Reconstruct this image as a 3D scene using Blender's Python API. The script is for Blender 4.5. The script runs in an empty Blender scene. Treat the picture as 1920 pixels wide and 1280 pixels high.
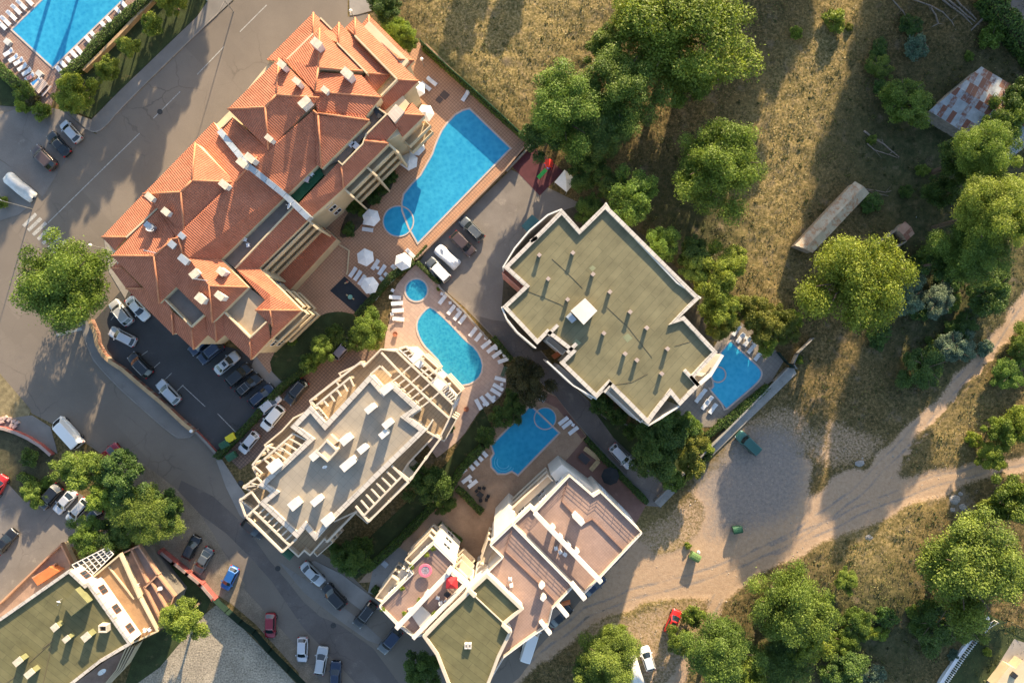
import bpy, math, random
import numpy as np
from mathutils import Vector, Matrix

# ---------------------------------------------------------------- camera, light, exposure
CAMH = 110.0
SC = 165.0 / 1920.0
SUN_EL = math.radians(17.5)
SUN_DX, SUN_DY = 0.275, 0.961            # horizontal direction towards the sun
scene = bpy.context.scene
COL = scene.collection
cam_d = bpy.data.cameras.new('camera')
cam = bpy.data.objects.new('camera', cam_d)
COL.objects.link(cam)
cam.location = (0, 0, CAMH)
cam.rotation_euler = (0, 0, 0)
cam_d.sensor_width = 36.0
cam_d.lens = 36.0 * CAMH / 165.0
cam_d.clip_end = 3000
scene.camera = cam
scene.view_settings.view_transform = 'Standard'
scene.view_settings.look = 'None'
scene.view_settings.gamma = 1.0
scene.view_settings.exposure = 1.53
world = bpy.data.worlds.new("World")
scene.world = world
world.use_nodes = True
wn = world.node_tree
wn.nodes.clear()
wo = wn.nodes.new('ShaderNodeOutputWorld')
wb = wn.nodes.new('ShaderNodeBackground')
sky = wn.nodes.new('ShaderNodeTexSky')
sky.sky_type = 'NISHITA'
sky.sun_disc = False
sky.sun_elevation = SUN_EL
sky.sun_rotation = math.atan2(SUN_DX, SUN_DY)
wb.inputs[1].default_value = 0.135
wn.links.new(sky.outputs[0], wb.inputs[0])
wn.links.new(wb.outputs[0], wo.inputs[0])
sun_d = bpy.data.lights.new('sun', 'SUN')
sun_d.energy = 5.0
sun_d.angle = math.radians(0.6)
sun_d.color = (1.0, 0.80, 0.53)
sun = bpy.data.objects.new('sun', sun_d)
COL.objects.link(sun)
sdir = Vector((SUN_DX * math.cos(SUN_EL), SUN_DY * math.cos(SUN_EL), math.sin(SUN_EL))).normalized()
sun.rotation_euler = sdir.to_track_quat('Z', 'Y').to_euler()
sun.location = sdir * 300

# ---------------------------------------------------------------- coordinates
def G(px, py, h=0.0):
    k = (CAMH - h) / CAMH * SC
    return Vector(((px - 960) * k, (640 - py) * k, h))
CR = {'0': (0, 0, 1)}
for _i, _c in enumerate('abcdefghijklmnop'):
    CR[_c] = (480 * (_i % 4), 320 * (_i // 4), 4.0)
CR.update({'1': (400, 10, 4.2667), '2': (180, 250, 4.2667), '3': (180, 400, 4.2667), '4': (440, 640, 4.5714),
           '5': (440, 780, 4.5714), '6': (700, 860, 3.7647), '7': (700, 980, 4.2667), '8': (0, 980, 4.2667),
           '9': (560, 200, 8.0), 'C': (920, 370, 4.0), 'D': (920, 560, 4.0), 'E': (1200, 560, 6.0)})
def P(s, key='0'):
    """'x,y x,y' in one survey sheet -> list of photo pixels; a token 'k:x,y' switches sheet."""
    out = []
    for t in s.split():
        if ':' in t:
            key, t = t.split(':')
        v = [float(q) for q in t.split(',')]
        o = CR[key]
        out.append((o[0] + v[0] / o[2], o[1] + v[1] / o[2]) + tuple(v[2:]))
    return out
def W(s, key='0', h=0.0):
    return [G(q[0], q[1], q[2] if len(q) > 2 else h) for q in P(s, key)]
def adir(a):
    """image angle in degrees (0 right, 90 down) -> world rotation about z"""
    return -math.radians(a)

# ---------------------------------------------------------------- tags, objects
def tag(o, label=None, cat=None, group=None, kind=None):
    if label: o['label'] = label
    if cat: o['category'] = cat
    if group: o['group'] = group
    if kind: o['kind'] = kind
    return o
def empty(name, loc=(0, 0, 0), rz=0.0, label=None, cat=None, group=None):
    o = bpy.data.objects.new(name, None)
    o.empty_display_size = 0.3
    o.location = loc
    o.rotation_euler = (0, 0, rz)
    COL.objects.link(o)
    return tag(o, label, cat, group)
KIDS = {}
def link(o, parent=None):
    COL.objects.link(o)
    if parent is not None:
        o.parent = parent
        KIDS.setdefault(parent.name, []).append(o)
    return o
def copy_tree(o, parent=None):
    c = o.copy()
    link(c, parent)
    for ch in KIDS.get(o.name, []):
        copy_tree(ch, c)
    return c
def place(proto, used, loc, rz, label, group=None, scale=None):
    """first use takes the prototype itself, later ones a copy"""
    if used.get(proto.name):
        o = copy_tree(proto)
    else:
        o = proto
        used[proto.name] = True
    o.location = loc
    o.rotation_euler = (0, 0, rz)
    if scale: o.scale = scale
    o['label'] = label
    if group: o['group'] = group
    return o
USED = {}

class MB:
    def __init__(s):
        s.v = []; s.f = []; s.m = []; s.uv = []
    def face(s, pts, mi=0, uv=None):
        n = len(s.v)
        s.v += [tuple(p) for p in pts]
        s.f.append(tuple(range(n, n + len(pts))))
        s.m.append(mi)
        s.uv.append(uv or [(0, 0)] * len(pts))
        return s
    def mesh(s, vs, fs, mi=0):
        n = len(s.v)
        s.v += [tuple(p) for p in vs]
        for f in fs:
            s.f.append(tuple(n + i for i in f)); s.m.append(mi); s.uv.append([(0, 0)] * len(f))
        return s
    def prism(s, poly, z0, z1, mi=0, top=None, bottom=True):
        """poly: list of xy(z); z1 may be None to use each vertex's own z"""
        a = [(p[0], p[1]) for p in poly]
        area = sum(a[i][0] * a[(i + 1) % len(a)][1] - a[(i + 1) % len(a)][0] * a[i][1] for i in range(len(a)))
        pl = list(poly)
        if area < 0: pl = pl[::-1]
        n = len(pl); b = len(s.v)
        s.v += [(p[0], p[1], z0) for p in pl] + [(p[0], p[1], p[2] if z1 is None else z1) for p in pl]
        for i in range(n):
            j = (i + 1) % n
            s.f.append((b + i, b + j, b + n + j, b + n + i)); s.m.append(mi); s.uv.append([(0, 0)] * 4)
        s.f.append(tuple(b + n + i for i in range(n))); s.m.append(mi if top is None else top); s.uv.append([(0, 0)] * n)
        if bottom:
            s.f.append(tuple(b + i for i in reversed(range(n)))); s.m.append(mi); s.uv.append([(0, 0)] * n)
        return s
    def box(s, c, d, rz=0.0, mi=0):
        x, y, z = [q / 2 for q in d]
        cr, sr = math.cos(rz), math.sin(rz)
        vs = []
        for k in (-1, 1):
            for (i, j) in ((-1, -1), (1, -1), (1, 1), (-1, 1)):
                X, Y = i * x, j * y
                vs.append((c[0] + X * cr - Y * sr, c[1] + X * sr + Y * cr, c[2] + k * z))
        return s.mesh(vs, [(3, 2, 1, 0), (4, 5, 6, 7), (0, 1, 5, 4), (1, 2, 6, 5), (2, 3, 7, 6), (3, 0, 4, 7)], mi)
    def beam(s, p, q, w, h, mi=0):
        """bar from p to q, w wide, h high, top surface along p-q"""
        p = Vector(p); q = Vector(q)
        d = q - p
        n = Vector((-d.y, d.x, 0))
        if n.length < 1e-6: n = Vector((1, 0, 0))
        n = n.normalized() * (w / 2)
        dz = Vector((0, 0, -h))
        vs = [p - n + dz, q - n + dz, q + n + dz, p + n + dz, p - n, q - n, q + n, p + n]
        return s.mesh(vs, [(3, 2, 1, 0), (4, 5, 6, 7), (0, 1, 5, 4), (1, 2, 6, 5), (2, 3, 7, 6), (3, 0, 4, 7)], mi)
    def tube(s, p, q, r0, r1=None, n=8, mi=0, cap=True):
        p = Vector(p); q = Vector(q); r1 = r0 if r1 is None else r1
        d = (q - p).normalized()
        a = d.orthogonal().normalized(); b = d.cross(a)
        vs = []
        for (c, r) in ((p, r0), (q, r1)):
            for i in range(n):
                t = 2 * math.pi * i / n
                vs.append(c + a * (math.cos(t) * r) + b * (math.sin(t) * r))
        fs = [(i, (i + 1) % n, n + (i + 1) % n, n + i) for i in range(n)]
        if cap: fs += [tuple(reversed(range(n))), tuple(range(n, 2 * n))]
        return s.mesh(vs, fs, mi)
    def lathe(s, prof, n=16, c=(0, 0, 0), mi=0):
        vs = []
        for (r, z) in prof:
            for i in range(n):
                t = 2 * math.pi * i / n
                vs.append((c[0] + r * math.cos(t), c[1] + r * math.sin(t), c[2] + z))
        fs = []
        for k in range(len(prof) - 1):
            for i in range(n):
                j = (i + 1) % n
                fs.append((k * n + i, k * n + j, (k + 1) * n + j, (k + 1) * n + i))
        return s.mesh(vs, fs, mi)
    def ribbon(s, pts, w, z0, z1, mi=0, closed=False):
        """wall of width w along a polyline, mitred joints"""
        pts = [Vector((p[0], p[1], 0)) for p in pts]
        n = len(pts)
        L = []; R = []
        for i in range(n):
            a = pts[i - 1] if (i > 0 or closed) else None
            b = pts[(i + 1) % n] if (i < n - 1 or closed) else None
            d1 = (pts[i] - a).normalized() if a is not None else None
            d2 = (b - pts[i]).normalized() if b is not None else None
            if d1 is None: d1 = d2
            if d2 is None: d2 = d1
            n1 = Vector((-d1.y, d1.x, 0)); n2 = Vector((-d2.y, d2.x, 0))
            m = (n1 + n2)
            if m.length < 1e-4: m = n1
            m.normalize()
            k = (w / 2) / max(0.35, m.dot(n1))
            L.append(pts[i] + m * k); R.append(pts[i] - m * k)
        rng = range(n) if closed else range(n - 1)
        for i in rng:
            j = (i + 1) % n
            za, zb = z0, z1
            vs = [(R[i].x, R[i].y, za), (R[j].x, R[j].y, za), (L[j].x, L[j].y, za), (L[i].x, L[i].y, za),
                  (R[i].x, R[i].y, zb), (R[j].x, R[j].y, zb), (L[j].x, L[j].y, zb), (L[i].x, L[i].y, zb)]
            fs = [(3, 2, 1, 0), (4, 5, 6, 7), (0, 1, 5, 4), (2, 3, 7, 6)]
            if not closed and i == 0: fs.append((3, 0, 4, 7))
            if not closed and i == n - 2: fs.append((1, 2, 6, 5))
            s.mesh(vs, fs, mi)
        return s
    def build(s, name, mats, parent=None, smooth=False, world=True):
        if not isinstance(mats, (list, tuple)): mats = [mats]
        me = bpy.data.meshes.new(name)
        off = Vector((0, 0, 0))
        if parent is not None and world:
            q = parent
            while q is not None:
                off += Vector(q.location); q = q.parent
        me.from_pydata([(v[0] - off.x, v[1] - off.y, v[2] - off.z) for v in s.v], [], s.f)
        uvl = me.uv_layers.new(name='uv')
        flat = [c for u in s.uv for p in u for c in p]
        uvl.data.foreach_set('uv', flat)
        me.polygons.foreach_set('material_index', s.m)
        if smooth: me.polygons.foreach_set('use_smooth', [True] * len(s.f))
        for m in mats: me.materials.append(m)
        me.update()
        o = bpy.data.objects.new(name, me)
        return link(o, parent)

def inset(poly, d):
    """offset a polygon inwards by d"""
    p = [Vector((q[0], q[1])) for q in poly]
    area = sum(p[i].x * p[(i + 1) % len(p)].y - p[(i + 1) % len(p)].x * p[i].y for i in range(len(p)))
    sg = 1 if area > 0 else -1
    out = []
    n = len(p)
    for i in range(n):
        d1 = (p[i] - p[i - 1]).normalized(); d2 = (p[(i + 1) % n] - p[i]).normalized()
        n1 = Vector((-d1.y, d1.x)) * sg; n2 = Vector((-d2.y, d2.x)) * sg
        m = n1 + n2
        if m.length < 1e-3: m = n1.copy()
        m.normalize()
        k = d / max(0.4, m.dot(n1))
        q = p[i] + m * k
        out.append(Vector((q.x, q.y, 0)))
    return out
def smoothpoly(pts, it=2, closed=True):
    """Chaikin corner cutting"""
    pts = [Vector(p) for p in pts]
    for _ in range(it):
        o = []
        n = len(pts)
        for i in range(n if closed else n - 1):
            a, b = pts[i], pts[(i + 1) % n]
            o += [a * .75 + b * .25, a * .25 + b * .75]
        if not closed: o = [pts[0]] + o + [pts[-1]]
        pts = o
    return pts
def circle(c, r, n=32):
    return [Vector((c[0] + r * math.cos(2 * math.pi * i / n), c[1] + r * math.sin(2 * math.pi * i / n), 0)) for i in range(n)]

# ---------------------------------------------------------------- materials
MATS = {}
def nodes_of(name):
    m = bpy.data.materials.new(name)
    m.use_nodes = True
    nt = m.node_tree
    b = nt.nodes['Principled BSDF']
    return m, nt, b
def nn(nt, t, **kw):
    n = nt.nodes.new(t)
    for k, v in kw.items():
        if k in n.inputs: n.inputs[k].default_value = v
        else: setattr(n, k, v)
    return n
def ramp(nt, stops, fac):
    r = nt.nodes.new('ShaderNodeValToRGB')
    e = r.color_ramp.elements
    while len(e) < len(stops): e.new(0.5)
    for i, (p, c) in enumerate(stops):
        e[i].position = p; e[i].color = (c[0], c[1], c[2], 1)
    nt.links.new(fac, r.inputs[0])
    return r.outputs[0]
def scl(c, k): return tuple(min(1, max(0, q * k)) for q in c)
def mixc(nt, fac, a, b, mode='MIX'):
    m = nt.nodes.new('ShaderNodeMix'); m.data_type = 'RGBA'; m.blend_type = mode
    for s, v in ((0, fac), (6, a), (7, b)):
        if hasattr(v, 'is_output'): nt.links.new(v, m.inputs[s])
        else: m.inputs[s].default_value = v if s == 0 else (v[0], v[1], v[2], 1)
    return m.outputs[2]
def mat(name, col, rough=0.8, var=0.18, scale=0.6, fine=0.12, fscale=9.0, bump=0.0, bscale=12.0, metal=0.0, spec=0.3,
        stain=None, coat=0.0, crack=None):
    if name in MATS: return MATS[name]
    m, nt, b = nodes_of(name)
    tc = nn(nt, 'ShaderNodeTexCoord')
    geo = nn(nt, 'ShaderNodeNewGeometry')
    pos = geo.outputs['Position']
    n1 = nn(nt, 'ShaderNodeTexNoise', Scale=scale, Detail=6.0, Roughness=0.6)
    n2 = nn(nt, 'ShaderNodeTexNoise', Scale=fscale, Detail=3.0)
    nt.links.new(pos, n1.inputs['Vector']); nt.links.new(pos, n2.inputs['Vector'])
    c = ramp(nt, [(0.3, scl(col, 1 - var)), (0.7, scl(col, 1 + var))], n1.outputs[0])
    f = ramp(nt, [(0.3, (1 - fine,) * 3), (0.7, (1 + fine if fine < 0 else 1.0,) * 3)], n2.outputs[0])
    c = mixc(nt, 1.0, c, f, 'MULTIPLY')
    if stain:
        n3 = nn(nt, 'ShaderNodeTexNoise', Scale=stain[2], Detail=8.0, Roughness=0.7)
        nt.links.new(pos, n3.inputs['Vector'])
        fac = ramp(nt, [(stain[1], (0, 0, 0)), (stain[1] + 0.12, (1, 1, 1))], n3.outputs[0])
        c = mixc(nt, fac, c, stain[0])
    if crack:
        dn_ = nn(nt, 'ShaderNodeTexNoise', Scale=0.8, Detail=5.0)
        nt.links.new(pos, dn_.inputs['Vector'])
        ad = nn(nt, 'ShaderNodeMix'); ad.data_type = 'RGBA'; ad.blend_type = 'ADD'; ad.inputs[0].default_value = 2.2
        nt.links.new(pos, ad.inputs[6]); nt.links.new(dn_.outputs[1], ad.inputs[7])
        vo = nn(nt, 'ShaderNodeTexVoronoi', Scale=crack[0]); vo.feature = 'DISTANCE_TO_EDGE'
        nt.links.new(ad.outputs[2], vo.inputs['Vector'])
        line = ramp(nt, [(0.0, (1, 1, 1)), (crack[1], (0, 0, 0))], vo.outputs['Distance'])
        n5 = nn(nt, 'ShaderNodeTexNoise', Scale=0.11, Detail=3.0)
        nt.links.new(pos, n5.inputs['Vector'])
        gate = ramp(nt, [(0.46, (0, 0, 0)), (0.58, (1, 1, 1))], n5.outputs[0])
        c = mixc(nt, mixc(nt, 1.0, line, gate, 'MULTIPLY'), c, scl(col, 0.62))
        # repairs laid as straight-edged patches
        mp = nn(nt, 'ShaderNodeMapping'); mp.inputs['Rotation'].default_value = (0, 0, math.radians(47))
        nt.links.new(pos, mp.inputs['Vector'])
        bk = nn(nt, 'ShaderNodeTexBrick'); bk.offset = 0.31
        bk.inputs['Color1'].default_value = (0, 0, 0, 1); bk.inputs['Color2'].default_value = (1, 1, 1, 1); bk.inputs['Mortar'].default_value = (0, 0, 0, 1)
        bk.inputs['Scale'].default_value = 1.0; bk.inputs['Mortar Size'].default_value = 0.0
        bk.inputs['Brick Width'].default_value = 9.0; bk.inputs['Row Height'].default_value = 3.1
        nt.links.new(mp.outputs[0], bk.inputs['Vector'])
        pf_ = ramp(nt, [(0.86, (0, 0, 0)), (0.88, (0.55, 0.55, 0.55))], bk.outputs[0])
        c = mixc(nt, pf_, c, scl(col, 0.78))
    nt.links.new(c, b.inputs['Base Color'])
    b.inputs['Roughness'].default_value = rough
    b.inputs['Metallic'].default_value = metal
    b.inputs['Specular IOR Level'].default_value = spec
    if coat: b.inputs['Coat Weight'].default_value = coat; b.inputs['Coat Roughness'].default_value = 0.05
    if bump:
        bn = nn(nt, 'ShaderNodeBump', Strength=1.0, Distance=bump)
        n4 = nn(nt, 'ShaderNodeTexNoise', Scale=bscale, Detail=4.0)
        nt.links.new(pos, n4.inputs['Vector'])
        nt.links.new(n4.outputs[0], bn.inputs['Height'])
        nt.links.new(bn.outputs[0], b.inputs['Normal'])
    MATS[name] = m
    return m
def paver(name, c1, c2, mortar, size=(0.4, 0.4), rot=45, msize=0.02, rough=0.8, var=0.15, offset=0.0, bias=0.0):
    if name in MATS: return MATS[name]
    m, nt, b = nodes_of(name)
    geo = nn(nt, 'ShaderNodeNewGeometry')
    mp = nn(nt, 'ShaderNodeMapping')
    mp.inputs['Rotation'].default_value = (0, 0, math.radians(rot))
    nt.links.new(geo.outputs['Position'], mp.inputs['Vector'])
    br = nn(nt, 'ShaderNodeTexBrick')
    br.offset = offset
    br.inputs['Color1'].default_value = c1 + (1,)
    br.inputs['Color2'].default_value = c2 + (1,)
    br.inputs['Mortar'].default_value = mortar + (1,)
    br.inputs['Scale'].default_value = 1.0
    br.inputs['Mortar Size'].default_value = msize
    br.inputs['Bias'].default_value = bias
    br.inputs['Brick Width'].default_value = size[0]
    br.inputs['Row Height'].default_value = size[1]
    nt.links.new(mp.outputs[0], br.inputs['Vector'])
    n1 = nn(nt, 'ShaderNodeTexNoise', Scale=0.35, Detail=7.0, Roughness=0.65)
    nt.links.new(geo.outputs['Position'], n1.inputs['Vector'])
    f = ramp(nt, [(0.3, (1 - var,) * 3), (0.7, (1.0,) * 3)], n1.outputs[0])
    c = mixc(nt, 1.0, br.outputs[0], f, 'MULTIPLY')
    nt.links.new(c, b.inputs['Base Color'])
    b.inputs['Roughness'].default_value = rough
    b.inputs['Specular IOR Level'].default_value = 0.25
    MATS[name] = m
    return m
def rooftile(name, c1, c2):
    m, nt, b = nodes_of(name)
    tc = nn(nt, 'ShaderNodeTexCoord')
    geo = nn(nt, 'ShaderNodeNewGeometry')
    sep = nn(nt, 'ShaderNodeSeparateXYZ')
    nt.links.new(tc.outputs['UV'], sep.inputs[0])
    def m1(op, a, bv=None):
        q = nn(nt, 'ShaderNodeMath', operation=op)
        for i, v in enumerate((a, bv)):
            if v is None: continue
            if hasattr(v, 'is_output'): nt.links.new(v, q.inputs[i])
            else: q.inputs[i].default_value = v
        return q.outputs[0]
    su = m1('ABSOLUTE', m1('SINE', m1('MULTIPLY', sep.outputs[0], math.pi / 0.30)))
    fv = m1('FRACT', m1('DIVIDE', sep.outputs[1], 0.36))
    step = m1('MULTIPLY', fv, 0.35)
    hgt = m1('ADD', su, m1('MULTIPLY', step, -1.0))
    bn = nn(nt, 'ShaderNodeBump', Strength=1.0, Distance=0.06)
    nt.links.new(hgt, bn.inputs['Height'])
    nt.links.new(bn.outputs[0], b.inputs['Normal'])
    n1 = nn(nt, 'ShaderNodeTexNoise', Scale=0.5, Detail=7.0, Roughness=0.65)
    nt.links.new(geo.outputs['Position'], n1.inputs['Vector'])
    c = ramp(nt, [(0.3, c1), (0.7, c2)], n1.outputs[0])
    # individual tile tone
    wn_ = nn(nt, 'ShaderNodeTexWhiteNoise'); wn_.noise_dimensions = '2D'
    cmb = nn(nt, 'ShaderNodeCombineXYZ')
    nt.links.new(m1('FLOOR', m1('DIVIDE', sep.outputs[0], 0.30)), cmb.inputs[0])
    nt.links.new(m1('FLOOR', m1('DIVIDE', sep.outputs[1], 0.36)), cmb.inputs[1])
    nt.links.new(cmb.outputs[0], wn_.inputs['Vector'])
    tone = ramp(nt, [(0.0, (0.86,) * 3), (1.0, (1.0,) * 3)], wn_.outputs[0])
    c = mixc(nt, 1.0, c, tone, 'MULTIPLY')
    # the channel between two rolls has a darker colour
    ch = ramp(nt, [(0.05, (0.58, 0.52, 0.50)), (0.45, (1, 1, 1))], su)
    c = mixc(nt, 1.0, c, ch, 'MULTIPLY')
    nt.links.new(c, b.inputs['Base Color'])
    b.inputs['Roughness'].default_value = 0.75
    b.inputs['Specular IOR Level'].default_value = 0.2
    return m
def corrugated(name, c1, c2, rust, amount=0.5, pitch=0.18, blk=0.55):
    m, nt, b = nodes_of(name)
    tc = nn(nt, 'ShaderNodeTexCoord')
    geo = nn(nt, 'ShaderNodeNewGeometry')
    n1 = nn(nt, 'ShaderNodeTexNoise', Scale=0.9, Detail=6.0)
    nt.links.new(geo.outputs['Position'], n1.inputs['Vector'])
    c = ramp(nt, [(0.35, c1), (0.65, c2)], n1.outputs[0])
    br = nn(nt, 'ShaderNodeTexBrick')
    br.offset = 0.37
    br.inputs['Color1'].default_value = (0, 0, 0, 1); br.inputs['Color2'].default_value = (1, 1, 1, 1)
    br.inputs['Mortar'].default_value = (0.3, 0.3, 0.3, 1)
    br.inputs['Scale'].default_value = 1.0; br.inputs['Mortar Size'].default_value = 0.02
    br.inputs['Brick Width'].default_value = 0.85; br.inputs['Row Height'].default_value = 1.9
    nt.links.new(tc.outputs['UV'], br.inputs['Vector'])
    n2 = nn(nt, 'ShaderNodeTexNoise', Scale=1.6, Detail=8.0, Roughness=0.7)
    nt.links.new(geo.outputs['Position'], n2.inputs['Vector'])
    q = mixc(nt, 1 - blk, br.outputs[0], n2.outputs[0])
    fac = ramp(nt, [(1 - amount - 0.1, (0, 0, 0)), (1 - amount + 0.05, (1, 1, 1))], q)
    c = mixc(nt, fac, c, rust)
    nt.links.new(c, b.inputs['Base Color'])
    b.inputs['Roughness'].default_value = 0.6
    wv = nn(nt, 'ShaderNodeTexWave', Scale=1.0 / pitch / 3.14)
    nt.links.new(tc.outputs['UV'], wv.inputs['Vector'])
    bn = nn(nt, 'ShaderNodeBump', Strength=0.8, Distance=0.03)
    nt.links.new(wv.outputs[1], bn.inputs['Height'])
    nt.links.new(bn.outputs[0], b.inputs['Normal'])
    return m
def foliage(name, dark, light, warm, trans=0.25, nscale=0.5):
    m, nt, b = nodes_of(name)
    at = nn(nt, 'ShaderNodeAttribute', attribute_name='tone')
    geo = nn(nt, 'ShaderNodeNewGeometry')
    oi = nn(nt, 'ShaderNodeObjectInfo')
    n1 = nn(nt, 'ShaderNodeTexNoise', Scale=nscale, Detail=4.0)
    nt.links.new(geo.outputs['Position'], n1.inputs['Vector'])
    c = ramp(nt, [(0.05, scl(dark, 0.8)), (0.5, light), (0.95, warm)], at.outputs['Fac'])
    f = ramp(nt, [(0.3, (0.72, 0.78, 0.7)), (0.7, (1.0, 1.0, 1.0))], n1.outputs[0])
    c = mixc(nt, 1.0, c, f, 'MULTIPLY')
    orr = ramp(nt, [(0.0, (0.66, 0.82, 0.8)), (0.5, (0.9, 0.95, 0.85)), (1.0, (0.8, 1.0, 0.9))], oi.outputs['Random'])
    c = mixc(nt, 1.0, c, orr, 'MULTIPLY')
    nt.links.new(c, b.inputs['Base Color'])
    b.inputs['Roughness'].default_value = 0.55
    b.inputs['Specular IOR Level'].default_value = 0.3
    tr = nn(nt, 'ShaderNodeBsdfTranslucent')
    c2 = mixc(nt, 1.0, c, (1.0, 1.0, 0.55), 'MULTIPLY')
    nt.links.new(c2, tr.inputs['Color'])
    mx = nn(nt, 'ShaderNodeMixShader')
    mx.inputs[0].default_value = trans
    nt.links.new(b.outputs[0], mx.inputs[1]); nt.links.new(tr.outputs[0], mx.inputs[2])
    nt.links.new(mx.outputs[0], nt.nodes['Material Output'].inputs['Surface'])
    return m
def water(name, deep, light, bstr=0.02, sc=1.6):
    m, nt, b = nodes_of(name)
    geo = nn(nt, 'ShaderNodeNewGeometry')
    n0 = nn(nt, 'ShaderNodeTexNoise', Scale=0.8, Detail=3.0)
    nt.links.new(geo.outputs['Position'], n0.inputs['Vector'])
    ad = nn(nt, 'ShaderNodeMix'); ad.data_type = 'RGBA'; ad.blend_type = 'ADD'; ad.inputs[0].default_value = 0.5
    nt.links.new(geo.outputs['Position'], ad.inputs[6]); nt.links.new(n0.outputs[1], ad.inputs[7])
    v = nn(nt, 'ShaderNodeTexVoronoi', Scale=sc); v.feature = 'SMOOTH_F1'
    nt.links.new(ad.outputs[2], v.inputs['Vector'])
    n1 = nn(nt, 'ShaderNodeTexNoise', Scale=0.15, Detail=3.0)
    nt.links.new(geo.outputs['Position'], n1.inputs['Vector'])
    fac = mixc(nt, 0.5, v.outputs['Distance'], n1.outputs[0])
    c = ramp(nt, [(0.15, deep), (0.75, light)], fac)  # caustic-like light pattern is painted into the water colour
    nt.links.new(c, b.inputs['Base Color'])
    b.inputs['Roughness'].default_value = 0.12
    b.inputs['IOR'].default_value = 1.33
    n2 = nn(nt, 'ShaderNodeTexNoise', Scale=3.0, Detail=3.0)
    nt.links.new(geo.outputs['Position'], n2.inputs['Vector'])
    bn = nn(nt, 'ShaderNodeBump', Strength=1.0, Distance=bstr)
    nt.links.new(n2.outputs[0], bn.inputs['Height'])
    nt.links.new(bn.outputs[0], b.inputs['Normal'])
    return m
def glass(name, col, rough=0.08):
    m, nt, b = nodes_of(name)
    b.inputs['Base Color'].default_value = col + (1,)
    b.inputs['Roughness'].default_value = rough
    b.inputs['Specular IOR Level'].default_value = 0.8
    return m

ASPH = mat('asphalt_worn', (0.200, 0.165, 0.132), 0.9, 0.16, 0.08, 0.25, 14, bump=0.006, stain=((0.135, 0.116, 0.098), 0.6, 0.22), crack=(0.16, 0.016))
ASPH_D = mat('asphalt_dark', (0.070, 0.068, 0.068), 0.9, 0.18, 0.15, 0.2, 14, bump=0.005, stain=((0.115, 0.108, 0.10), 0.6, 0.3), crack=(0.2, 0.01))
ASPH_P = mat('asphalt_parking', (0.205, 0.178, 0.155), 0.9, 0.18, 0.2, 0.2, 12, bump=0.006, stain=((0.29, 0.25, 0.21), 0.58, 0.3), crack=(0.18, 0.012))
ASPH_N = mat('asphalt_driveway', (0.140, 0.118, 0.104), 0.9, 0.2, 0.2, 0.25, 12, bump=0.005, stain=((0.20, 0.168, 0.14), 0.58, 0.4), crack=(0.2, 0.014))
PAVE = mat('pavement_concrete', (0.20, 0.18, 0.16), 0.9, 0.15, 0.3, 0.12, 10, bump=0.004, stain=((0.13, 0.12, 0.11), 0.62, 0.5))
PAVE_L = mat('pavement_light', (0.27, 0.245, 0.22), 0.9, 0.15, 0.4, 0.12, 10, bump=0.004, stain=((0.18, 0.165, 0.15), 0.6, 0.6))
CONC = mat('rough_concrete', (0.30, 0.28, 0.25), 0.9, 0.2, 0.5, 0.2, 8, bump=0.01, stain=((0.19, 0.18, 0.165), 0.56, 0.9))
KERB = mat('kerb_stone', (0.26, 0.23, 0.20), 0.85, 0.2, 0.8)
OCHRE = mat('ochre_wall_cap', (0.45, 0.30, 0.16), 0.85, 0.2, 1.0)
WHITEP = mat('road_paint', (0.46, 0.44, 0.40), 0.8, 0.25, 1.5, 0.5, 5)
TILE_A = paver('terracotta_pavers', (0.50, 0.285, 0.175), (0.46, 0.26, 0.16), (0.27, 0.16, 0.10), (0.42, 0.42), 44, 0.035)
TILE_TL = paver('brick_red_pavers', (0.30, 0.18, 0.14), (0.36, 0.25, 0.20), (0.18, 0.11, 0.09), (0.35, 0.35), 52, 0.03)
TILE_2 = paver('pink_stone_slabs', (0.50, 0.36, 0.28), (0.44, 0.31, 0.25), (0.33, 0.24, 0.19), (0.9, 0.6), 42, 0.02, offset=0.5)
TILE_3 = mat('stamped_concrete', (0.36, 0.235, 0.15), 0.8, 0.28, 0.35, 0.15, 5, bump=0.004, stain=((0.22, 0.13, 0.09), 0.6, 0.6))
TILE_P = mat('patio_red_brown', (0.23, 0.125, 0.095), 0.85, 0.22, 0.4, 0.15, 6, stain=((0.33, 0.2, 0.15), 0.62, 0.5))
TILE_4 = paver('grey_terrace_slabs', (0.27, 0.235, 0.20), (0.24, 0.21, 0.18), (0.17, 0.15, 0.13), (0.6, 0.6), 40, 0.02)
PAVE_B = paver('brown_grid_pavers', (0.24, 0.155, 0.115), (0.20, 0.13, 0.10), (0.10, 0.075, 0.06), (0.45, 0.45), 42, 0.05)
RUBBER_K = mat('black_rubber_mat', (0.028, 0.033, 0.04), 0.85, 0.15, 1.0)
RUBBER_M = mat('maroon_rubber_mat', (0.09, 0.028, 0.035), 0.85, 0.2, 0.8)
COPING = mat('pool_coping', (0.52, 0.42, 0.35), 0.7, 0.12, 0.8)
POOLRIM = mat('pool_rim_mosaic', (0.16, 0.32, 0.50), 0.5, 0.15, 4.0)
CREAM = mat('cream_render', (0.56, 0.45, 0.29), 0.85, 0.12, 0.4, 0.08, stain=((0.42, 0.33, 0.22), 0.66, 0.8))
CREAM_B = mat('pale_cream_render', (0.56, 0.47, 0.36), 0.85, 0.12, 0.4, 0.08, stain=((0.42, 0.34, 0.26), 0.64, 0.8))
WHITE_W = mat('white_render', (0.64, 0.59, 0.52), 0.85, 0.1, 0.5, 0.08, stain=((0.48, 0.43, 0.37), 0.64, 0.9))
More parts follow.
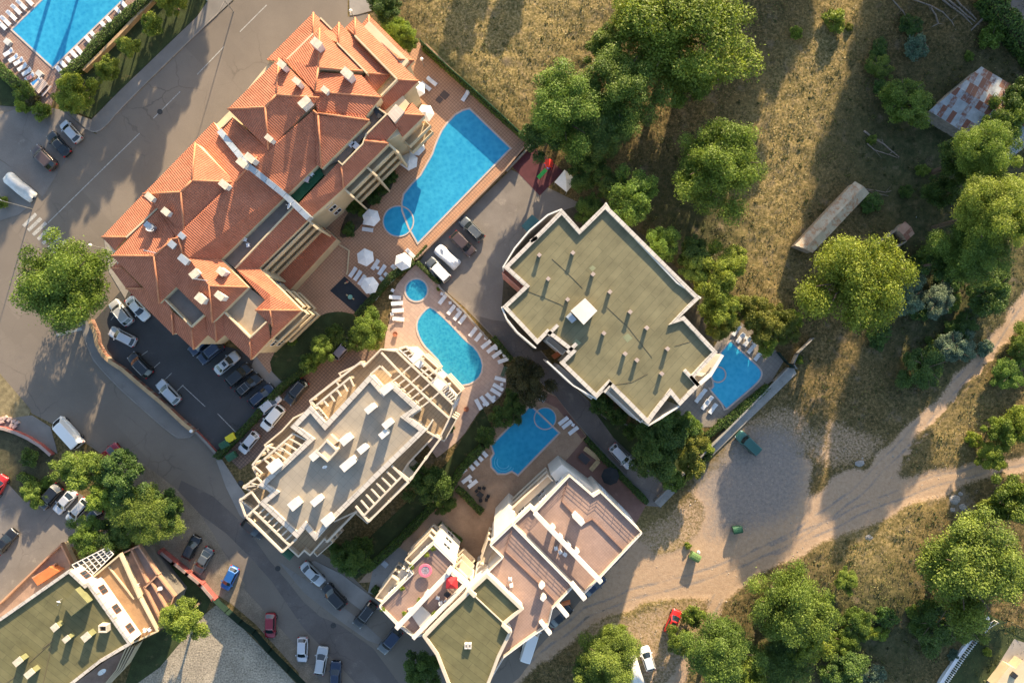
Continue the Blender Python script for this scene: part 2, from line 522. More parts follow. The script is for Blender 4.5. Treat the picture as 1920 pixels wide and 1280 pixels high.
STONE_W = paver('parapet_slabs', (0.56, 0.50, 0.43), (0.50, 0.45, 0.39), (0.26, 0.23, 0.20), (1.0, 1.0), 42, 0.035, var=0.22)
ROOF_T = rooftile('clay_roof_tile', (0.385, 0.130, 0.070), (0.49, 0.178, 0.102))
RIDGE = mat('clay_ridge_tile', (0.50, 0.20, 0.10), 0.7, 0.2, 2.0)
ROOF_O = mat('orange_membrane', (0.55, 0.16, 0.055), 0.7, 0.12, 1.0)
BITUM = paver('green_bitumen', (0.200, 0.178, 0.100), (0.178, 0.160, 0.090), (0.13, 0.118, 0.07), (9.0, 1.0), -48, 0.03, 0.85, 0.34, 0.4)
BITUM_D = paver('moss_green_bitumen', (0.175, 0.158, 0.075), (0.152, 0.14, 0.066), (0.105, 0.10, 0.05), (9.0, 1.0), 38, 0.03, 0.85, 0.38, 0.4)
ROOF_G = paver('grey_roof_slabs', (0.355, 0.305, 0.24), (0.33, 0.285, 0.225), (0.24, 0.21, 0.17), (1.0, 1.0), 42, 0.02, var=0.22)
DECK_B = paver('terrace_tan_slabs', (0.42, 0.31, 0.19), (0.38, 0.28, 0.17), (0.24, 0.17, 0.11), (0.5, 1.4), 42, 0.03)
DECK_D = paver('terrace_pink_tiles', (0.37, 0.25, 0.20), (0.335, 0.225, 0.18), (0.26, 0.175, 0.14), (0.33, 0.33), 47, 0.015, var=0.28)
DECK_G = mat('grey_terrace_deck', (0.20, 0.165, 0.14), 0.85, 0.15, 0.6)
TURF = mat('artificial_turf', (0.02, 0.085, 0.04), 0.9, 0.2, 2.0, 0.2, 30)
ZINC = mat('zinc_sheet', (0.42, 0.45, 0.47), 0.45, 0.12, 1.0, metal=0.4)
CHIM = mat('chimney_render', (0.66, 0.60, 0.54), 0.85, 0.12, 1.0)
CHIMC = mat('chimney_cap_slab', (0.58, 0.50, 0.38), 0.85, 0.2, 2.0, stain=((0.36, 0.30, 0.24), 0.6, 3.0))
WHITE_PL = mat('white_plastic', (0.78, 0.78, 0.78), 0.4, 0.04, 2.0, spec=0.5)
WHITE_CL = mat('white_canvas', (0.78, 0.77, 0.74), 0.8, 0.05, 2.0)
METAL = mat('galvanised_metal', (0.45, 0.45, 0.45), 0.4, 0.1, 3.0, metal=0.7)
WHITE_M = mat('white_metal_rail', (0.72, 0.68, 0.62), 0.5, 0.05, 2.0)
BLACK_PL = mat('black_rattan', (0.025, 0.025, 0.028), 0.6, 0.2, 6.0)
WOOD = mat('pale_timber', (0.52, 0.38, 0.20), 0.7, 0.2, 3.0)
BARK = mat('tree_bark', (0.14, 0.10, 0.07), 0.95, 0.3, 3.0)
DEADW = mat('dead_wood', (0.26, 0.21, 0.17), 0.95, 0.3, 3.0)
BRICK = paver('red_brick_wall', (0.30, 0.13, 0.085), (0.26, 0.11, 0.075), (0.35, 0.27, 0.21), (0.4, 0.12), 45, 0.02)
REDWALL = mat('faded_red_render', (0.30, 0.085, 0.075), 0.85, 0.25, 1.0)
GREENF = mat('dark_green_mesh', (0.008, 0.026, 0.018), 0.8, 0.2, 2.0)
BINGREEN = mat('bin_green', (0.03, 0.10, 0.055), 0.5, 0.2, 2.0)
BINYEL = mat('bin_yellow', (0.65, 0.55, 0.03), 0.5, 0.1, 2.0)
RED_CL = mat('red_canvas', (0.62, 0.03, 0.035), 0.7, 0.08, 2.0)
REDPL = mat('red_plastic', (0.6, 0.04, 0.03), 0.4, 0.05, 2.0)
GREENPL = mat('green_plastic', (0.05, 0.42, 0.08), 0.4, 0.05, 2.0)
PANE = glass('window_pane', (0.03, 0.04, 0.05))
LAWN = mat('mown_lawn', (0.050, 0.068, 0.022), 0.95, 0.35, 0.5, 0.5, 14, bump=0.06, bscale=14, stain=((0.115, 0.095, 0.04), 0.58, 0.6))
SOILM = mat('planting_soil', (0.09, 0.075, 0.05), 0.95, 0.3, 1.5, 0.3, 12, bump=0.03)
GRAVEL = mat('pale_gravel', (0.42, 0.355, 0.265), 0.95, 0.24, 0.25, 0.6, 4, bump=0.06, bscale=6, stain=((0.15, 0.135, 0.075), 0.57, 1.6))
SHOULDER = mat('sandy_shoulder', (0.27, 0.215, 0.155), 0.95, 0.25, 0.4, 0.4, 6, bump=0.03, stain=((0.16, 0.13, 0.085), 0.57, 0.9))
W_BLUE = water('pool_water_blue', (0.012, 0.20, 0.40), (0.045, 0.35, 0.54))
W_BLUE2 = water('pool_water_deep', (0.008, 0.22, 0.40), (0.03, 0.33, 0.52))
W_CYAN = water('pool_water_cyan', (0.015, 0.30, 0.48), (0.07, 0.44, 0.62))
W_TURQ = water('pool_water_turquoise', (0.008, 0.17, 0.33), (0.045, 0.33, 0.47), 0.03, 2.6)
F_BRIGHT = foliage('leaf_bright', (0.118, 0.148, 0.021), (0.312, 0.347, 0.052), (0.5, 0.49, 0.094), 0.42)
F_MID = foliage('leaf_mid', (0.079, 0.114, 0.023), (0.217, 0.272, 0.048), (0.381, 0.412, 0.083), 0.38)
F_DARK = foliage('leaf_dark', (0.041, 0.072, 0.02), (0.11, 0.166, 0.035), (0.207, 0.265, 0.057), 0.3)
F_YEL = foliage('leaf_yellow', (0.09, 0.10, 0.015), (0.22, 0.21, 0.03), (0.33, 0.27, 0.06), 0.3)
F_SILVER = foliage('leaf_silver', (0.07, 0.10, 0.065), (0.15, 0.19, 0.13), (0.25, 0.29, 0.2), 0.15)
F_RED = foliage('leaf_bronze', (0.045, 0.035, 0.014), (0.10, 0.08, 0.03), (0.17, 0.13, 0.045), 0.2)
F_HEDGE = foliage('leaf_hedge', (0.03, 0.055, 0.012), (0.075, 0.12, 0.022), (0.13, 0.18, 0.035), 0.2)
# ================================================================ ground, roads, pools
def inpoly(X, Y, poly):
    r = np.zeros(X.shape, bool)
    n = len(poly)
    j = n - 1
    for i in range(n):
        xi, yi = poly[i][0], poly[i][1]; xj, yj = poly[j][0], poly[j][1]
        c = ((yi > Y) != (yj > Y)) & (X < (xj - xi) * (Y - yi) / (yj - yi + 1e-9) + xi)
        r ^= c
        j = i
    return r
def vnoise(X, Y, sc, seed):
    rs = np.random.RandomState(seed)
    T = rs.rand(256, 256)
    x = X / sc; y = Y / sc
    xi = np.floor(x).astype(int); yi = np.floor(y).astype(int)
    fx = x - xi; fy = y - yi
    fx = fx * fx * (3 - 2 * fx); fy = fy * fy * (3 - 2 * fy)
    a = T[xi % 256, yi % 256]; b = T[(xi + 1) % 256, yi % 256]; c = T[xi % 256, (yi + 1) % 256]; d = T[(xi + 1) % 256, (yi + 1) % 256]
    return (a * (1 - fx) + b * fx) * (1 - fy) + (c * (1 - fx) + d * fx) * fy
def blur(A, k):
    for _ in range(2):
        for ax in (0, 1):
            c = np.cumsum(np.insert(A, 0, 0, axis=ax), axis=ax)
            n = A.shape[ax]
            lo = np.clip(np.arange(n) - k, 0, n); hi = np.clip(np.arange(n) + k + 1, 0, n)
            A = (np.take(c, hi, axis=ax) - np.take(c, lo, axis=ax)) / (hi - lo).reshape((-1, 1) if ax == 0 else (1, -1))
    return A
SAND_POLYS = [
    P('1672,895 1735,822 1790,755 1850,690 1905,610 2000,480 2000,430 1920,548 1862,632 1800,690 1740,755 1680,820 1630,868 1590,890 1550,905 1500,940 1560,1005'),
    P('1500,940 1672,900 1740,888 1830,866 1920,852 2100,835 2100,868 1920,880 1850,897 1790,920 1720,940 1680,960 1640,985 1590,1000 1540,1020 1500,1045 1440,1068 1400,1092 1345,1112 1290,1120 1220,1128 1160,1145 1100,1180 1050,1215 990,1265 930,1300 850,1400 700,1400 700,1180 900,1180 1100,1080 1180,1010 1230,1040 1290,1020 1320,960 1300,920 1350,880 1400,850 1470,838 1520,860'),
    P('1345,1105 1385,1092 1350,1150 1330,1195 1290,1250 1270,1330 1240,1330 1262,1250 1305,1195 1328,1150'),
]
GRAVEL_POLYS = [P('1290,905 1345,850 1392,795 1440,790 1490,800 1512,845 1508,900 1490,960 1450,985 1390,1000 1340,1030 1300,1010 1330,950'),
                P('1760,930 1800,915 1825,940 1815,965 1780,960'), P('1605,862 1622,858 1632,872 1618,884'), P('1610,1000 1640,998 1645,1012 1620,1018')]
DRY_POLYS = [P('780,60 800,-60 1230,-60 1180,40 1060,130 1000,200 985,265 900,170'),
             P('1150,1000 1260,960 1330,1020 1300,1110 1180,1170 1060,1210 1110,1110'),
             P('1380,240 1560,-40 1640,-40 1570,200 1500,380 1470,520 1440,640 1390,640 1400,500 1330,470'),
             P('1560,1000 1720,930 1760,940 1690,1090 1600,1200 1560,1230 1540,1060'),
             P('1690,900 1790,760 1880,740 1850,860 1700,890'), P('0,690 60,770 50,790 0,780'), P('1150,1090 1320,1130 1270,1250 1120,1240 1180,1150')]
GREEN_POLYS = [P('1560,230 1760,120 1920,60 1920,560 1800,700 1690,760 1640,640 1700,520 1640,420'),
               P('1130,330 1290,300 1420,430 1330,560 1220,450'), P('1560,1090 1720,1080 1760,1180 1700,1280 1400,1280 1420,1120')]
gx0, gx1, gy0, gy1, gst = -105.0, 105.0, -78.0, 78.0, 0.35
nx = int((gx1 - gx0) / gst) + 1; ny = int((gy1 - gy0) / gst) + 1
GX, GY = np.meshgrid(np.linspace(gx0, gx1, nx), np.linspace(gy0, gy1, ny), indexing='ij')
PXX = GX / SC + 960; PYY = 640 - GY / SC
PXN = PXX + (vnoise(GX, GY, 3.0, 1) - .5) * 16 + (vnoise(GX, GY, 0.9, 2) - .5) * 16
PYN = PYY + (vnoise(GX, GY, 3.0, 3) - .5) * 16 + (vnoise(GX, GY, 0.9, 4) - .5) * 16
def mask(polys, k):
    m = np.zeros(GX.shape)
    for q in polys: m = np.maximum(m, inpoly(PXN, PYN, q).astype(float))
    return blur(m, k)
PATCHY = [P('1345,860 1400,775 1500,750 1545,850 1400,860'), P('1540,770 1700,820 1640,860 1560,900 1510,860'), P('1180,1010 1240,950 1300,910 1345,960 1310,1030 1230,1050 1150,1080'), P('1100,1160 1345,1100 1320,1190 1260,1290 1100,1290 1080,1210')]
m_sand = np.maximum(mask(SAND_POLYS, 2), mask(PATCHY, 3) * .50)
m_sand = np.clip(m_sand - mask([P('1690,862 1740,798 1800,728 1850,676 1885,632 1891,638 1858,683 1808,735 1748,805 1698,869')], 0) * .42, 0, 1); m_grav = mask(GRAVEL_POLYS, 5); m_dry = mask(DRY_POLYS, 8); m_grn = mask(GREEN_POLYS, 12)
def rut(cl, off, w):
    """wheel rut along a centre line given in photo pixels"""
    m = np.zeros(GX.shape)
    pts = [np.array(q[:2]) for q in P(cl)]
    for a_, b_ in zip(pts[:-1], pts[1:]):
        d = (b_ - a_); L = np.hypot(*d); d = d / L; n_ = np.array([-d[1], d[0]])
        u = (PXX - a_[0]) * d[0] + (PYY - a_[1]) * d[1]; v = (PXX - a_[0]) * n_[0] + (PYY - a_[1]) * n_[1] + (vnoise(GX, GY, 4.0, 61) - .5) * 7
        m = np.maximum(m, np.clip(1 - np.abs(v - off) / w, 0, 1) * ((u > -4) & (u < L + 4)))
    return m * (.35 + .9 * vnoise(GX, GY, 1.5, 62))
for cl in ('1920,552 1862,640 1800,712 1740,782 1680,850 1600,925 1500,1000 1400,1050 1290,1085 1180,1115 1100,1150 1030,1200 960,1262', '1960,856 1840,880 1720,912 1640,945 1540,990 1450,1030', '1345,1120 1322,1170 1290,1230'):
    for off in (-9, 9): m_grav = np.maximum(m_grav, rut(cl, off, 5.0) * 1.25)
m_grav = np.minimum(m_grav, np.maximum(m_sand, mask(GRAVEL_POLYS, 5)) )
# flat where paved surfaces lie
FLAT = [P('-200,-200 700,-200 700,30 800,80 990,270 1140,380 1330,560 1480,660 1500,690 1240,960 1000,1220 900,1400 -200,1400')]
m_flat = blur(np.maximum.reduce([inpoly(PXX, PYY, q).astype(float) for q in FLAT]), 2)
rough_ = (1 - np.clip(m_sand * 1.4, 0, 1) * .93) * (1 - np.clip(m_grav * 1.3, 0, 1) * .9)
hz = (vnoise(GX, GY, 1.3, 5) * .16 + vnoise(GX, GY, 0.7, 6) * .16 + vnoise(GX, GY, 5, 7) * .25) * rough_ + (vnoise(GX, GY, 2.5, 8)) * .03
GZ = hz * np.clip(1 - m_flat * 1.6, 0, 1)
me = bpy.data.meshes.new('ground')
nv = nx * ny
idx = np.arange(nv).reshape(nx, ny)
quads = np.stack([idx[:-1, :-1], idx[1:, :-1], idx[1:, 1:], idx[:-1, 1:]], -1).reshape(-1, 4)
me.vertices.add(nv); me.loops.add(quads.size); me.polygons.add(len(quads))
me.vertices.foreach_set('co', np.stack([GX, GY, GZ], -1).reshape(-1).astype(np.float32))
me.loops.foreach_set('vertex_index', quads.reshape(-1).astype(np.int32))
me.polygons.foreach_set('loop_start', np.arange(0, quads.size, 4, dtype=np.int32))
me.polygons.foreach_set('use_smooth', np.ones(len(quads), bool))
ca = me.color_attributes.new('soil', 'FLOAT_COLOR', 'POINT')
ca.data.foreach_set('color', np.stack([m_sand, m_grav, m_dry, m_grn], -1).reshape(-1).astype(np.float32))
me.update(); me.validate()
# ground material
gm, nt, b = nodes_of('meadow_and_sand')
at = nn(nt, 'ShaderNodeAttribute', attribute_name='soil')
sp = nn(nt, 'ShaderNodeSeparateColor')
nt.links.new(at.outputs['Color'], sp.inputs[0])
geo = nn(nt, 'ShaderNodeNewGeometry')
def gn(s, d=6.0, r=0.6):
    q = nn(nt, 'ShaderNodeTexNoise', Scale=s, Detail=d, Roughness=r)
    nt.links.new(geo.outputs['Position'], q.inputs['Vector'])
    return q.outputs[0]
grass = ramp(nt, [(0.38, (0.042, 0.042, 0.015)), (0.5, (0.115, 0.085, 0.036)), (0.62, (0.25, 0.175, 0.08))], gn(2.2, 10, 0.8))
dry = ramp(nt, [(0.38, (0.062, 0.054, 0.018)), (0.5, (0.195, 0.148, 0.056)), (0.62, (0.42, 0.30, 0.15))], gn(2.6, 10, 0.8))
green = ramp(nt, [(0.36, (0.032, 0.044, 0.018)), (0.55, (0.075, 0.075, 0.035)), (0.68, (0.14, 0.11, 0.06))], gn(0.9, 10, 0.75))
sandc = ramp(nt, [(0.34, (0.32, 0.215, 0.138)), (0.5, (0.39, 0.270, 0.176)), (0.66, (0.46, 0.33, 0.22))], gn(1.6, 12, 0.8))
gravc = ramp(nt, [(0.36, (0.175, 0.148, 0.128)), (0.5, (0.245, 0.203, 0.172)), (0.66, (0.34, 0.268, 0.205))], gn(2.0, 12, 0.8))
def ragged(sock, nsc, lo, hi, amt=0.7):
    q = nn(nt, 'ShaderNodeMath', operation='MULTIPLY_ADD'); nt.links.new(gn(nsc, 8, 0.7), q.inputs[0]); q.inputs[1].default_value = amt; q.inputs[2].default_value = -amt / 2
    a = nn(nt, 'ShaderNodeMath', operation='ADD'); nt.links.new(q.outputs[0], a.inputs[0]); nt.links.new(sock, a.inputs[1])
    return ramp(nt, [(lo, (0, 0, 0)), (hi, (1, 1, 1))], a.outputs[0])
c = mixc(nt, sp.outputs[2], grass, dry)
c = mixc(nt, at.outputs['Alpha'], c, green)
bare_ = ramp(nt, [(0.56, (0, 0, 0)), (0.70, (0.7, 0.7, 0.7))], gn(0.35, 9, 0.7))
c = mixc(nt, bare_, c, (0.19, 0.145, 0.10))
c = mixc(nt, ragged(sp.outputs[0], 3.2, 0.36, 0.62, 1.1), c, sandc)
c = mixc(nt, ragged(sp.outputs[1], 1.4, 0.35, 0.95, 1.2), c, gravc)
nt.links.new(c, b.inputs['Base Color'])
b.inputs['Roughness'].default_value = 0.95
b.inputs['Specular IOR Level'].default_value = 0.1
bn = nn(nt, 'ShaderNodeBump', Strength=0.7, Distance=0.06)
nt.links.new(gn(5.0, 4), bn.inputs['Height'])
nt.links.new(bn.outputs[0], b.inputs['Normal'])
me.materials.append(gm)
go = bpy.data.objects.new('ground', me); link(go)
tag(go, 'dry grass meadow with bare sandy soil', 'ground', kind='structure')
far = MB()
for (x0, y0, x1, y1) in ((-1500, -1500, 1500, gy0), (-1500, gy1, 1500, 1500), (-1500, gy0, gx0, gy1), (gx1, gy0, 1500, gy1)):
    far.face([(x0, y0, 0), (x1, y0, 0), (x1, y1, 0), (x0, y1, 0)])
tag(far.build('ground', gm), 'flat meadow running to the horizon', 'ground', kind='structure')

_z = [0.03]
def sheet(name, pts, m, z, label=None, cat='pavement', thick=None):
    mb = MB()
    pts = [(p[0], p[1]) for p in pts]
    mb.prism(pts, z - (thick or 0.02), z, bottom=False)
    return tag(mb.build(name, m), label or name.replace('_', ' '), cat, kind='structure')
def S0(s, key='0'): return [G(q[0], q[1]) for q in P(s, key)]
sheet('street', S0('440,-200 440,0 362,72 225,207 180,252 120,215 60,190 -200,100 -200,700 0,700 60,775 110,800 160,830 190,850 215,865 300,930 380,1010 440,1080 500,1160 560,1240 600,1290 640,1420 930,1420 860,1330 960,1280 1060,1205 1150,1130 1205,1010 1100,1000 800,1080 700,1120 640,1060 480,960 430,880 405,850 330,780 360,600 520,400 640,200 700,60 690,25 652,32 652,-200'), ASPH, 0.012, 'worn asphalt street')
sheet('street', S0('425,1000 470,1045 510,1090 568,1175 620,1230 672,1285 720,1420 800,1420 770,1310 700,1215 640,1172 600,1155 567,1125 540,1090 505,1050 460,985 400,930 340,900 330,930'), ASPH_N, 0.0215, 'darker asphalt carriageway')
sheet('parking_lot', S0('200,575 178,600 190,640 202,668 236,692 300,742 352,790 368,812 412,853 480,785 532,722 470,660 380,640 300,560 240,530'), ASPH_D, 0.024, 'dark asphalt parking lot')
sheet('road_shoulder', S0('205,852 265,866 330,915 372,960 400,1000 425,1045 460,1095 440,1135 400,1110 330,1050 290,1020 250,960 200,900'), SHOULDER, 0.026, 'sandy road shoulder')
sheet('road_shoulder', S0('455,1100 510,1160 560,1215 610,1290 640,1420 580,1420 560,1260 480,1170 415,1115'), SHOULDER, 0.0275, 'sandy shoulder below the street')
sheet('road_shoulder', S0('520,1050 600,1105 680,1165 735,1215 690,1200 640,1165 570,1110'), PAVE, 0.028, 'worn concrete lay-by')
sheet('parking_lot', S0('-200,860 0,890 45,935 95,915 150,925 235,985 200,1010 130,1025 60,1080 0,1140 -200,1200'), ASPH_P, 0.024, 'pale asphalt parking lot')
sheet('gravel_lot', S0('560,1285 410,1130 385,1150 350,1190 230,1300 230,1420 620,1420'), GRAVEL, 0.026, 'pale gravel lot')
sheet('verge', S0('0,805 60,818 103,850 92,880 95,915 45,938 0,890 -100,880 -100,800'), mat('scrub_verge', (0.10, 0.088, 0.045), 0.95, 0.4, 1.2, 0.5, 9, bump=0.05, stain=((0.05, 0.06, 0.025), 0.56, 1.0)), 0.028, 'patchy grass verge')
sheet('verge', S0('305,1030 345,1065 400,1115 385,1150 350,1190 300,1250 230,1300 255,1210 320,1170 300,1050'), LAWN, 0.028, 'patchy grass verge')
sheet('verge', S0('-100,680 0,700 58,768 50,792 0,782 -100,770'), mat('dry_verge', (0.24, 0.19, 0.10), 0.95, 0.4, 1.2, 0.3, 9, bump=0.05), 0.028, 'dry grass verge')
# sidewalks are raised slabs with kerbs
def sidewalk(s, m, label, z=0.12):
    sheet('sidewalk', S0(s), m, z, label, thick=0.12)
sidewalk('438,-200 438,0 362,71 225,206 200,236 182,250 160,240 125,212 118,205 172,225 225,171 370,32 392,0 392,-200', PAVE, 'narrow pavement beside the main street', 0.12)
sidewalk('160,640 175,676 225,730 300,796 333,822 357,820 369,808 300,752 236,694 202,668 188,640 176,600 150,600', PAVE, 'pavement curving round the parking lot', 0.12)
sidewalk('655,-200 655,0 656,30 672,28 700,20 730,-30 730,-200', PAVE_L, 'pavement beside the hotel', 0.10)
sidewalk('-100,780 0,785 30,782 60,778 95,800 105,835 108,850 60,818 0,803 -100,800', PAVE, 'pavement along the curved red wall', 0.10)
sidewalk('590,1050 640,1075 700,1120 725,1140 680,1145 600,1085 560,1060', PAVE_L, 'pavement outside the garden gate', 0.10)
sidewalk('405,860 415,858 445,905 470,940 470,985 450,965 425,915', PAVE_L, 'strip of pavement beside the pale building', 0.10)
sidewalk('195,445 240,400 270,480 235,560 205,510', PAVE_L, 'corner pavement below the hotel roof', 0.08)
sidewalk('-200,345 -40,372 0,414 35,403 58,385 62,372 55,345 30,320 0,300 -200,250', PAVE, 'corner pavement with parked white car', 0.06)
sheet('parking_lot', S0('-200,200 0,215 60,195 118,207 160,242 80,370 55,345 30,320 0,298 -200,260'), ASPH_P, 0.03, 'concrete parking bay')
for s_ in ('437,-200 437,0 362,70 225,205 200,236 180,250 160,241', '162,641 176,677 226,729 300,795 333,821 357,819 369,807'):
    mb = MB(); mb.ribbon(smoothpoly(S0(s_), 2, False), 0.16, 0.0, 0.15)
    tag(mb.build('kerb', KERB), 'stone kerb', 'kerb', kind='structure')
# painted markings
mk = MB()
def dash(x0, y0, x1, y1, w=0.14): mk.beam(tuple(G(x0, y0)[:2]) + (0.031,), tuple(G(x1, y1)[:2]) + (0.031,), w, 0.006)
for q in ((500, 10, 450, 60), (420, 88, 370, 140), (338, 172, 288, 222), (262, 250, 190, 320), (190, 320, 90, 418), (560, -60, 520, -10)): dash(*q)
tag(mk.build('road_markings', WHITEP), 'white dashed centre line', 'marking', kind='structure')
mk = MB()
for i in range(7):
    mk.beam(tuple(G(44 + 9.1 * i, 424 + 8.3 * i)[:2]) + (0.031,), tuple(G(68 + 9.3 * i, 401 + 8.3 * i)[:2]) + (0.031,), 0.55, 0.006)
tag(mk.build('zebra_crossing', WHITEP), 'white zebra crossing bars', 'marking', kind='structure')
mk = MB()
mk.beam(tuple(G(106, 628)[:2]) + (0.032,), tuple(G(155, 616)[:2]) + (0.032,), 0.45, 0.006)
for q in ((264, 667, 277, 658), (288, 690, 300, 679), (310, 711, 322, 699), (332, 733, 344, 721), (343, 723, 385, 762), (408, 775, 455, 823), (208, 600, 214, 592)):
    mk.beam(tuple(G(q[0], q[1])[:2]) + (0.031,), tuple(G(q[2], q[3])[:2]) + (0.031,), 0.1, 0.006)
tag(mk.build('parking_lines', WHITEP), 'white parking bay lines', 'marking', kind='structure')

# terraces
sheet('pool_terrace', S0('782,80 800,82 989,268 948,322 780,487 672,590 640,584 605,595 570,620 535,660 505,700 460,640 400,560 480,380 620,200'), TILE_A, 0.06, 'terracotta tiled hotel pool terrace', thick=0.06)
sheet('pool_terrace', S0('-200,-200 -200,100 0,110 40,190 95,205 108,160 150,120 215,60 310,-40 400,-200'), TILE_TL, 0.06, 'red brown tiled terrace', thick=0.06)
sheet('pool_terrace', smoothpoly(S0('775,497 786,495 812,516 826,541 870,585 915,640 945,680 952,722 935,750 905,762 885,790 868,818 830,850 815,860 720,700 720,640 735,585 735,545'), 1), TILE_2, 0.06, 'pink stone pool terrace', thick=0.06)
sheet('driveway', S0('958,318 1085,380 1070,440 1010,450 945,520 940,585 960,600 1005,645 1050,700 1115,762 1160,808 1200,852 1240,905 1262,925 1238,950 1208,947 1100,815 1035,737 985,690 955,665 925,632 870,575 826,538 812,515 786,492 800,470'), ASPH_P, 0.022, 'asphalt parking court and driveway')
sheet('driveway', S0('888,590 925,600 960,604 1005,648 1050,702 1115,764 1160,810 1185,835 1175,890 1100,812 1035,735 985,688 955,663 925,630'), ASPH_N, 0.026, 'asphalt drive darkened for shade between the buildings')  # darker colour painted where the green roofed block shades the drive
sheet('playground_mat', S0('960,312 1001,271 1056,322 1012,367'), RUBBER_M, 0.045, 'maroon rubber play area')
sheet('playground_mat', S0('f:555,900 665,792 865,975 770,1082'), RUBBER_K, 0.075, 'black rubber play mat')
sheet('pool_terrace', S0('1020,730 1042,742 1098,815 1120,850 1210,945 1180,990 1060,930 960,1010 880,1060 740,1120 705,1090 672,1092 690,1072 750,1010 800,960 855,905 862,880 905,835 925,800 990,740'), TILE_3, 0.05, 'brown stamped concrete terrace', thick=0.05)
sheet('patio', S0('1053,872 1096,822 1125,855 1212,945 1190,985 1160,965'), TILE_P, 0.058, 'red brown patio', thick=0.02)
sheet('patio', S0('1028,738 1042,743 1098,817 1090,822 1065,790 1045,765 1010,748'), TILE_P, 0.056, 'red brown border strip', thick=0.02)
sheet('pool_terrace', S0('1345,640 1375,598 1400,610 1472,672 1440,725 1366,800 1330,800 1290,800 1265,770'), TILE_4, 0.05, 'grey slab pool terrace', thick=0.05)
sheet('path', S0('1473,690 1487,689 1492,700 1330,858 1262,925 1238,950 1226,940 1330,835'), CONC, 0.30, 'concrete strip on the boundary wall', thick=0.3)
sheet('path', S0('1135,800 1150,788 1195,800 1190,815 1165,815'), PAVE_L, 0.04, 'short concrete path')
sheet('driveway', S0('504,700 535,720 582,688 650,628 690,650 720,665 700,700 560,800 450,880 430,860 415,855 480,790'), PAVE_B, 0.034, 'brown grid paver drive')
sheet('path', S0('480,665 505,690 533,719 520,732 470,690'), PAVE_L, 0.04, 'pale paved path by the hotel corner')
sheet('path', S0('700,1065 740,1020 765,1035 735,1100 715,1120 690,1110'), PAVE_L, 0.056, 'pale entrance path')
# lawns and beds
sheet('lawn', smoothpoly(S0('502,688 520,650 560,612 605,588 640,583 668,592 700,625 650,640 590,690 535,722'), 1), LAWN, 0.08, 'shaded lawn beside the hotel', thick=0.08)
sheet('lawn', S0('392,-200 392,0 370,30 225,170 172,222 120,200 112,185 165,135 240,60 300,-5 340,-200'), LAWN, 0.10, 'grass bank beside the main street', thick=0.1)
sheet('lawn', S0('905,765 925,805 915,835 866,880 850,905 798,958 745,1012 690,1068 668,1085 640,1060 700,1000 780,925 840,865 868,820'), LAWN, 0.07, 'dark lawn behind the pale building', thick=0.07)
sheet('lawn', S0('1110,765 1135,785 1190,802 1250,760 1335,818 1330,850 1262,922 1190,858 1150,820'), LAWN, 0.06, 'garden plot below the green roof', thick=0.06)
sheet('lawn', S0('940,585 945,510 1040,400 1130,370 1260,480 1370,590 1350,640 1260,620 1100,640 1000,660 960,610'), SOILM, 0.05, 'planting strip around the green roofed building', thick=0.05)
sheet('planting_bed', smoothpoly(S0('635,440 650,400 690,350 738,310 741,335 730,362 700,378 690,395 678,425 645,449'), 1), SOILM, 0.10, 'dark planting bed beside the hotel', thick=0.1)
sheet('lawn', S0('1760,1280 1830,1190 1850,1150 1920,1180 2000,1230 2000,1400 1740,1400'), LAWN, 0.42, 'villa lawn', thick=0.42)
sheet('patio', S0('1845,1280 1898,1195 1925,1205 2000,1250 2000,1400 1800,1400'), PAVE_L, 0.45, 'villa paving', thick=0.04)
sheet('lawn', S0('-200,130 0,125 50,165 60,190 25,200 -200,180'), LAWN, 0.10, 'planting strip at the corner', thick=0.1)
sheet('side_road', S0('1850,-200 1860,10 1925,72 2100,200 2100,-200'), ASPH_P, 0.35, 'grey side road', thick=0.1)

# pools
def pool(pts, m, label, cop=0.24, sm=0):
    pts = smoothpoly(pts, sm) if sm else pts
    root = empty('swimming_pool', tuple(sum((Vector(p) for p in pts), Vector()) / len(pts))[:2] + (0,), 0, label, 'pool')
    w = MB(); w.prism(pts, 0.03, 0.10, bottom=False); w.build('water', m, root)
    r = MB(); r.ribbon(inset(pts, -0.03), 0.10, 0.05, 0.115, closed=True); r.build('mosaic_rim', POOLRIM, root)
    c = MB(); c.ribbon(inset(pts, -0.08 - cop / 2), cop, 0.04, 0.14, closed=True); c.build('coping', COPING, root)
    return root
PA = S0('b:1600,825 1900,1115 f:1215,535 1175,465 1155,430 1105,300 1102,240 1115,180 1175,105 1240,40 b:1330,1160 1350,1100 1370,1050 1400,985 1440,930 1500,868 1550,838')
pool(PA, W_BLUE, 'large free-form blue pool on the terracotta hotel terrace')
pk = pool(circle(G(747, 415), 27 * SC, 40), W_BLUE2, 'small round pool touching the large hotel pool', 0.16)
for ch in KIDS[pk.name]: ch.location.z += 0.012
pool(circle(G(781, 544), 19.5 * SC, 40), W_TURQ, 'small round turquoise pool on the pink stone terrace')
pool(smoothpoly(S0('808,577 801,580 790,592 783,605 784,622 795,645 812,662 827,678 831,697 842,713 862,721 885,717 901,702 904,680 892,655 872,640 850,616 828,594'), 1), W_TURQ, 'kidney shaped turquoise pool on the pink stone terrace')
P3 = S0('995,762 1001,768 1046,811 971,888 960,881 948,886 934,886 923,874 922,860 928,850 923,835')
pool(P3, W_BLUE2, 'rectangular blue pool with corner steps on the brown terrace')
pk = pool(circle(G(1022, 784), 19 * SC, 40), W_BLUE2, 'round wading pool at the top of the rectangular blue pool', 0.12)
for ch in KIDS[pk.name]: ch.location.z += 0.014
st = empty('pool_steps', tuple(G(944, 866)), 0, 'curved entry steps of the rectangular blue pool', 'steps')
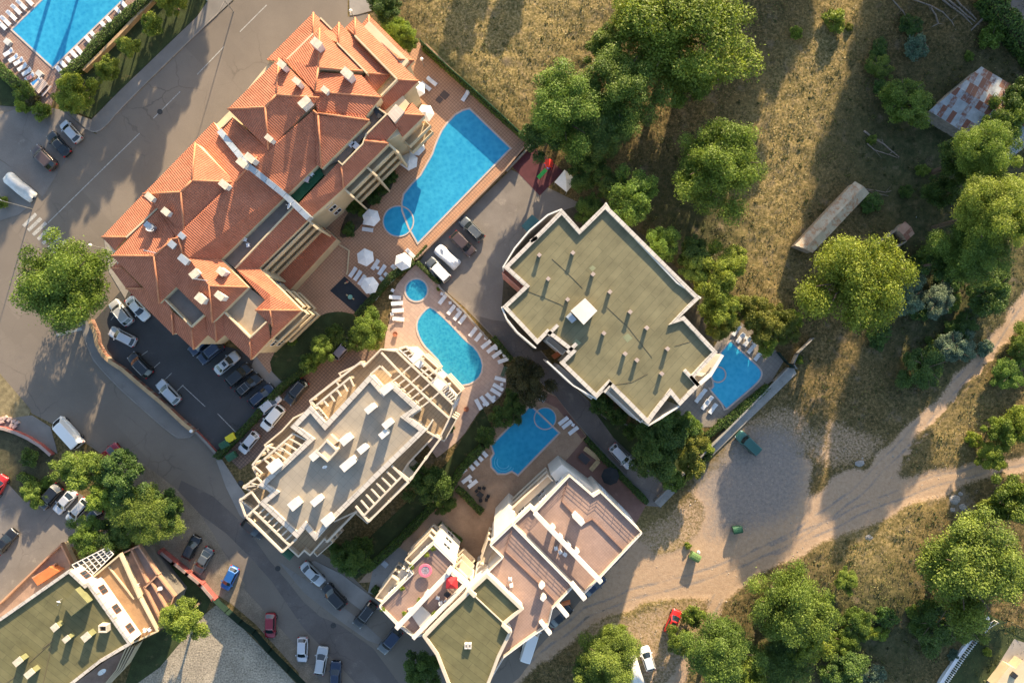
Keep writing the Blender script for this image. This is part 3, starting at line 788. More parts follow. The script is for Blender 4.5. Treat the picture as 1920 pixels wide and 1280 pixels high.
for i, rr in enumerate((22, 17, 12)):
    pts = [G(944 + rr * math.cos(math.radians(a)), 866 + rr * math.sin(math.radians(a))) for a in range(30, 215, 8)]
    r = MB(); r.ribbon(pts, 0.10, 0.09, 0.112 + i * 0.002); r.build('step', mat('pool_step_edge', (0.10, 0.42, 0.62), 0.4), st)
pool(smoothpoly(S0('1369,641 1369,641 1400,670 1422,690 1427,700 1422,712 1405,728 1362,764 1362,764 1334,731 1334,731 1341,722 1330,690'), 1), W_CYAN, 'blue pool with sun streaks beside the green roofed building')
pk = pool(circle(G(1346, 702), 12.5 * SC, 32), W_CYAN, 'tiny round pool beside the green roofed building', 0.18)
for ch in KIDS[pk.name]: ch.location.z += 0.014
pool(S0('a:100,225 400,503 1140,-215 840,-495'), W_BLUE, 'big rectangular blue pool at the upper left corner')
# ================================================================ buildings
def cen(pts): return sum((Vector((p[0], p[1], 0)) for p in pts), Vector()) / len(pts)
def ccw(poly):
    a = sum(poly[i][0] * poly[(i + 1) % len(poly)][1] - poly[(i + 1) % len(poly)][0] * poly[i][1] for i in range(len(poly)))
    return list(poly) if a > 0 else list(poly)[::-1]
def win_mesh():
    f = MB()
    w, h = 1.3, 1.35
    for (x, z, a, c) in ((0, h / 2, w, .09), (0, -h / 2, w, .09), (-w / 2, 0, .09, h), (w / 2, 0, .09, h), (0, 0, .06, h)):
        f.box((x, 0, z), (a, .09, c))
    return f
def add_windows(root, poly, z0, floors, fh, m_frame, spacing=3.2, only=None, cap=90, minlen=2.5):
    """one frame with its own pane per opening, on every wall of the footprint"""
    pl = ccw(poly)
    n = 0
    for i in range(len(pl)):
        a = Vector((pl[i][0], pl[i][1], 0)); b_ = Vector((pl[(i + 1) % len(pl)][0], pl[(i + 1) % len(pl)][1], 0))
        L = (b_ - a).length
        if L < minlen: continue
        d = (b_ - a) / L
        out = Vector((d.y, -d.x, 0))
        if only and not only(a, b_, out): continue
        k = max(1, int(L / spacing))
        for j in range(k):
            p = a + d * (L * (j + .5) / k) + out * 0.03
            for fl in range(floors):
                if n >= cap: return
                n += 1
                if not WP: 
                    f = win_mesh().build('window', m_frame, root, world=False)
                    g = MB(); g.box((0, 0, 0), (1.3, .04, 1.35))
                    gl = g.build('pane', PANE, f, world=False)
                    WP.append(f)
                else:
                    f = copy_tree(WP[0], root)
                    f.parent = root
                f.location = (p.x - root.location.x, p.y - root.location.y, z0 + fl * fh + 1.6)
                f.rotation_euler = (0, 0, math.atan2(d.y, d.x))
WP = []
def facing_cam(a, b_, out):
    m = (a + b_) / 2
    return out.dot(-m) > 0
def parapet(root, poly, z, h, w, m, name='parapet'):
    r = MB(); r.ribbon(inset(poly, w / 2), w, z - 0.02, z + h, closed=True)
    return r.build(name, m, root)
def railing(root, pts, z, h=1.0, m=None, closed=False, name='railing', step=1.4):
    r = MB()
    pts = [Vector((p[0], p[1], 0)) for p in pts]
    n = len(pts)
    for i in range(n if closed else n - 1):
        a, b_ = pts[i], pts[(i + 1) % n]
        L = (b_ - a).length
        if L < .05: continue
        for zz in (h, h * .66, h * .33):
            r.beam(a + Vector((0, 0, z + zz)), b_ + Vector((0, 0, z + zz)), .06 if zz == h else .03, .04)
        k = max(1, int(L / step))
        for j in range(k + 1):
            q = a + (b_ - a) * j / k
            r.box((q.x, q.y, z + h / 2 - .02), (.05, .05, h - .06), math.atan2((b_ - a).y, (b_ - a).x))
    return r.build(name, m or WHITE_M, root)
def balcony(root, a, b_, out, z, depth, m, rail_h=1.0, rm=None):
    a = Vector((a[0], a[1], 0)); b_ = Vector((b_[0], b_[1], 0)); out = Vector(out).normalized()
    r = MB()
    q = [a, b_, b_ + out * depth, a + out * depth]
    r.prism([(p.x, p.y) for p in q], z - .2, z)
    t = .14
    i0 = a + out * (depth - t / 2); i1 = b_ + out * (depth - t / 2)
    r.ribbon([a + out * .02 + (b_ - a).normalized() * t / 2, i0 + (b_ - a).normalized() * t / 2, i1 - (b_ - a).normalized() * t / 2, b_ + out * .02 - (b_ - a).normalized() * t / 2], t, z - .2, z + rail_h)
    return r.build('balcony', m, root)
def chimney(root, px, py, z0, h, w, l, ang, m=None, cap=None, name='chimney'):
    """px,py is where the top is seen"""
    c = G(px, py, z0 + h)
    r = MB()
    r.box((c.x, c.y, z0 + h / 2 - .3), (l, w, h + .6 - .16), adir(ang), 0)
    for sx in (-1, 1):
        for sy in (-1, 1):
            dx, dy = sx * (l / 2 - .08), sy * (w / 2 - .08)
            a = adir(ang)
            r.box((c.x + dx * math.cos(a) - dy * math.sin(a), c.y + dx * math.sin(a) + dy * math.cos(a), z0 + h - .02), (.12, .12, .26), a, 0)
    r.box((c.x, c.y, z0 + h + .13), (l + .16, w + .16, .09), adir(ang), 1)
    return r.build(name, [m or CHIM, cap or CHIMC], root)
def dish(root_loc, ang, label, size=.5):
    r = empty('satellite_dish', root_loc, adir(ang), label, 'satellite dish')
    b1 = MB(); b1.tube((0, 0, 0), (0, 0, .7), .035); b1.build('mast', METAL, r, world=False)
    d = MB(); d.lathe([(0.0, 0), (size * .5, .04), (size * .85, .12), (size, .2)], 18)
    o = d.build('reflector', WHITE_PL, r, world=False); o.location = (0.05, 0, .75); o.rotation_euler = (0, math.radians(55), 0)
    a = MB(); a.tube((0, 0, .7), (.55, 0, .9), .02); a.box((.58, 0, .92), (.12, .08, .08)); a.build('feed_arm', METAL, r, world=False)
    return r
def roof_face(mb, pts, zb=None, thick=.22, overhang=True):
    """tiled plane with tile coordinates along and across the slope; sides drop to zb as wall"""
    v = [Vector(p) for p in pts]
    n = Vector((0, 0, 0))
    for i in range(len(v)):
        a, b_ = v[i], v[(i + 1) % len(v)]
        n += Vector(((a.y - b_.y) * (a.z + b_.z), (a.z - b_.z) * (a.x + b_.x), (a.x - b_.x) * (a.y + b_.y)))
    n.normalize()
    if n.z < 0: v = v[::-1]; n = -n
    down = Vector((n.x, n.y, 0))
    if down.length < .02: down = Vector((.73, -.68, 0))
    down.normalize()
    dn = (down - n * down.dot(n)).normalized()
    across = n.cross(dn)
    uv = [(p.dot(across), p.dot(dn)) for p in v]
    mb.face(v, 0, uv)
    k = len(v)
    for i in range(k):
        a, b_ = v[i], v[(i + 1) % k]
        t = Vector((0, 0, thick))
        mb.face([a - t, b_ - t, b_, a], 1)
        if zb is not None:
            mb.face([Vector((a.x, a.y, zb)), Vector((b_.x, b_.y, zb)), b_ - t, a - t], 2)
    return mb
def ridge(root, segs, r=.14):
    for (a, b_) in segs:
        m = MB(); m.tube(a, b_, r, r, 8); m.build('ridge_tiles', RIDGE, root, smooth=True)

# ---------------------------------------------------------------- A: orange roofed hotel
A_FP = W('2:45,830 1:115,830 1:430,445 1:800,75 1:950,205 1:1005,150 1:1055,190 1:1135,110 1:1195,150 1:1245,95 1:1590,440 1:1540,500 1:1625,605 1:1530,710 1:1670,880 1:1500,1045 9:1330,550 9:660,1205 2:1690,680 2:1290,1070 3:1620,775 3:1240,1145 3:1010,965 3:960,1010 3:900,970 3:780,1070 3:620,955 3:250,610 3:190,530 3:140,440 3:150,370', h=10.7)
HOTEL = empty('hotel_building', tuple(cen(A_FP)), 0, 'large cream hotel under many hipped terracotta tile roofs beside the main street', 'building')
mb = MB(); mb.prism(inset(A_FP, 0.35), 0, 10.6); mb.build('wall', CREAM, HOTEL)
def hip(key, faces, ridges, zb, chims=()):
    mb = MB()
    for f in faces: roof_face(mb, W(f, key), zb)
    o = mb.build('roof', [ROOF_T, RIDGE, CREAM], HOTEL)
    ridge(o, [tuple(W(r, key)) for r in ridges])
    for c in chims:
        q = P('%s:%g,%g' % (c[0], c[1], c[2]))[0]
        chimney(o, q[0], q[1], c[3], c[4], c[5], c[6], c[7] if len(c) > 7 else 40, *(c[8:] if len(c) > 8 else ()))
    return o
MCH = (ZINC, ZINC)
# skirt roofs on the street side
hip('1', ['425,435,11.2 800,60,11.2 795,225,12.6 570,455,12.6', '800,60,11.2 950,195,11.2 1000,300,12.9 795,225,12.6'], ['800,60,11.25 797,225,12.65'], 10.4)
hip('1', ['945,200,11.4 1005,140,11.3 1000,300,12.6', '1005,140,11.3 1420,555,11.3 1235,545,12.6 1000,300,12.6', '1420,555,11.3 1300,690,11.3 1200,580,12.5 1235,545,12.6'],
    ['1005,140,11.35 1000,300,12.65', '1420,555,11.35 1235,545,12.65'], 10.4)
hip('1', ['1055,180,10.8 1135,100,10.7 1132,240,11.9', '1135,100,10.7 1640,605,10.7 1470,595,11.95 1132,240,11.9'],
    ['1135,100,10.75 1132,240,11.95', '1640,605,10.75 1470,595,12.0'], 10.0)
hip('1', ['1190,150,9.9 1245,80,9.8 1240,200,10.4', '1245,80,9.8 1605,440,9.8 1480,430,10.9 1240,195,10.4', '1605,440,9.8 1545,500,9.8 1480,430,10.9'],
    ['1605,440,9.85 1480,430,10.95', '1245,80,9.85 1240,195,10.45'], 9.0)
mb = MB(); roof_face(mb, W('1640,605,10.7 1385,860,10.4 1310,780,11.2 1345,730,11.7 1470,595,11.95', '1'), 9.5); mb.build('roof', [ROOF_T, RIDGE, CREAM], HOTEL)
# upper main hip, north block
hip('1', ['560,450,13.2 850,185,13.2 840,500,15.5 810,690,15.7 545,420,14.2', '850,185,13.2 1195,525,13.2 840,500,15.5'], ['850,185,13.25 840,500,15.55', '840,500,15.55 1195,525,13.25', '840,500,15.55 810,690,15.75'], 10.4,
    [('1', 825, 305, 14.0, 1.9, .95, 1.3), ('1', 895, 680, 15.1, .7, .6, .9)])
hip('1', ['810,690,15.6 822,535,15.0 1185,560,13.3 1340,735,13.2', '810,690,15.6 1340,735,13.2 1220,880,13.2 830,850,15.0'], ['810,690,15.65 1340,735,13.25'], 10.4,
    [('1', 1070, 545, 13.8, 1.9, .95, 1.4)])
# R3 west hip
hip('1', ['115,830,15.40 525,425,15.40 502,715,17.20 415,815,17.20', '525,425,15.40 850,740,15.40 502,715,17.20', '850,740,15.40 440,1155,15.40 415,815,17.20 502,715,17.20', '440,1155,15.40 115,830,15.40 415,815,17.20'],
    ['115,830,15.45 415,815,17.25', '415,815,17.25 502,715,17.25', '525,425,15.45 502,715,17.25', '502,715,17.25 850,740,15.45', '415,815,17.25 440,1155,15.45'], 11.0,
    [('1', 548, 475, 15.7, 1.5, .7, .95), ('1', 668, 608, 16.1, 1.3, .6, .95), ('1', 730, 775, 16.1, 1.1, .85, 1.5, -42), ('1', 447, 1065, 15.7, 1.0, .6, .95)])
# middle long roof
hip('1', ['2:370,495,11.4 2:940,-90,11.4 2:985,-20,12.7 2:490,600,12.7'], [], 10.4)
hip('2', ['500,600,12.8 985,-30,12.8 1:150,890,12.9 1:440,1150,15.4 2:1280,190,15.5 2:1110,390,15.5 2:640,830,15.5'], [], 10.4)
hip('2', ['1:440,1150,15.4 1:800,840,15.4 1:835,1262,13.0 2:1760,262,12.9 2:1000,1003,12.9 2:740,995,15.1 2:640,830,15.5 2:1110,390,15.5 2:1280,190,15.5'], ['660,830,15.6 690,960,15.4', '1290,190,15.55 1110,390,15.55'], 10.4,
    [('2', 690, 820, 15.2, .5, .6, .8, 40) + MCH, ('2', 1168, 238, 15.2, 1.7, .75, 1.3), ('2', 1232, 198, 15.2, 1.7, .75, 1.3)])
# south east cross hip
hip('9', ['270,110,15.3 290,90,15.5 980,130,13.3 1060,205,13.0', '290,130,15.4 1060,205,13.0 340,925,13.0', '230,60,15.3 290,130,15.4 340,925,13.0 270,870,13.2'],
    ['290,100,15.5 1060,205,13.05', '290,130,15.5 340,925,13.05', '220,60,15.4 290,120,15.5'], 11.6)
# R10 hip
hip('2', ['375,485,15.10 795,75,15.10 765,378,17.20 680,470,17.20', '795,75,15.10 1112,390,15.10 765,378,17.20', '1112,390,15.10 705,802,15.10 680,470,17.20 765,378,17.20', '705,802,15.10 375,485,15.10 680,470,17.20'],
    ['375,485,15.15 680,470,17.25', '680,470,17.25 765,378,17.25', '795,75,15.15 765,378,17.25', '765,378,17.25 1112,390,15.15', '680,470,17.25 705,802,15.15'], 11.0,
    [('2', 432, 510, 15.3, .9, .65, 1.1), ('2', 560, 628, 15.5, .9, .7, .95), ('2', 1025, 410, 15.4, 1.2, .75, 1.15)])
# west wing
hip('2', ['45,830,11.2 375,488,11.2 490,600,12.6 242,830,12.6', '45,830,11.2 242,830,12.6 150,935,11.2'], ['45,830,11.25 242,830,12.65'], 10.4)
hip('3', ['2:125,980,12.9 2:500,600,12.9 2:665,760,14.6 2:610,845,15.3 2:465,972,15.2', '125,340,12.9 465,340,15.2 505,718,12.9', '465,340,15.2 610,205,15.4 605,290,14.9 640,585,12.9 505,718,12.9'],
    ['125,340,12.95 465,340,15.25', '465,340,15.25 505,718,12.95', '465,340,15.25 610,205,15.4'], 10.4,
    [('2', 425, 742, 13.8, 1.1, .65, 1.15) + (40,) + MCH, ('3', 612, 250, 14.9, .7, .75, .85) + (40,) + MCH])
hip('3', ['610,205,15.5 670,190,15.5 740,355,15.0 905,580,15.3 930,872,12.9 640,585,12.9 605,290,14.9', '740,355,15.0 990,362,12.95 1215,590,12.9 905,580,15.3', '905,580,15.3 1215,590,12.9 930,872,12.9'],
    ['905,580,15.35 1215,590,12.95', '905,580,15.35 930,872,12.95', '610,205,15.5 670,195,15.55'], 10.4,
    [('3', 703, 370, 14.5, 1.1, .75, 1.35) + (40,) + MCH, ('3', 790, 483, 14.6, 1.1, .8, 1.2, -40), ('3', 1003, 465, 13.5, 1.3, .75, 1.05), ('3', 838, 680, 14.0, 1.3, .95, 1.25), ('3', 990, 660, 13.8, 1.2, .75, 1.15)])
hip('3', ['120,437,10.4 180,375,10.4 215,437,11.3', '120,437,10.4 215,437,11.3 372,600,11.5 240,600,10.5', '240,600,10.4 380,600,12.0 560,690,12.3 605,780,12.2 615,968,10.5'],
    ['120,437,10.45 215,437,11.35', '240,600,10.5 385,600,12.05', '605,780,12.25 617,968,10.55'], 9.6)
hip('3', ['617,968,10.5 605,780,12.1 760,905,12.2 780,1087,10.5 640,955,10.5', '780,1087,10.5 760,905,12.2 862,812,12.2 893,972,10.7'], ['760,905,12.25 780,1087,10.55'], 9.6)
hip('3', ['893,972,10.7 862,812,12.0 950,860,12.2 963,1027,10.5', '963,1027,10.5 950,860,12.2 1020,795,12.0 1028,972,10.7'], ['950,860,12.25 963,1027,10.55'], 9.6)
hip('3', ['1028,972,10.7 1020,795,12.1 1228,995,12.2 1240,1168,10.5', '1240,1168,10.5 1228,995,12.2 1370,865,12.3 1398,1000,10.7'], ['1228,995,12.25 1240,1168,10.55'], 9.6)
hip('3', ['1275,772,12.4 1392,650,12.6 1642,775,10.9 1395,775,13.0', '1275,775,12.4 1395,775,13.0 1410,905,11.9 1370,865,12.2', '1395,775,13.0 1642,775,10.9 1398,1005,10.8 1410,905,11.9'],
    ['1275,773,12.5 1395,775,13.05', '1395,775,13.05 1642,775,10.95', '1395,775,13.05 1410,905,11.95'], 9.6)
# long lower roofs above the pool facade
hip('3', ['1105,430,12.3 2:1575,590,12.3 2:1695,692,11.0 3:1300,437,11.0', '1105,430,12.3 1300,437,11.0 1480,612,11.0 1642,775,10.9 1395,650,12.3 1352,692,12.3'], [], 9.6)
hip('9', ['2:1625,560,12.3 9:590,845,12.3 9:640,880,12.2 9:672,1222,11.0 2:1700,685,11.0'], ['640,880,12.25 672,1222,11.05'], 9.6)
hip('9', ['650,880,12.3 985,520,12.4 1345,550,11.0 672,1222,11.0', '985,520,12.4 1000,485,12.3 1310,505,11.1 1345,550,11.0'], ['985,515,12.45 1350,550,11.05'], 9.6)
hip('9', ['1330,130,12.3 1475,325,11.1 1315,500,11.0 1010,485,12.1 1010,420,12.2'], [], 9.6)
hip('9', ['1540,150,11.6 1650,-30,11.0 1700,-60,10.4 1885,130,10.3 1580,115,11.8', '1580,115,11.8 1885,130,10.3 1555,455,10.3 1430,250,11.7'], ['1580,115,11.85 1885,130,10.35'], 9.0)
mb = MB(); roof_face(mb, W('1310,790,11.5 1385,862,11.3 1500,1000,11.2 1390,880,11.4', '1'), 10.0); mb.build('roof', [ROOF_T, RIDGE, CREAM], HOTEL)
# flat terraces between the roofs
def deck(root, pts, z, m, name='roof_terrace', edge=None, eh=.9, ew=.18, zb=None):
    mb = MB(); mb.prism(pts, (z - .5) if zb is None else zb, z); o = mb.build(name, m, root)
    if edge:
        for e in edge:
            r = MB(); r.ribbon(e, ew, z - .3, z + eh); r.build('parapet', CREAM, o)
    return o
deck(HOTEL, W('9:985,125 9:1165,-10 9:1320,115 9:1000,420 9:650,875 9:590,815 9:470,870 9:345,925 9:1055,205', h=11.6), 11.6, DECK_G, edge=[W('9:1160,0 9:1320,115 9:1010,420 9:960,560 9:655,870 9:595,815', h=12.4)])
deck(HOTEL, W('2:1480,500 2:1775,240 2:1820,335 2:1620,545', h=11.6), 11.6, TURF, edge=[W('2:1555,470 2:1670,355', h=12.5)])
deck(HOTEL, W('2:1480,520 2:1610,600 2:1110,1078 2:1000,1003', h=11.6), 11.6, DECK_G, edge=[W('2:1575,590 2:1110,1078', h=12.5)])
deck(HOTEL, W('3:640,585 3:862,808 3:760,905 3:545,690', h=11.7), 11.7, DECK_G, edge=[W('3:548,688 3:762,905 3:862,812', h=12.6)])
deck(HOTEL, W('3:1020,790 3:1215,590 3:1352,690 3:1275,772 3:1362,862 3:1228,990', h=11.7), 11.7, mat('terrace_tan_plain', (0.33, 0.26, 0.185), 0.85, 0.12, 0.8), edge=[W('3:1025,790 3:1228,992 3:1362,865', h=12.6)])
mb = MB(); mb.prism(W('1:1390,870 1:1460,790 1:1530,850 1:1450,940', h=12.2), 10, 12.2); mb.build('flat_canopy', paver('canopy_boards', (0.60, 0.50, 0.40), (0.52, 0.42, 0.34), (0.42, 0.34, 0.28), (0.4, 6.0), -42, 0.03), HOTEL)
# parapets that stand between roof steps
for s_ in ('1:565,455,13.3 1:800,225,13.3', '1:990,300,13.4 1:1232,545,13.4', '1:1130,240,12.4 1:1470,590,12.4', '1:1470,590,12.4 1:1340,722,12.2', '2:240,832,13.0 2:490,600,13.0', '1:70,970,13.1 1:150,890,13.1', '1:745,865,14.0 1:815,800,14.0', '1:855,100,11.5 1:950,195,11.5'):
    q = W(s_); mb = MB(); mb.beam(q[0], q[1], .22, 1.0); mb.build('upstand', CREAM, HOTEL)
# zinc capped fire wall running down the roof
pts = W('1:45,1000,13.6 2:1210,255,16.2 2:1510,495,13.8 2:1700,680,12.9')
mb = MB()
for a, b_ in zip(pts[:-1], pts[1:]):
    L = (b_ - a).length; k = int(L / 1.6) + 1
    for j in range(k):
        mb.beam(a + (b_ - a) * (j / k), a + (b_ - a) * ((j + .97) / k), .78, 1.8)
mb.build('fire_wall_capping', ZINC, HOTEL)
# low orange roof in front of the pool facade and the open storeys above it
lo = MB(); roof_face(lo, W('3:1420,500,3.6 3:1815,110,3.6 3:1922,205,3.2 3:1552,608,3.2'), 0); lo.build('entrance_roof', [ROOF_T, RIDGE, CREAM], HOTEL)
def strip_balconies(a, b_, out, n, z0, fh, depth, m=CREAM):
    for i in range(n): balcony(HOTEL, a, b_, out, z0 + i * fh, depth, m)
vout = (W('3:1922,205', h=3) [0] - W('3:1815,110', h=3)[0])
vout = Vector((vout.x, vout.y, 0)).normalized()
ea, eb = W('2:1300,1080,10.7 2:1690,690,10.7')
strip_balconies(ea - vout * .5, eb - vout * .5, vout, 3, 3.6, 2.8, 1.1)
ec, ed = W('9:672,1222,10.7 9:1345,550,10.7')
strip_balconies(ec - vout * .5, ed - vout * .5, vout, 3, 3.0, 2.9, 1.5)
ee, ef = W('9:1555,455,10.0 9:1885,130,10.0')
strip_balconies(ee - vout * .5, ef - vout * .5, vout, 2, 3.0, 3.1, 1.3)
eg, eh_ = W('3:1642,775,10.6 3:1398,1005,10.6')
strip_balconies(eh_ - vout * .4, eg - vout * .4, vout, 3, 2.6, 2.8, 1.1)
ei, ej = W('3:1480,620,10.6 3:1620,760,10.6')
u2 = (ej - ei).normalized(); vo2 = Vector((-u2.y, u2.x, 0)); vo2 = vo2 if vo2.dot(-ei) > 0 else -vo2
strip_balconies(ei - vo2 * .4, ej - vo2 * .4, vo2, 3, 2.6, 2.8, .9)
for (q, r_) in (('2:1300,1080,10.7', 2.0), ('2:1690,690,10.7', 2.0), ('9:672,1222,10.7', 2.0), ('9:1020,900,10.7', 2.0), ('9:1345,550,10.7', 2.0)):
    p = W(q)[0]; mb = MB(); mb.beam(p - vout * .3 + Vector((0, 0, -.2)), p + vout * r_ + Vector((0, 0, -.2)), .28, 10.4); mb.build('balcony_divider', CREAM, HOTEL)
add_windows(HOTEL, inset(A_FP, 0.35), 1.0, 3, 2.85, WHITE_PL, 3.6, lambda a, b_, o: facing_cam(a, b_, o) and (b_ - a).length > 6, 90)
dish(W('2:450,785,14.2')[0] + Vector((0, 0, 0)), 300, 'white satellite dish beside the zinc chimney on the west hotel roof')
dish(W('2:1570,592,12.6')[0], 200, 'white satellite dish by the lower end of the zinc fire wall')
for (a, b_, lab) in (('3:395,298,14.9', '3:500,322,14.6', 'thin aerial pole lying over the western hip of the hotel roof'), ('3:790,525,15.4', '3:915,542,15.2', 'thin aerial pole below the middle chimneys of the south wing')):
    q = W(a + ' ' + b_); r = empty('aerial_mast', tuple(q[0]), 0, lab, 'aerial')
    m_ = MB(); m_.tube(q[0] + Vector((0, 0, .5)), q[1] + Vector((0, 0, .7)), .05); m_.build('pole', METAL, r)
    m_ = MB(); m_.tube(q[0] + Vector((0, 0, -.6)), q[0] + Vector((0, 0, .55)), .03); m_.build('bracket', METAL, r)

# ---------------------------------------------------------------- B: pale building with grey roof and pergola frames
BH = 14.0; BL = 11.2
B_ROOF = W('4:1160,280 4:1275,415 4:1345,345 4:1595,575 4:1490,645 4:1645,760 5:850,890 5:692,1068 5:605,965 5:535,1048 5:208,742 5:312,655 5:205,587 5:622,200 5:475,92 4:650,548 4:775,697', h=BH + .45)
B_FP = W('4:1250,60 4:1370,75 4:1470,40 4:1580,150 4:1790,340 4:1905,470 4:1850,650 4:1760,835 4:1720,810 4:1490,1050 4:1440,1130 4:1500,1190 5:1150,912 5:1050,815 5:790,1080 5:770,1060 5:645,1200 5:595,1160 5:545,1212 5:455,1130 5:405,1168 5:95,862 5:150,808 5:38,722 5:128,645 5:60,612 5:190,522 5:145,440 5:290,325 5:248,245 4:400,760 4:500,650 4:660,570 4:635,505 4:870,320 4:905,300 4:885,270 4:1080,180 4:1105,205', h=BL + 1.0)
PALE = empty('apartment_building', tuple(cen(B_FP)), 0, 'pale cream apartment block with grey slab roof ringed by pergola frames', 'building')
mb = MB(); mb.prism(inset(B_FP, .1), 0, BL); mb.build('wall', CREAM_B, PALE)
mb = MB(); mb.prism(inset(B_FP, .3), BL - .1, BL + .02, bottom=False); pd = mb.build('roof_terrace', DECK_B, PALE)
parapet(PALE, B_FP, BL, .95, .22, CREAM_B)
mb = MB(); mb.prism(inset(B_ROOF, .1), BL, BH - .02); mb.build('upper_wall', CREAM_B, PALE)
mb = MB(); mb.prism(inset(B_ROOF, .45), BH - .1, BH, bottom=False); broof = mb.build('roof', ROOF_G, PALE)
r = MB(); r.ribbon(inset(B_ROOF, .35), .7, BH - .3, BH + .45, closed=True); r.build('parapet', STONE_W, broof)
def ladder(root, a0, a1, b0, b1, n, z, w=.27, h=.3, m=None, post=True, outer=True, mid=None):
    """beam lines a (by the roof) and b (outer) joined by n rungs; posts under the outer line"""
    r = MB()
    a0, a1, b0, b1 = [Vector((p[0], p[1], z)) for p in (a0, a1, b0, b1)]
    if outer: r.beam(b0, b1, w, h + .05)
    if mid is not None:
        m0 = a0.lerp(b0, mid); m1_ = a1.lerp(b1, mid); r.beam(m0 + Vector((0, 0, .004)), m1_ + Vector((0, 0, .004)), w, h)
    for i in range(n):
        t = i / (n - 1)
        e = b0.lerp(b1, t) if mid is None else a0.lerp(b0, mid).lerp(a1.lerp(b1, mid), t)
        r.beam(a0.lerp(a1, t) + Vector((0, 0, -.03)), e + Vector((0, 0, -.03)), w * .75, h)
    if mid is not None:
        for p, q in ((a0, b0), (a1, b1)): r.beam(p + Vector((0, 0, -.02)), q + Vector((0, 0, -.02)), w, h)
    o = r.build('pergola_frame', m or CREAM_B, root)
    if post:
        for t in (0.02, .5, .98):
            q = b0.lerp(b1, t)
            pm = MB(); pm.box((q.x, q.y, z - (BH + .2 - BL) / 2 - .2), (.3, .3, BH + .2 - BL - .3)); pm.build('post', m or CREAM_B, o)
    return o
ZP = BH + .2
def L4(s): return W(s, '4', ZP)
q = L4('745,600 1020,385 700,545 985,310'); ladder(PALE, q[0], q[1], q[2], q[3], 6, ZP)
q = L4('690,560 1110,215 650,505 1080,175'); ladder(PALE, q[0], q[1], q[2], q[3], 3, ZP)
q = L4('620,850 350,1100 500,790 250,1010'); ladder(PALE, q[0], q[1], q[2], q[3], 7, ZP)
q = L4('430,940 230,1130 275,900 150,1060'); ladder(PALE, q[0], q[1], q[2], q[3], 2, ZP)
q = L4('1345,1065 5:1035,770 5:1490,565 5:1145,905'); ladder(PALE, q[0], q[1], q[2], q[3], 8, ZP, mid=.62)
q = W('5:215,755 5:530,1050 5:98,862 5:405,1165', h=ZP); ladder(PALE, q[0], q[1], q[2], q[3], 9, ZP, mid=.5)
q = L4('1345,345 1590,570 1430,280 1672,507'); ladder(PALE, q[0], q[1], q[2], q[3], 7, ZP)
q = L4('1432,278 1674,505 1515,205 1757,432'); ladder(PALE, q[0], q[1], q[2], q[3], 4, ZP)
q = L4('1517,203 1759,430 1590,145 1835,378'); ladder(PALE, q[0], q[1], q[2], q[3], 4, ZP)
for s_ in ('1430,280 1255,95', '1515,205 1385,80', '1672,507 1835,655', '1757,432 1870,540', '1255,215 1340,300', '1165,280 1245,210', '1345,345 1250,400'):
    q = L4(s_); r = MB(); r.beam(q[0], q[1], .26, .3); r.build('pergola_beam', CREAM_B, PALE)
q = L4('1600,580 1700,670 1500,650 1640,760'); ladder(PALE, q[0], q[1], q[2], q[3], 2, ZP)
q = L4('1645,770 1400,1110 1760,835 1500,1190'); ladder(PALE, q[0], q[1], q[2], q[3], 2, ZP)
q = W('5:850,905 5:780,1070 5:1045,815 5:790,1080', h=ZP - 1.5); ladder(PALE, q[0], q[1], q[2], q[3], 2, ZP - 1.5, post=False)
q = W('5:310,660 5:205,590 5:190,525 5:70,610', h=ZP); ladder(PALE, q[0], q[1], q[2], q[3], 3, ZP)
q = W('5:210,745 5:90,860 5:140,650 5:40,722', h=ZP); ladder(PALE, q[0], q[1], q[2], q[3], 2, ZP)
# white glass canopies over the pool side
for s_, nm in (('1500,50 1570,150 1470,40 1590,130', 0), ('1640,250 1740,340 1680,220 1780,310', 1)):
    pass
for i, s_ in enumerate(('1470,40 1400,60 1700,330 1745,290', '1760,330 1720,370 1850,510 1905,470')):
    q = W(s_, '4', BL + 1.4)
    r = MB()
    for k in range(9):
        t = k / 8
        a = q[0].lerp(q[3], t); b_ = q[1].lerp(q[2], t)
        r.beam(a, b_, .16, .16)
    r.beam(q[0], q[3], .22, .2); r.beam(q[1], q[2], .22, .2)
    r.build('slatted_canopy', WHITE_W, PALE)
r = MB(); r.box(tuple(G(*P('4:1560,170')[0], BL + 1.6)[:2]) + (BL + 1.4,), (1.9, 1.1, .3), adir(42)); r.build('white_canopy', WHITE_PL, PALE)
r = MB(); r.box(tuple(G(*P('4:1745,365')[0], BL + 1.6)[:2]) + (BL + 1.4,), (1.7, 1.1, .3), adir(42)); r.build('white_canopy', WHITE_PL, PALE)
for c in ((1160, 575, 1.9, .75, 1.25), (1295, 410, 2.2, .9, 1.3), (1310, 705, 1.7, .8, 1.2), (1280, 790, 1.5, .7, 1.2), (950, 840, 1.8, .95, 1.35), (1095, 920, 1.6, .8, 1.15), (970, 1050, 2.0, .95, 1.95),
          (690, 975, 1.4, .85, 1.35), (335, 1070, 1.4, 1.2, 1.5)):
    q_ = P('4:%g,%g' % c[:2])[0]; chimney(broof, q_[0], q_[1], BH, c[2], c[3], c[4], -40, WHITE_W, WHITE_W)
for c in ((510, 755, 1.5, 1.1, 1.3), (700, 725, 1.6, .8, 1.3), (795, 890, 1.5, 1.1, 1.3)):
    q_ = P('5:%g,%g' % c[:2])[0]; chimney(broof, q_[0], q_[1], BH, c[2], c[3], c[4], -40, WHITE_W, WHITE_W)
q = W('785,840 885,935 795,1035 690,945', '4', BH + 1.6)
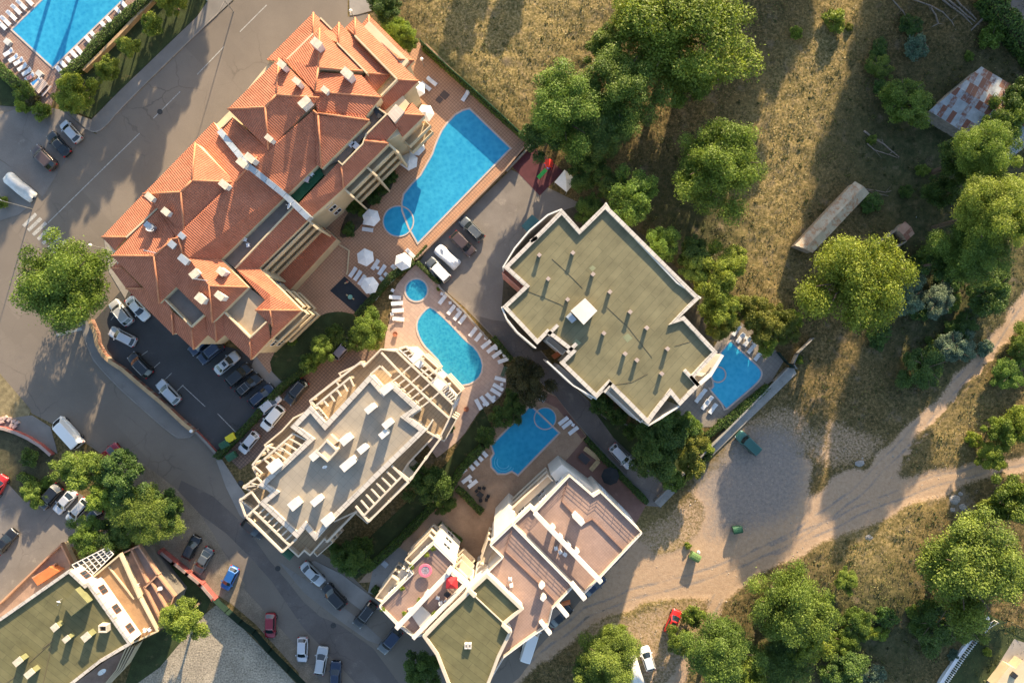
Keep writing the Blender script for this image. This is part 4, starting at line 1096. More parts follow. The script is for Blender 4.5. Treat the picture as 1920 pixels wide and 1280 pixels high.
r = MB(); r.prism(q, BH, BH + 1.2); r.build('roof_access', CREAM_B, broof)
r = MB(); r.ribbon(inset(q, .12), .25, BH + 1.1, BH + 1.6, closed=True); r.build('roof_access_parapet', CREAM_B, broof)
q = W('820,795 885,860 845,890 785,835', '4', BH + 1.1); r = MB(); r.prism(q, BH, BH + 1.1); r.build('roof_access', mat('bare_block', (0.48, 0.36, 0.26), .9, .15, 1.0), broof)
dish(G(*P('4:780,1055')[0], BH + .2), 60, 'white satellite dish below the stair box of the grey slab roof', .35)
for i in range(3):
    for s_ in ('4:1850,650 4:1740,850', '5:1150,912 5:1045,820', '5:640,1200 5:780,1075', '4:1900,470 4:1770,330', '4:1565,150 4:1700,270'):
        a, b_ = W(s_, h=BL); d_ = (b_ - a).normalized(); o_ = Vector((d_.y, -d_.x, 0)); c_ = cen(B_FP)
        if o_.dot(a - c_) < 0: o_ = -o_
        balcony(PALE, a - o_ * .1, b_ - o_ * .1, o_, 2.8 + i * 2.8, 1.0, CREAM_B)
WP.clear()
add_windows(PALE, inset(B_FP, .1), .8, 4, 2.7, WHITE_PL, 3.6, lambda a, b_, o: facing_cam(a, b_, o) and (b_ - a).length > 3, 90)
WP2 = list(WP); WP.clear()
add_windows(PALE, inset(B_ROOF, .1), BL - .3, 1, 2.7, WHITE_PL, 3.2, None, 9)

# ---------------------------------------------------------------- C: green roofed building
CH = 14.0
C_ROOF = W('C:535,85 C:668,235 C:830,85 C:1495,800 C:1540,790 C:1400,915 C:1450,885 C:1705,1160 D:1530,590 D:1455,530 D:1575,640 D:1415,800 D:1350,710 D:1205,850 D:1185,940 D:895,640 D:915,620 D:790,745 D:420,440 C:640,1090 C:575,1165 C:410,1030 C:505,955 C:360,1110 C:85,820 C:250,665 C:95,525', h=CH + .45)
C_ROOF = W('C:535,85 C:668,235 C:860,45 C:1575,755 C:1405,910 C:1450,885 C:1705,1160 D:1530,590 D:1575,645 D:1420,805 D:1350,720 D:1230,875 D:1182,945 D:890,650 D:795,750 D:515,480 D:600,395 D:430,265 D:350,345 C:85,820 C:250,665 C:95,525', h=CH + .45)
GREENB = empty('apartment_building', tuple(cen(C_ROOF)), 0, 'white apartment block with stepped outline under a flat green bitumen roof', 'building')
mb = MB(); mb.prism(inset(C_ROOF, .5), 0, CH - .02); mb.build('wall', WHITE_W, GREENB)
mb = MB(); mb.prism(inset(C_ROOF, .35), CH - .1, CH, bottom=False); croof = mb.build('roof', BITUM, GREENB)
r = MB(); r.ribbon(inset(C_ROOF, .3), .55, CH - .3, CH + .45, closed=True); r.build('parapet', STONE_W, croof)
# outward curving white facade screens
def screen(s_, z0, z1, w=.2, m=WHITE_W):
    r = MB(); r.ribbon(W(s_, h=z1), w, z0, z1); return r.build('facade_screen', m, GREENB)
screen('C:862,40 C:940,160 C:1080,300 C:1250,480 C:1400,640 C:1578,755', 2.0, CH + .4)
screen('C:535,88 C:430,130 C:290,250 C:180,380 C:92,525', 2.0, CH + .4)
screen('C:82,820 C:120,910 C:200,1010 C:340,1130', 2.0, CH + .3)
screen('D:425,470 D:480,520 D:620,650 D:795,752', 2.0, CH + .3)
screen('D:1182,950 D:1270,900 D:1415,805', 2.0, CH + .3)
screen('D:1570,640 D:1650,570 D:1740,420', 2.0, CH + .3, .45)
# interior parapet stubs on the roof
r = MB()
for s_ in ('C:505,955 C:430,1030', 'C:645,1095 C:575,1165', 'D:1455,535 D:1560,650', 'D:905,625 D:850,700', 'C:300,330 C:350,300'):
    q = W(s_, h=CH + .45); r.beam(q[0], q[1], .5, .7)
r.build('parapet_stub', STONE_W, croof)
for (x, y) in ((365, 432), (617, 415), (432, 610), (768, 575), (895, 708), (578, 765), (1047, 858), (850, 1018), (1172, 978), (1328, 1135), (1010, 1172), (1098, 1220)):
    q_ = P('C:%g,%g' % (x, y))[0]
    c = G(q_[0], q_[1], CH + .85); a = adir(42)
    r = MB(); r.box((c.x, c.y, CH + .4), (.42, .42, .8), a); r.box((c.x, c.y, CH + .86), (.5, .5, .1), a, 1)
    r.build('vent_pipe', [mat('vent_pipe_dark', (0.25, 0.20, 0.17), .8), mat('vent_cap_pale', (0.38, 0.30, 0.26), .8)], croof)
q_ = P('D:1285,562')[0]; c = G(q_[0], q_[1], CH + .85); r = MB(); r.box((c.x, c.y, CH + .4), (.42, .42, .8), adir(42)); r.box((c.x, c.y, CH + .86), (.5, .5, .1), adir(42), 1)
r.build('vent_pipe', [MATS['vent_pipe_dark'], MATS['vent_cap_pale']], croof)
q = W('C:708,755 C:800,850 C:698,955 C:600,850', h=CH + 1.35)
r = MB(); r.prism(inset(q, .2), CH, CH + 1.2); r.prism(q, CH + 1.2, CH + 1.35, mi=1)
r.build('roof_access', [mat('rusty_plaster', (0.45, 0.30, 0.2), .9, .2, 1.0), mat('stained_white_slab', (0.66, 0.60, 0.52), .85, .08, .6, stain=((0.5, 0.30, 0.2), .66, 1.2))], croof)
q = W('C:600,862 C:645,915 C:612,942 C:565,895', h=CH + .9); r = MB(); r.prism(q, CH, CH + .9); r.build('roof_access_porch', ZINC, croof)
r = MB(); r.prism(W('C:455,1185 C:520,1145 C:548,1165 C:480,1215', h=8), 7.6, 8.0); r.build('orange_awning', ROOF_O, GREENB)
for i in range(4):
    for s_ in ('C:95,540 C:240,670', 'D:905,690 D:1160,930', 'C:430,1060 C:560,1170', 'D:500,520 D:780,750'):
        a, b_ = W(s_, h=CH); d_ = (b_ - a).normalized(); o_ = Vector((d_.y, -d_.x, 0)); c_ = cen(C_ROOF)
        if o_.dot(a - c_) < 0: o_ = -o_
        balcony(GREENB, a - o_ * .55, b_ - o_ * .55, o_, 2.6 + i * 2.8, .9, mat('coral_render', (0.55, 0.24, 0.17), .85, .12, 1.0) if 'C:95' in s_ else WHITE_W, .9)
WP.clear()
add_windows(GREENB, inset(C_ROOF, .5), .6, 4, 2.9, WHITE_PL, 3.4, lambda a, b_, o: facing_cam(a, b_, o), 90)

r = 0
for s_, mm in (('C:738,530 C:765,510 C:790,530 C:762,556', 0), ('C:990,1045 C:1030,1020 C:1065,1055 C:1025,1088', 0), ('D:640,300 D:680,330 D:650,360 D:610,330', 1)):
    r = MB(); r.prism(W(s_, h=CH), CH - .01, CH + .012 + .001 * mm, bottom=False); r.build('roof_patch', mat('fresh_green_felt', (.20, .215, .125), .85, .1), croof)
for s_ in ('C:460,460 C:560,550 C:620,610 C:690,680', 'C:245,690 C:400,750 C:520,800 C:545,815', 'C:870,820 C:1030,970 C:1210,1200', 'D:920,645 D:1060,625 D:1180,560', 'C:1380,1115 C:1500,1080'):
    q = W(s_, h=CH + .05); r = MB()
    for a_, b2 in zip(q[:-1], q[1:]): r.beam(a_, b2, .035, .04)
    r.build('roof_cable', mat('rusty_cable', (.15, .12, .075), .8), croof)

# ---------------------------------------------------------------- D: stepped terrace building at the bottom
TERR = empty('apartment_building', tuple(G(960, 1090)), 0, 'stepped cream building with pink tiled roof terraces and white fin beams', 'building')
D1 = W('6:1385,115 6:1555,262 6:1605,228 6:1905,525 6:1610,840 6:1490,960 6:1420,905 6:985,462 6:1110,345 6:1140,375', h=12.2)
D2 = W('6:980,460 6:1418,905 6:1270,1062 6:1240,1180 6:1080,1290 7:1050,1080 7:930,1280 7:800,1250 6:700,890 6:800,805 6:905,700 6:818,615', h=12.9)
D4 = W('6:425,595 6:580,745 6:540,800 6:660,900 6:700,960 6:380,1240 6:290,1270 6:155,1170 6:35,1045 6:270,815 6:240,775', h=12.4)
for pts, z, m, edge in ((D1, 11.3, DECK_D, None), (D2, 12.0, DECK_D, None), (D4, 11.5, DECK_D, None)):
    mb = MB(); mb.prism(inset(pts, .1), 0, z); mb.build('wall', WHITE_W, TERR)
    mb = MB(); mb.prism(inset(pts, .25), z - .1, z + .03, bottom=False); mb.build('roof_terrace', m, TERR)
    r = MB(); r.ribbon(inset(pts, .12), .2, z - .2, z + .4, closed=True); r.build('parapet', CREAM_B, TERR)
    railing(TERR, inset(pts, .12), z + .4, .55, WHITE_M, True)
# hip-like raised tile borders on the terraces
for s_ in ('6:1330,300,11.6 6:1480,460,11.6', '6:1545,425,11.6 6:1760,640,11.6', '6:1480,460,11.6 6:1545,425,11.6', '6:930,650,12.3 6:1160,870,12.3', '6:1160,870,12.3 6:1280,1000,12.3', '6:1330,300,11.6 6:1370,170,11.6', '6:930,650,12.3 6:975,510,12.3'):
    q = W(s_); r = MB(); r.beam(q[0], q[1], .14, .25); r.build('drain_kerb', mat('brown_kerb', (0.22, 0.13, 0.1), .85, .1), TERR)
# green roof
D3 = W('7:910,405 7:1205,690 7:1062,808 7:1110,875 7:1010,1080 7:930,1290 7:850,1480 7:700,1480 7:590,1290 7:500,1060 7:392,908 7:560,735 7:742,560', h=14.4)
mb = MB(); mb.prism(inset(D3, .15), 10, 13.9); mb.build('upper_wall', WHITE_W, TERR)
mb = MB(); mb.prism(inset(D3, .3), 13.9, 14.0, bottom=False); drf = mb.build('roof', BITUM_D, TERR)
r = MB(); r.ribbon(inset(D3, .22), .42, 13.7, 14.4, closed=True); r.build('parapet', CREAM_B, drf)
r = MB()
for s_ in ('7:765,540 7:815,590', '7:1035,815 7:1095,875'):
    q = W(s_, h=14.8); r.beam(q[0], q[1], .5, .9)
q = W('7:815,590 7:1050,810', h=14.2); r.beam(q[0], q[1], .12, .2)
r.build('parapet_stub', CREAM_B, drf)
for x in (742, 772):
    q_ = P('7:%g,985' % x)[0]; c = G(q_[0], q_[1], 14.5); r = MB(); r.ribbon([(c.x - .15, c.y - .3), (c.x + .15, c.y - .3), (c.x + .15, c.y + .3), (c.x - .15, c.y + .3)], .12, 14.0, 14.55, closed=True)
    r.box((c.x, c.y, 14.2), (.26, .55, .3), 0, 1); r.build('vent_box', [WHITE_W, BLACK_PL], drf)
# fins
r_i = 0
for s_, z, w in (('6:1140,385 6:1610,875', 13.2, .6), ('6:1400,880 6:1495,995', 13.3, .62), ('6:540,800 6:160,1200', 13.3, .6), ('6:1300,1030 6:1372,1115', 12.9, .55), ('6:1180,1150 6:1250,1240', 12.9, .5), ('6:1430,560 6:1250,480', 0, 0), ('6:650,890 6:280,1270', 13.0, .5)):
    if not w: continue
    q = W(s_, h=z); r = MB(); r.beam(q[0], q[1], w, .8); r.build('fin_beam', WHITE_W, TERR)
for s_, h_ in (('6:1265,490', 12.8), ('6:1318,560', 12.8), ('6:1375,615', 12.8), ('6:1435,660', 12.8), ('6:1190,900', 13.4), ('6:1200,985', 13.4), ('6:375,965', 13.0), ('6:535,800', 13.6)):
    q_ = P(s_)[0]; c = G(q_[0], q_[1], h_); r = MB(); r.box((c.x, c.y, h_ - .9), (.55, .7, 1.9), adir(42)); r.build('pier', WHITE_W, TERR)
q_ = P('6:1450,430')[0]; c = G(q_[0], q_[1], 13.4); r = MB(); r.box((c.x, c.y, 12.3), (1.7, .7, 2.0), adir(45)); r.box((c.x, c.y, 13.35), (1.8, .8, .1), adir(45)); r.build('chimney', WHITE_W, TERR)
# white gable blocks, grey canopies
for s_, z, m in (('6:955,340 6:1000,375 6:1010,460 6:850,580 6:850,455', 9.5, WHITE_W), ('6:1330,40 6:1570,225 6:1545,250 6:1380,110 6:1290,160 6:1250,110', 8.5, WHITE_W),
                 ('6:1140,1090 6:1215,1020 6:1330,1080 6:1225,1170', 9.6, DECK_G), ('6:240,1060 6:330,1030 6:420,1110 6:330,1190', 11.9, WHITE_W), ('6:100,930 6:200,780 6:260,810 6:60,1010', 7.5, WHITE_W),
                 ('6:750,150 6:1250,160 6:1100,340 6:1010,300', 0, None)):
    if m is None: continue
    r = MB(); r.prism(W(s_, h=z), 0 if z < 9.55 else z - .3, z); r.build('annex' if z < 9.55 else 'canopy', m, TERR)
for i in range(3):
    for s_ in ('6:1270,170 6:1000,420', '6:240,780 6:415,600', '6:600,760 6:690,850', '6:850,610 6:790,790', '6:30,1050 6:150,890'):
        a, b_ = W(s_, h=11.5); d_ = (b_ - a).normalized(); o_ = Vector((d_.y, -d_.x, 0)); c_ = Vector(TERR.location) + Vector((0, 3, 0))
        if o_.dot(a - c_) < 0: o_ = -o_
        balcony(TERR, a - o_ * .2, b_ - o_ * .2, o_, 2.9 + i * 2.8, 1.2, CREAM_B, .9)
WP.clear()
add_windows(TERR, inset(D1, .1), .8, 3, 3.1, WHITE_PL, 3.2, facing_cam, 40)
WP2 = WP[:]; add_windows(TERR, inset(D4, .1), .8, 3, 3.1, WHITE_PL, 3.0, facing_cam, 40)

# ---------------------------------------------------------------- E: green roofed building, lower left corner
EH = 8.4
E_ROOF = W('8:550,370 8:680,490 8:705,470 8:1055,970 8:800,1120 8:590,1285 8:300,1500 8:-500,1500 8:-500,1050 8:0,755', h=EH + .45)
CORNER = empty('apartment_building', tuple(G(60, 1200)), 0, 'building in the lower left corner with moss green roof and stepped brown terraces', 'building')
mb = MB(); mb.prism(inset(E_ROOF, .3), 0, EH - .02); mb.build('wall', WHITE_W, CORNER)
mb = MB(); mb.prism(inset(E_ROOF, .4), EH - .1, EH, bottom=False); erf = mb.build('roof', BITUM_D, CORNER)
r = MB(); r.ribbon(inset(E_ROOF, .25), .45, EH - .3, EH + .45, closed=True); r.build('parapet', STONE_W, erf)
q = W('8:600,530 8:700,640 8:570,745 8:495,650', h=EH + 1.5)
r = MB(); r.prism(q, EH, EH + 1.5, top=1); r.build('roof_access', [mat('moss_render', (0.19, 0.19, 0.09), .9, .15, 1.0), BITUM_D], erf)
for c in ((443, 832, 1.1, .75, .95), (535, 925, 1.1, .6, .95), (692, 908, 1.3, .85, 1.15), (148, 1105, 1.2, .75, 1.25), (240, 1200, 1.2, .75, 1.35)):
    q_ = P('8:%g,%g' % c[:2])[0]; chimney(erf, q_[0], q_[1], EH, c[2], c[3], c[4], -40, mat('moss_render', (0, 0, 0)), CHIMC)
q_ = P('8:820,848')[0]; c = G(q_[0], q_[1], EH + 1.1); r = MB(); r.ribbon([(c.x - .55, c.y - .45), (c.x + .55, c.y - .45), (c.x + .55, c.y + .45), (c.x - .55, c.y + .45)], .16, EH, EH + 1.1, closed=True)
r.box((c.x, c.y, EH + .5), (1.0, .8, .3), 0, 1); r.build('brick_shaft', [CHIMC, BLACK_PL], erf)
TB = mat('terrace_brown', (0.36, 0.215, 0.11), .85, .2, .7, .15, 5)
TB2 = mat('terrace_brown_dull', (0.30, 0.20, 0.15), .85, .2, .7, .15, 5)
mb = MB(); q = W('8:705,460 8:960,255 8:1115,600 8:1255,870 8:1060,960', h=5.4); mb.prism(q, 0, 5.4, top=1); mb.build('stepped_terrace', [CREAM, TB], CORNER)
r = MB(); r.ribbon(W('8:710,460 8:955,255 8:1110,600', h=6.0), .25, 5.2, 6.0); r.ribbon(W('8:1112,600 8:1255,868 8:1065,958', h=5.8), .2, 5.2, 5.8); r.ribbon(W('8:865,350 8:1070,610', h=5.65), .2, 5.2, 5.65); r.build('parapet', CREAM, CORNER)
mb = MB(); q = W('8:960,250 8:1110,178 8:1270,430 8:1395,590 8:1300,840 8:1255,868 8:1110,600', h=4.2); mb.prism(q, 0, 4.2, top=1); mb.build('stepped_terrace', [mat('dark_grey_render', (0.17, 0.15, 0.125), .9, .25, .8), TB2], CORNER)  # walls given a darker grey than the cream terrace above
r = MB()
for s_ in ('8:960,252 8:1105,185 8:1265,430 8:1390,590 8:1300,838', '8:1045,210 8:1175,480', '8:1155,520 8:1265,410', '8:1150,510 8:1290,800', '8:1210,480 8:1330,690'): r.ribbon(W(s_, h=4.9), .22, 4.0, 4.9)
r.build('parapet', mat('terracotta_cap', (0.42, 0.24, 0.15), .85, .15, 1.0), CORNER)
mb = MB(); mb.prism(W('8:0,640 8:485,170 8:565,335 8:550,372 8:0,755 8:-400,1010 8:-400,900', h=1.8), 0, 1.8, top=1); mb.build('low_terrace', [CREAM, TB2], CORNER)
r = MB(); r.ribbon(W('8:-400,900 8:0,640 8:485,172 8:562,330', h=2.4), .25, 1.6, 2.4); r.ribbon(W('8:255,440 8:440,330', h=2.4), .25, 1.6, 2.4); r.build('parapet', mat('terracotta_cap', (0, 0, 0)), CORNER)
mb = MB(); mb.prism(W('8:260,445 8:390,350 8:475,385 8:300,500', h=3.2), 1.8, 3.2); mb.build('tiled_porch_roof', ROOF_O, CORNER)
mb = MB(); mb.prism(W('8:590,1290 8:860,1090 8:1085,985 8:985,1165 8:870,1280 8:700,1500', h=2.2), 0, 2.2, top=1); mb.build('low_terrace', [CREAM, TB2], CORNER)
r = MB()
for k_ in range(4): r.ribbon(W('8:%g,985 8:%g,1170 8:%g,1300' % (1085 - k_ * 22, 985 - k_ * 16, 860 - k_ * 10), h=2.7), .14, 2.1, 2.6 + k_ * .12)
r.build('balustrade', CREAM, CORNER)
for s_ in ('8:235,1115 8:400,965', '8:340,1002 8:425,938', '8:410,985 8:345,1280', '8:40,1285 8:125,1225'):
    q = W(s_, h=EH + .06); r = MB(); r.beam(q[0], q[1], .06, .05); r.build('roof_cable', mat('rusty_cable', (.15, .12, .075), .8), erf)
# glazed pergola grid
r = MB(); q = W('8:575,335 8:855,195 8:905,250 8:685,470', h=5.9)
for k_ in range(8):
    t = k_ / 7; r.beam(q[0].lerp(q[1], t), q[3].lerp(q[2], t), .1, .12)
for k_ in range(5):
    t = k_ / 4; r.beam(q[0].lerp(q[3], t) + Vector((0, 0, .01)), q[1].lerp(q[2], t) + Vector((0, 0, .01)), .14 if k_ in (0, 4) else .08, .12)
gr_ = r.build('glazing_bars', WHITE_M, CORNER)
r = MB(); r.prism(q, 5.68, 5.74); r.build('roof_glazing', glass('dark_roof_glass', (0.05, 0.045, 0.03), .1), gr_)
r = MB(); r.prism(inset(q, .4), 0, 5.5); r.build('conservatory', CREAM, CORNER)
WP.clear()
add_windows(CORNER, inset(E_ROOF, .3), 5.2, 1, 3, mat('brown_shutter', (0.25, 0.10, 0.06), .7), 3.0, lambda a, b_, o: facing_cam(a, b_, o) and (b_ - a).length > 3, 12)
dish(G(*P('8:832,1165')[0], 2.4), 30, 'round white satellite dish on the low terrace of the corner building', .6)
dish(G(*P('8:500,605')[0], EH + .1), 100, 'small satellite dish beside the roof hatch of the moss green roof', .3)

# ---------------------------------------------------------------- sheds in the meadow
def shed(name, key, quad, h0, hr, m, label, wall, cat='shed', open_end=None):
    """quad: four roof corners; ridge joins the middles of sides 0-1 and 2-3"""
    q = W(quad, key, h0)
    root = empty(name, tuple(cen(q)), 0, label, cat)
    r0 = (q[0] + q[1]) / 2; r1 = (q[2] + q[3]) / 2
    r0 = Vector((r0.x, r0.y, hr)); r1 = Vector((r1.x, r1.y, hr))
    mb = MB()
    for f in ([q[0], r0, r1, q[3]], [r0, q[1], q[2], r1]): roof_face(mb, f, None, .06)
    mb.build('roof', [m, m], root)
    w = MB(); w.prism(inset([q[0], q[1], q[2], q[3]], .15), 0, h0 - .1)
    w.build('wall', wall, root)
    return root
RUSTM = corrugated('rusty_corrugated_grey', (0.20, 0.225, 0.24), (0.30, 0.325, 0.34), (0.15, 0.05, 0.025), .50, blk=.42)
RUSTY = corrugated('rusty_tan_sheets', (0.33, 0.28, 0.20), (0.42, 0.365, 0.27), (0.30, 0.155, 0.075), .42, blk=.16)
RUSTB = corrugated('rusty_brown_sheets', (0.28, 0.17, 0.12), (0.36, 0.22, 0.16), (0.2, 0.07, 0.04), .5)
shed('barn', '0', '1742,208 1840,125 1990,215 1892,300', 3.2, 3.9, RUSTM, 'wide shed with patchwork of rusty red and grey corrugated sheets', mat('old_stone_wall', (0.25, 0.24, 0.23), .9, .3, 2.0))
shed('shed', '0', '1490,460 1524,474 1630,362 1603,340', 2.6, 3.1, RUSTY, 'long narrow shed with pale rust-stained metal roof in the meadow', mat('old_plank_wall', (0.30, 0.24, 0.18), .9, .3, 2.0))
hut = shed('hut', '0', '1682,430 1700,452 1715,438 1697,415', 2.2, 2.6, RUSTB, 'small ruined hut with brown rusty roof and roofless walls', mat('old_plank_wall', (0, 0, 0)))
r = MB(); r.ribbon(W('1682,430 1645,460 1664,475 1700,452', h=1.8), .2, 0, 1.8); r.build('ruined_wall', mat('old_plank_wall', (0, 0, 0)), hut)
# villa corner at the lower right
VIL = empty('villa', tuple(G(1910, 1275)), 0, 'corner of a cream villa at the lower right edge', 'building')
mb = MB(); mb.prism(W('p:1700,1300 p:1815,1150 p:1860,1170 p:1910,1110 p:2100,1250 p:2000,1500', h=2.2), 0, 2.2); mb.build('wall', CREAM, VIL)
q_ = P('p:1850,1225')[0]; c = G(q_[0], q_[1], 2.6); r = MB(); r.box((c.x, c.y, 2.4), (.8, .8, .5), adir(40)); r.build('chimney', BLACK_PL, VIL)
# ================================================================ trees, shrubs, hedges
def leaf_mesh(name, pts, nrm, size, tone, rs, m, aspect=.62):
    """one four-cornered leaf clump per point, facing roughly along nrm"""
    n = len(pts)
    nr = nrm + rs.normal(0, .75, (n, 3)); nr /= np.linalg.norm(nr, axis=1)[:, None] + 1e-9
    t = rs.normal(0, 1, (n, 3)); u = np.cross(nr, t); u /= np.linalg.norm(u, axis=1)[:, None] + 1e-9
    v = np.cross(nr, u)
    s = (size * rs.uniform(.6, 1.35, n))[:, None]
    a = u * s; b_ = v * s * aspect
    V = np.stack([pts - a, pts - b_ * .9 + a * .1, pts + a, pts + b_], 1).reshape(-1, 3)
    me = bpy.data.meshes.new(name)
    me.vertices.add(4 * n); me.loops.add(4 * n); me.polygons.add(n)
    me.vertices.foreach_set('co', V.reshape(-1).astype(np.float32))
    me.loops.foreach_set('vertex_index', np.arange(4 * n, dtype=np.int32))
    me.polygons.foreach_set('loop_start', np.arange(0, 4 * n, 4, dtype=np.int32))
    at = me.attributes.new('tone', 'FLOAT', 'FACE')
    at.data.foreach_set('value', np.clip(tone, 0, 1).astype(np.float32))
    me.update(); me.validate()
    if m: me.materials.append(m)
    return me
def crown(name, seed, nclump, nleaf, size, hgt=.8, lobes=5, m=None, flat=0.0, core=.55):
    """unit crown: horizontal radius 1, made of many leafy boughs of uneven reach"""
    rs = np.random.RandomState(seed)
    ph = rs.uniform(0, 6.28, 4)
    C = []; R = []
    for i in range(nclump):
        z = rs.uniform(-.35, 1); th = rs.uniform(0, 2 * np.pi)
        lob = 1 + .16 * math.sin(lobes * th + ph[0]) + .12 * math.sin(2 * th + ph[1]) + .08 * math.sin(9 * th + ph[2])
        rr = math.sqrt(max(0, 1 - max(0, z) ** 2)) * (1 if z > 0 else 1 + .8 * z)
        k = rs.uniform(.5, .92) if rs.rand() < .82 else rs.uniform(.15, .5)
        C.append((math.cos(th) * rr * k * lob, math.sin(th) * rr * k * lob, z * hgt * k * (1 - flat * .5)))
        R.append((rs.uniform(.13, .26) if nclump > 40 else rs.uniform(.2, .36)) * (1.1 if z < .2 else 1))
    C = np.array(C); R = np.array(R)
    w = R ** 2; ci = rs.choice(nclump, nleaf, p=w / w.sum())
    d = rs.normal(0, 1, (nleaf, 3)); d /= np.linalg.norm(d, axis=1)[:, None]
    d[:, 2] = np.where(rs.rand(nleaf) < .7, np.abs(d[:, 2]), d[:, 2])
    rad = R[ci] * rs.uniform(.55, 1.12, nleaf) * (1 + .25 * rs.normal(0, 1, nleaf) * (rs.rand(nleaf) < .3))
    p = C[ci] + d * rad[:, None] * np.array([1, 1, .75])
    tc = rs.uniform(.15, .7, nclump)
    tone = tc[ci] * .6 + rs.uniform(-.05, .5, nleaf)
    nr = d * .7 + np.array([0, 0, .45]) + np.array(sdir)[None] * .5
    return leaf_mesh(name, p, nr, size, tone, rs, m)
def trunk_mesh(seed, hgt=1.0, limbs=6):
    rs = random.Random(seed)
    m = MB()
    m.tube((0, 0, 0), (.02, .01, .42), .055, .042, 9, cap=False)
    m.tube((.02, .01, .42), (0, .03, .8), .042, .018, 8, cap=False)
    for i in range(limbs):
        a = i * 6.28 / limbs + rs.uniform(-.4, .4); z = rs.uniform(.32, .55)
        q = (math.cos(a) * .3, math.sin(a) * .3, z + .22)
        m.tube((.015, .01, z), q, .026, .014, 6, cap=False)
        b_ = a + rs.uniform(-.5, .5)
        m.tube(q, (q[0] + math.cos(b_) * .3, q[1] + math.sin(b_) * .3, q[2] + .14), .014, .005, 5, cap=False)
    return m
TR = trunk_mesh(3)
BIG = {}; VAR = {}
def crown_var(kind, k, m):
    key = (kind, k, m.name)
    if key not in VAR:
        base = {'big': (95, 60000, .0195, .85), 'mid': (58, 22000, .033, .85), 'small': (26, 4200, .075, .8), 'tall': (46, 12000, .050, 1.15)}[kind]
        key0 = (kind, k)
        if key0 not in BIG:
            BIG[key0] = crown('crown', 11 + 7 * k + len(kind), base[0], base[1], base[2], base[3], lobes=4 + k)
            BIG[key0].materials.append(F_MID)
        VAR[key] = BIG[key0]
    return VAR[key]
_ti = [0]
rt = random.Random(5)
TRUNKME = None
def tree(px, py, rpx, h, m, label, name='tree', kind=None, cat='tree', group=None, sq=1.0, flat=1.0, base=None):
    """px,py: where the crown is seen; h: height of the crown's middle"""
    global TRUNKME
    R0 = rpx * SC
    if cat == 'shrub': h = min(h, R0 * .7)
    elif name == 'sapling': h = min(h, R0 * 1.2)
    c = G(px, py, h)
    R = rpx * SC * (CAMH - h) / CAMH
    kind = kind or ('big' if R > 4.2 else 'mid' if R > 2.0 else 'small')
    k = _ti[0] % 4; _ti[0] += 1
    r = empty(name, (c.x, c.y, 0), rt.uniform(0, 6.28), label, cat, group)
    me = crown_var(kind, k, m)
    o = bpy.data.objects.new('crown', me); link(o, r)
    o.material_slots[0].link = 'OBJECT'; o.material_slots[0].material = m
    o.location = (0, 0, h - R * .15)
    o.scale = (R * 1.04, R * 1.04 * sq, R * flat)
    if cat == 'tree' or R > 1.2:
        if TRUNKME is None:
            to = TR.build('trunk', BARK, r, world=False, smooth=True); TRUNKME = to.data
        else:
            to = bpy.data.objects.new('trunk', TRUNKME); link(to, r)
        s_ = h + R * .5
        to.scale = (R * 1.3, R * 1.3, s_)
    return r
T = tree
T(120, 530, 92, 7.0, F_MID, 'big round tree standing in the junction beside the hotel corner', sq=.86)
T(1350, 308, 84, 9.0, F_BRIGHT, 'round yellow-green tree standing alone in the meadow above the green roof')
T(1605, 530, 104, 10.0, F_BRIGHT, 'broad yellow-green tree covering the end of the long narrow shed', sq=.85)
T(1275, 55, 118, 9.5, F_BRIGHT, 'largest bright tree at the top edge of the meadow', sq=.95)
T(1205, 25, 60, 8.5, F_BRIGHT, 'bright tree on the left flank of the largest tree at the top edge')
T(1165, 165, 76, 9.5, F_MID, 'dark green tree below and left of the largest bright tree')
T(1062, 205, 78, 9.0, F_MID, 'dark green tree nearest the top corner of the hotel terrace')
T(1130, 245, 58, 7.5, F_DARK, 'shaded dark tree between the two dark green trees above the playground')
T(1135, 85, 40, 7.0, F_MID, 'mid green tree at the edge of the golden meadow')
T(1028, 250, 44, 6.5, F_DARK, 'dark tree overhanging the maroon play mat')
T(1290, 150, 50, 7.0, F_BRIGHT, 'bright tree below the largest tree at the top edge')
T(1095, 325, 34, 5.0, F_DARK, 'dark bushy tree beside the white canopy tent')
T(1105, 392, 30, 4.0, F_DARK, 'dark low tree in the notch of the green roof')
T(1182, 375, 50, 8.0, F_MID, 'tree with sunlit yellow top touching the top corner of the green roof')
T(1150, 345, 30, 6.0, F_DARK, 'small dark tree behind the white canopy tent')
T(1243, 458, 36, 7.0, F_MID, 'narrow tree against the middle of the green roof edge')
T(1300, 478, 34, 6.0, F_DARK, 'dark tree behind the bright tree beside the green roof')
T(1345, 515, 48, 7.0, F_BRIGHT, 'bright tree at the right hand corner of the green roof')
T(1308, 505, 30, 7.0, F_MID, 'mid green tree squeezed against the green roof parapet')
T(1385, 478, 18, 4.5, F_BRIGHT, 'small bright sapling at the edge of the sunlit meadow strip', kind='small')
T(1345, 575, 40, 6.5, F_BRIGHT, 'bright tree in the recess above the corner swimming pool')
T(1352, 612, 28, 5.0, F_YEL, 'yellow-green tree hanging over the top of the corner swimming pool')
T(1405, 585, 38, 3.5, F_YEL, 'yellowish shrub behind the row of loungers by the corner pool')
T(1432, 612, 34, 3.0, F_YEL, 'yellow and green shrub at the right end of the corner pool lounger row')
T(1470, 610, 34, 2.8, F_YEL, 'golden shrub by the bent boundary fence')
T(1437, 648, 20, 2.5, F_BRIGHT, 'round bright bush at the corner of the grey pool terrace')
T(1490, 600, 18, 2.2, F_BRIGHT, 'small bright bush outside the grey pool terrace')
T(1700, 185, 46, 4.0, F_MID, 'pale green tree in shade left of the patchwork shed', flat=.7)
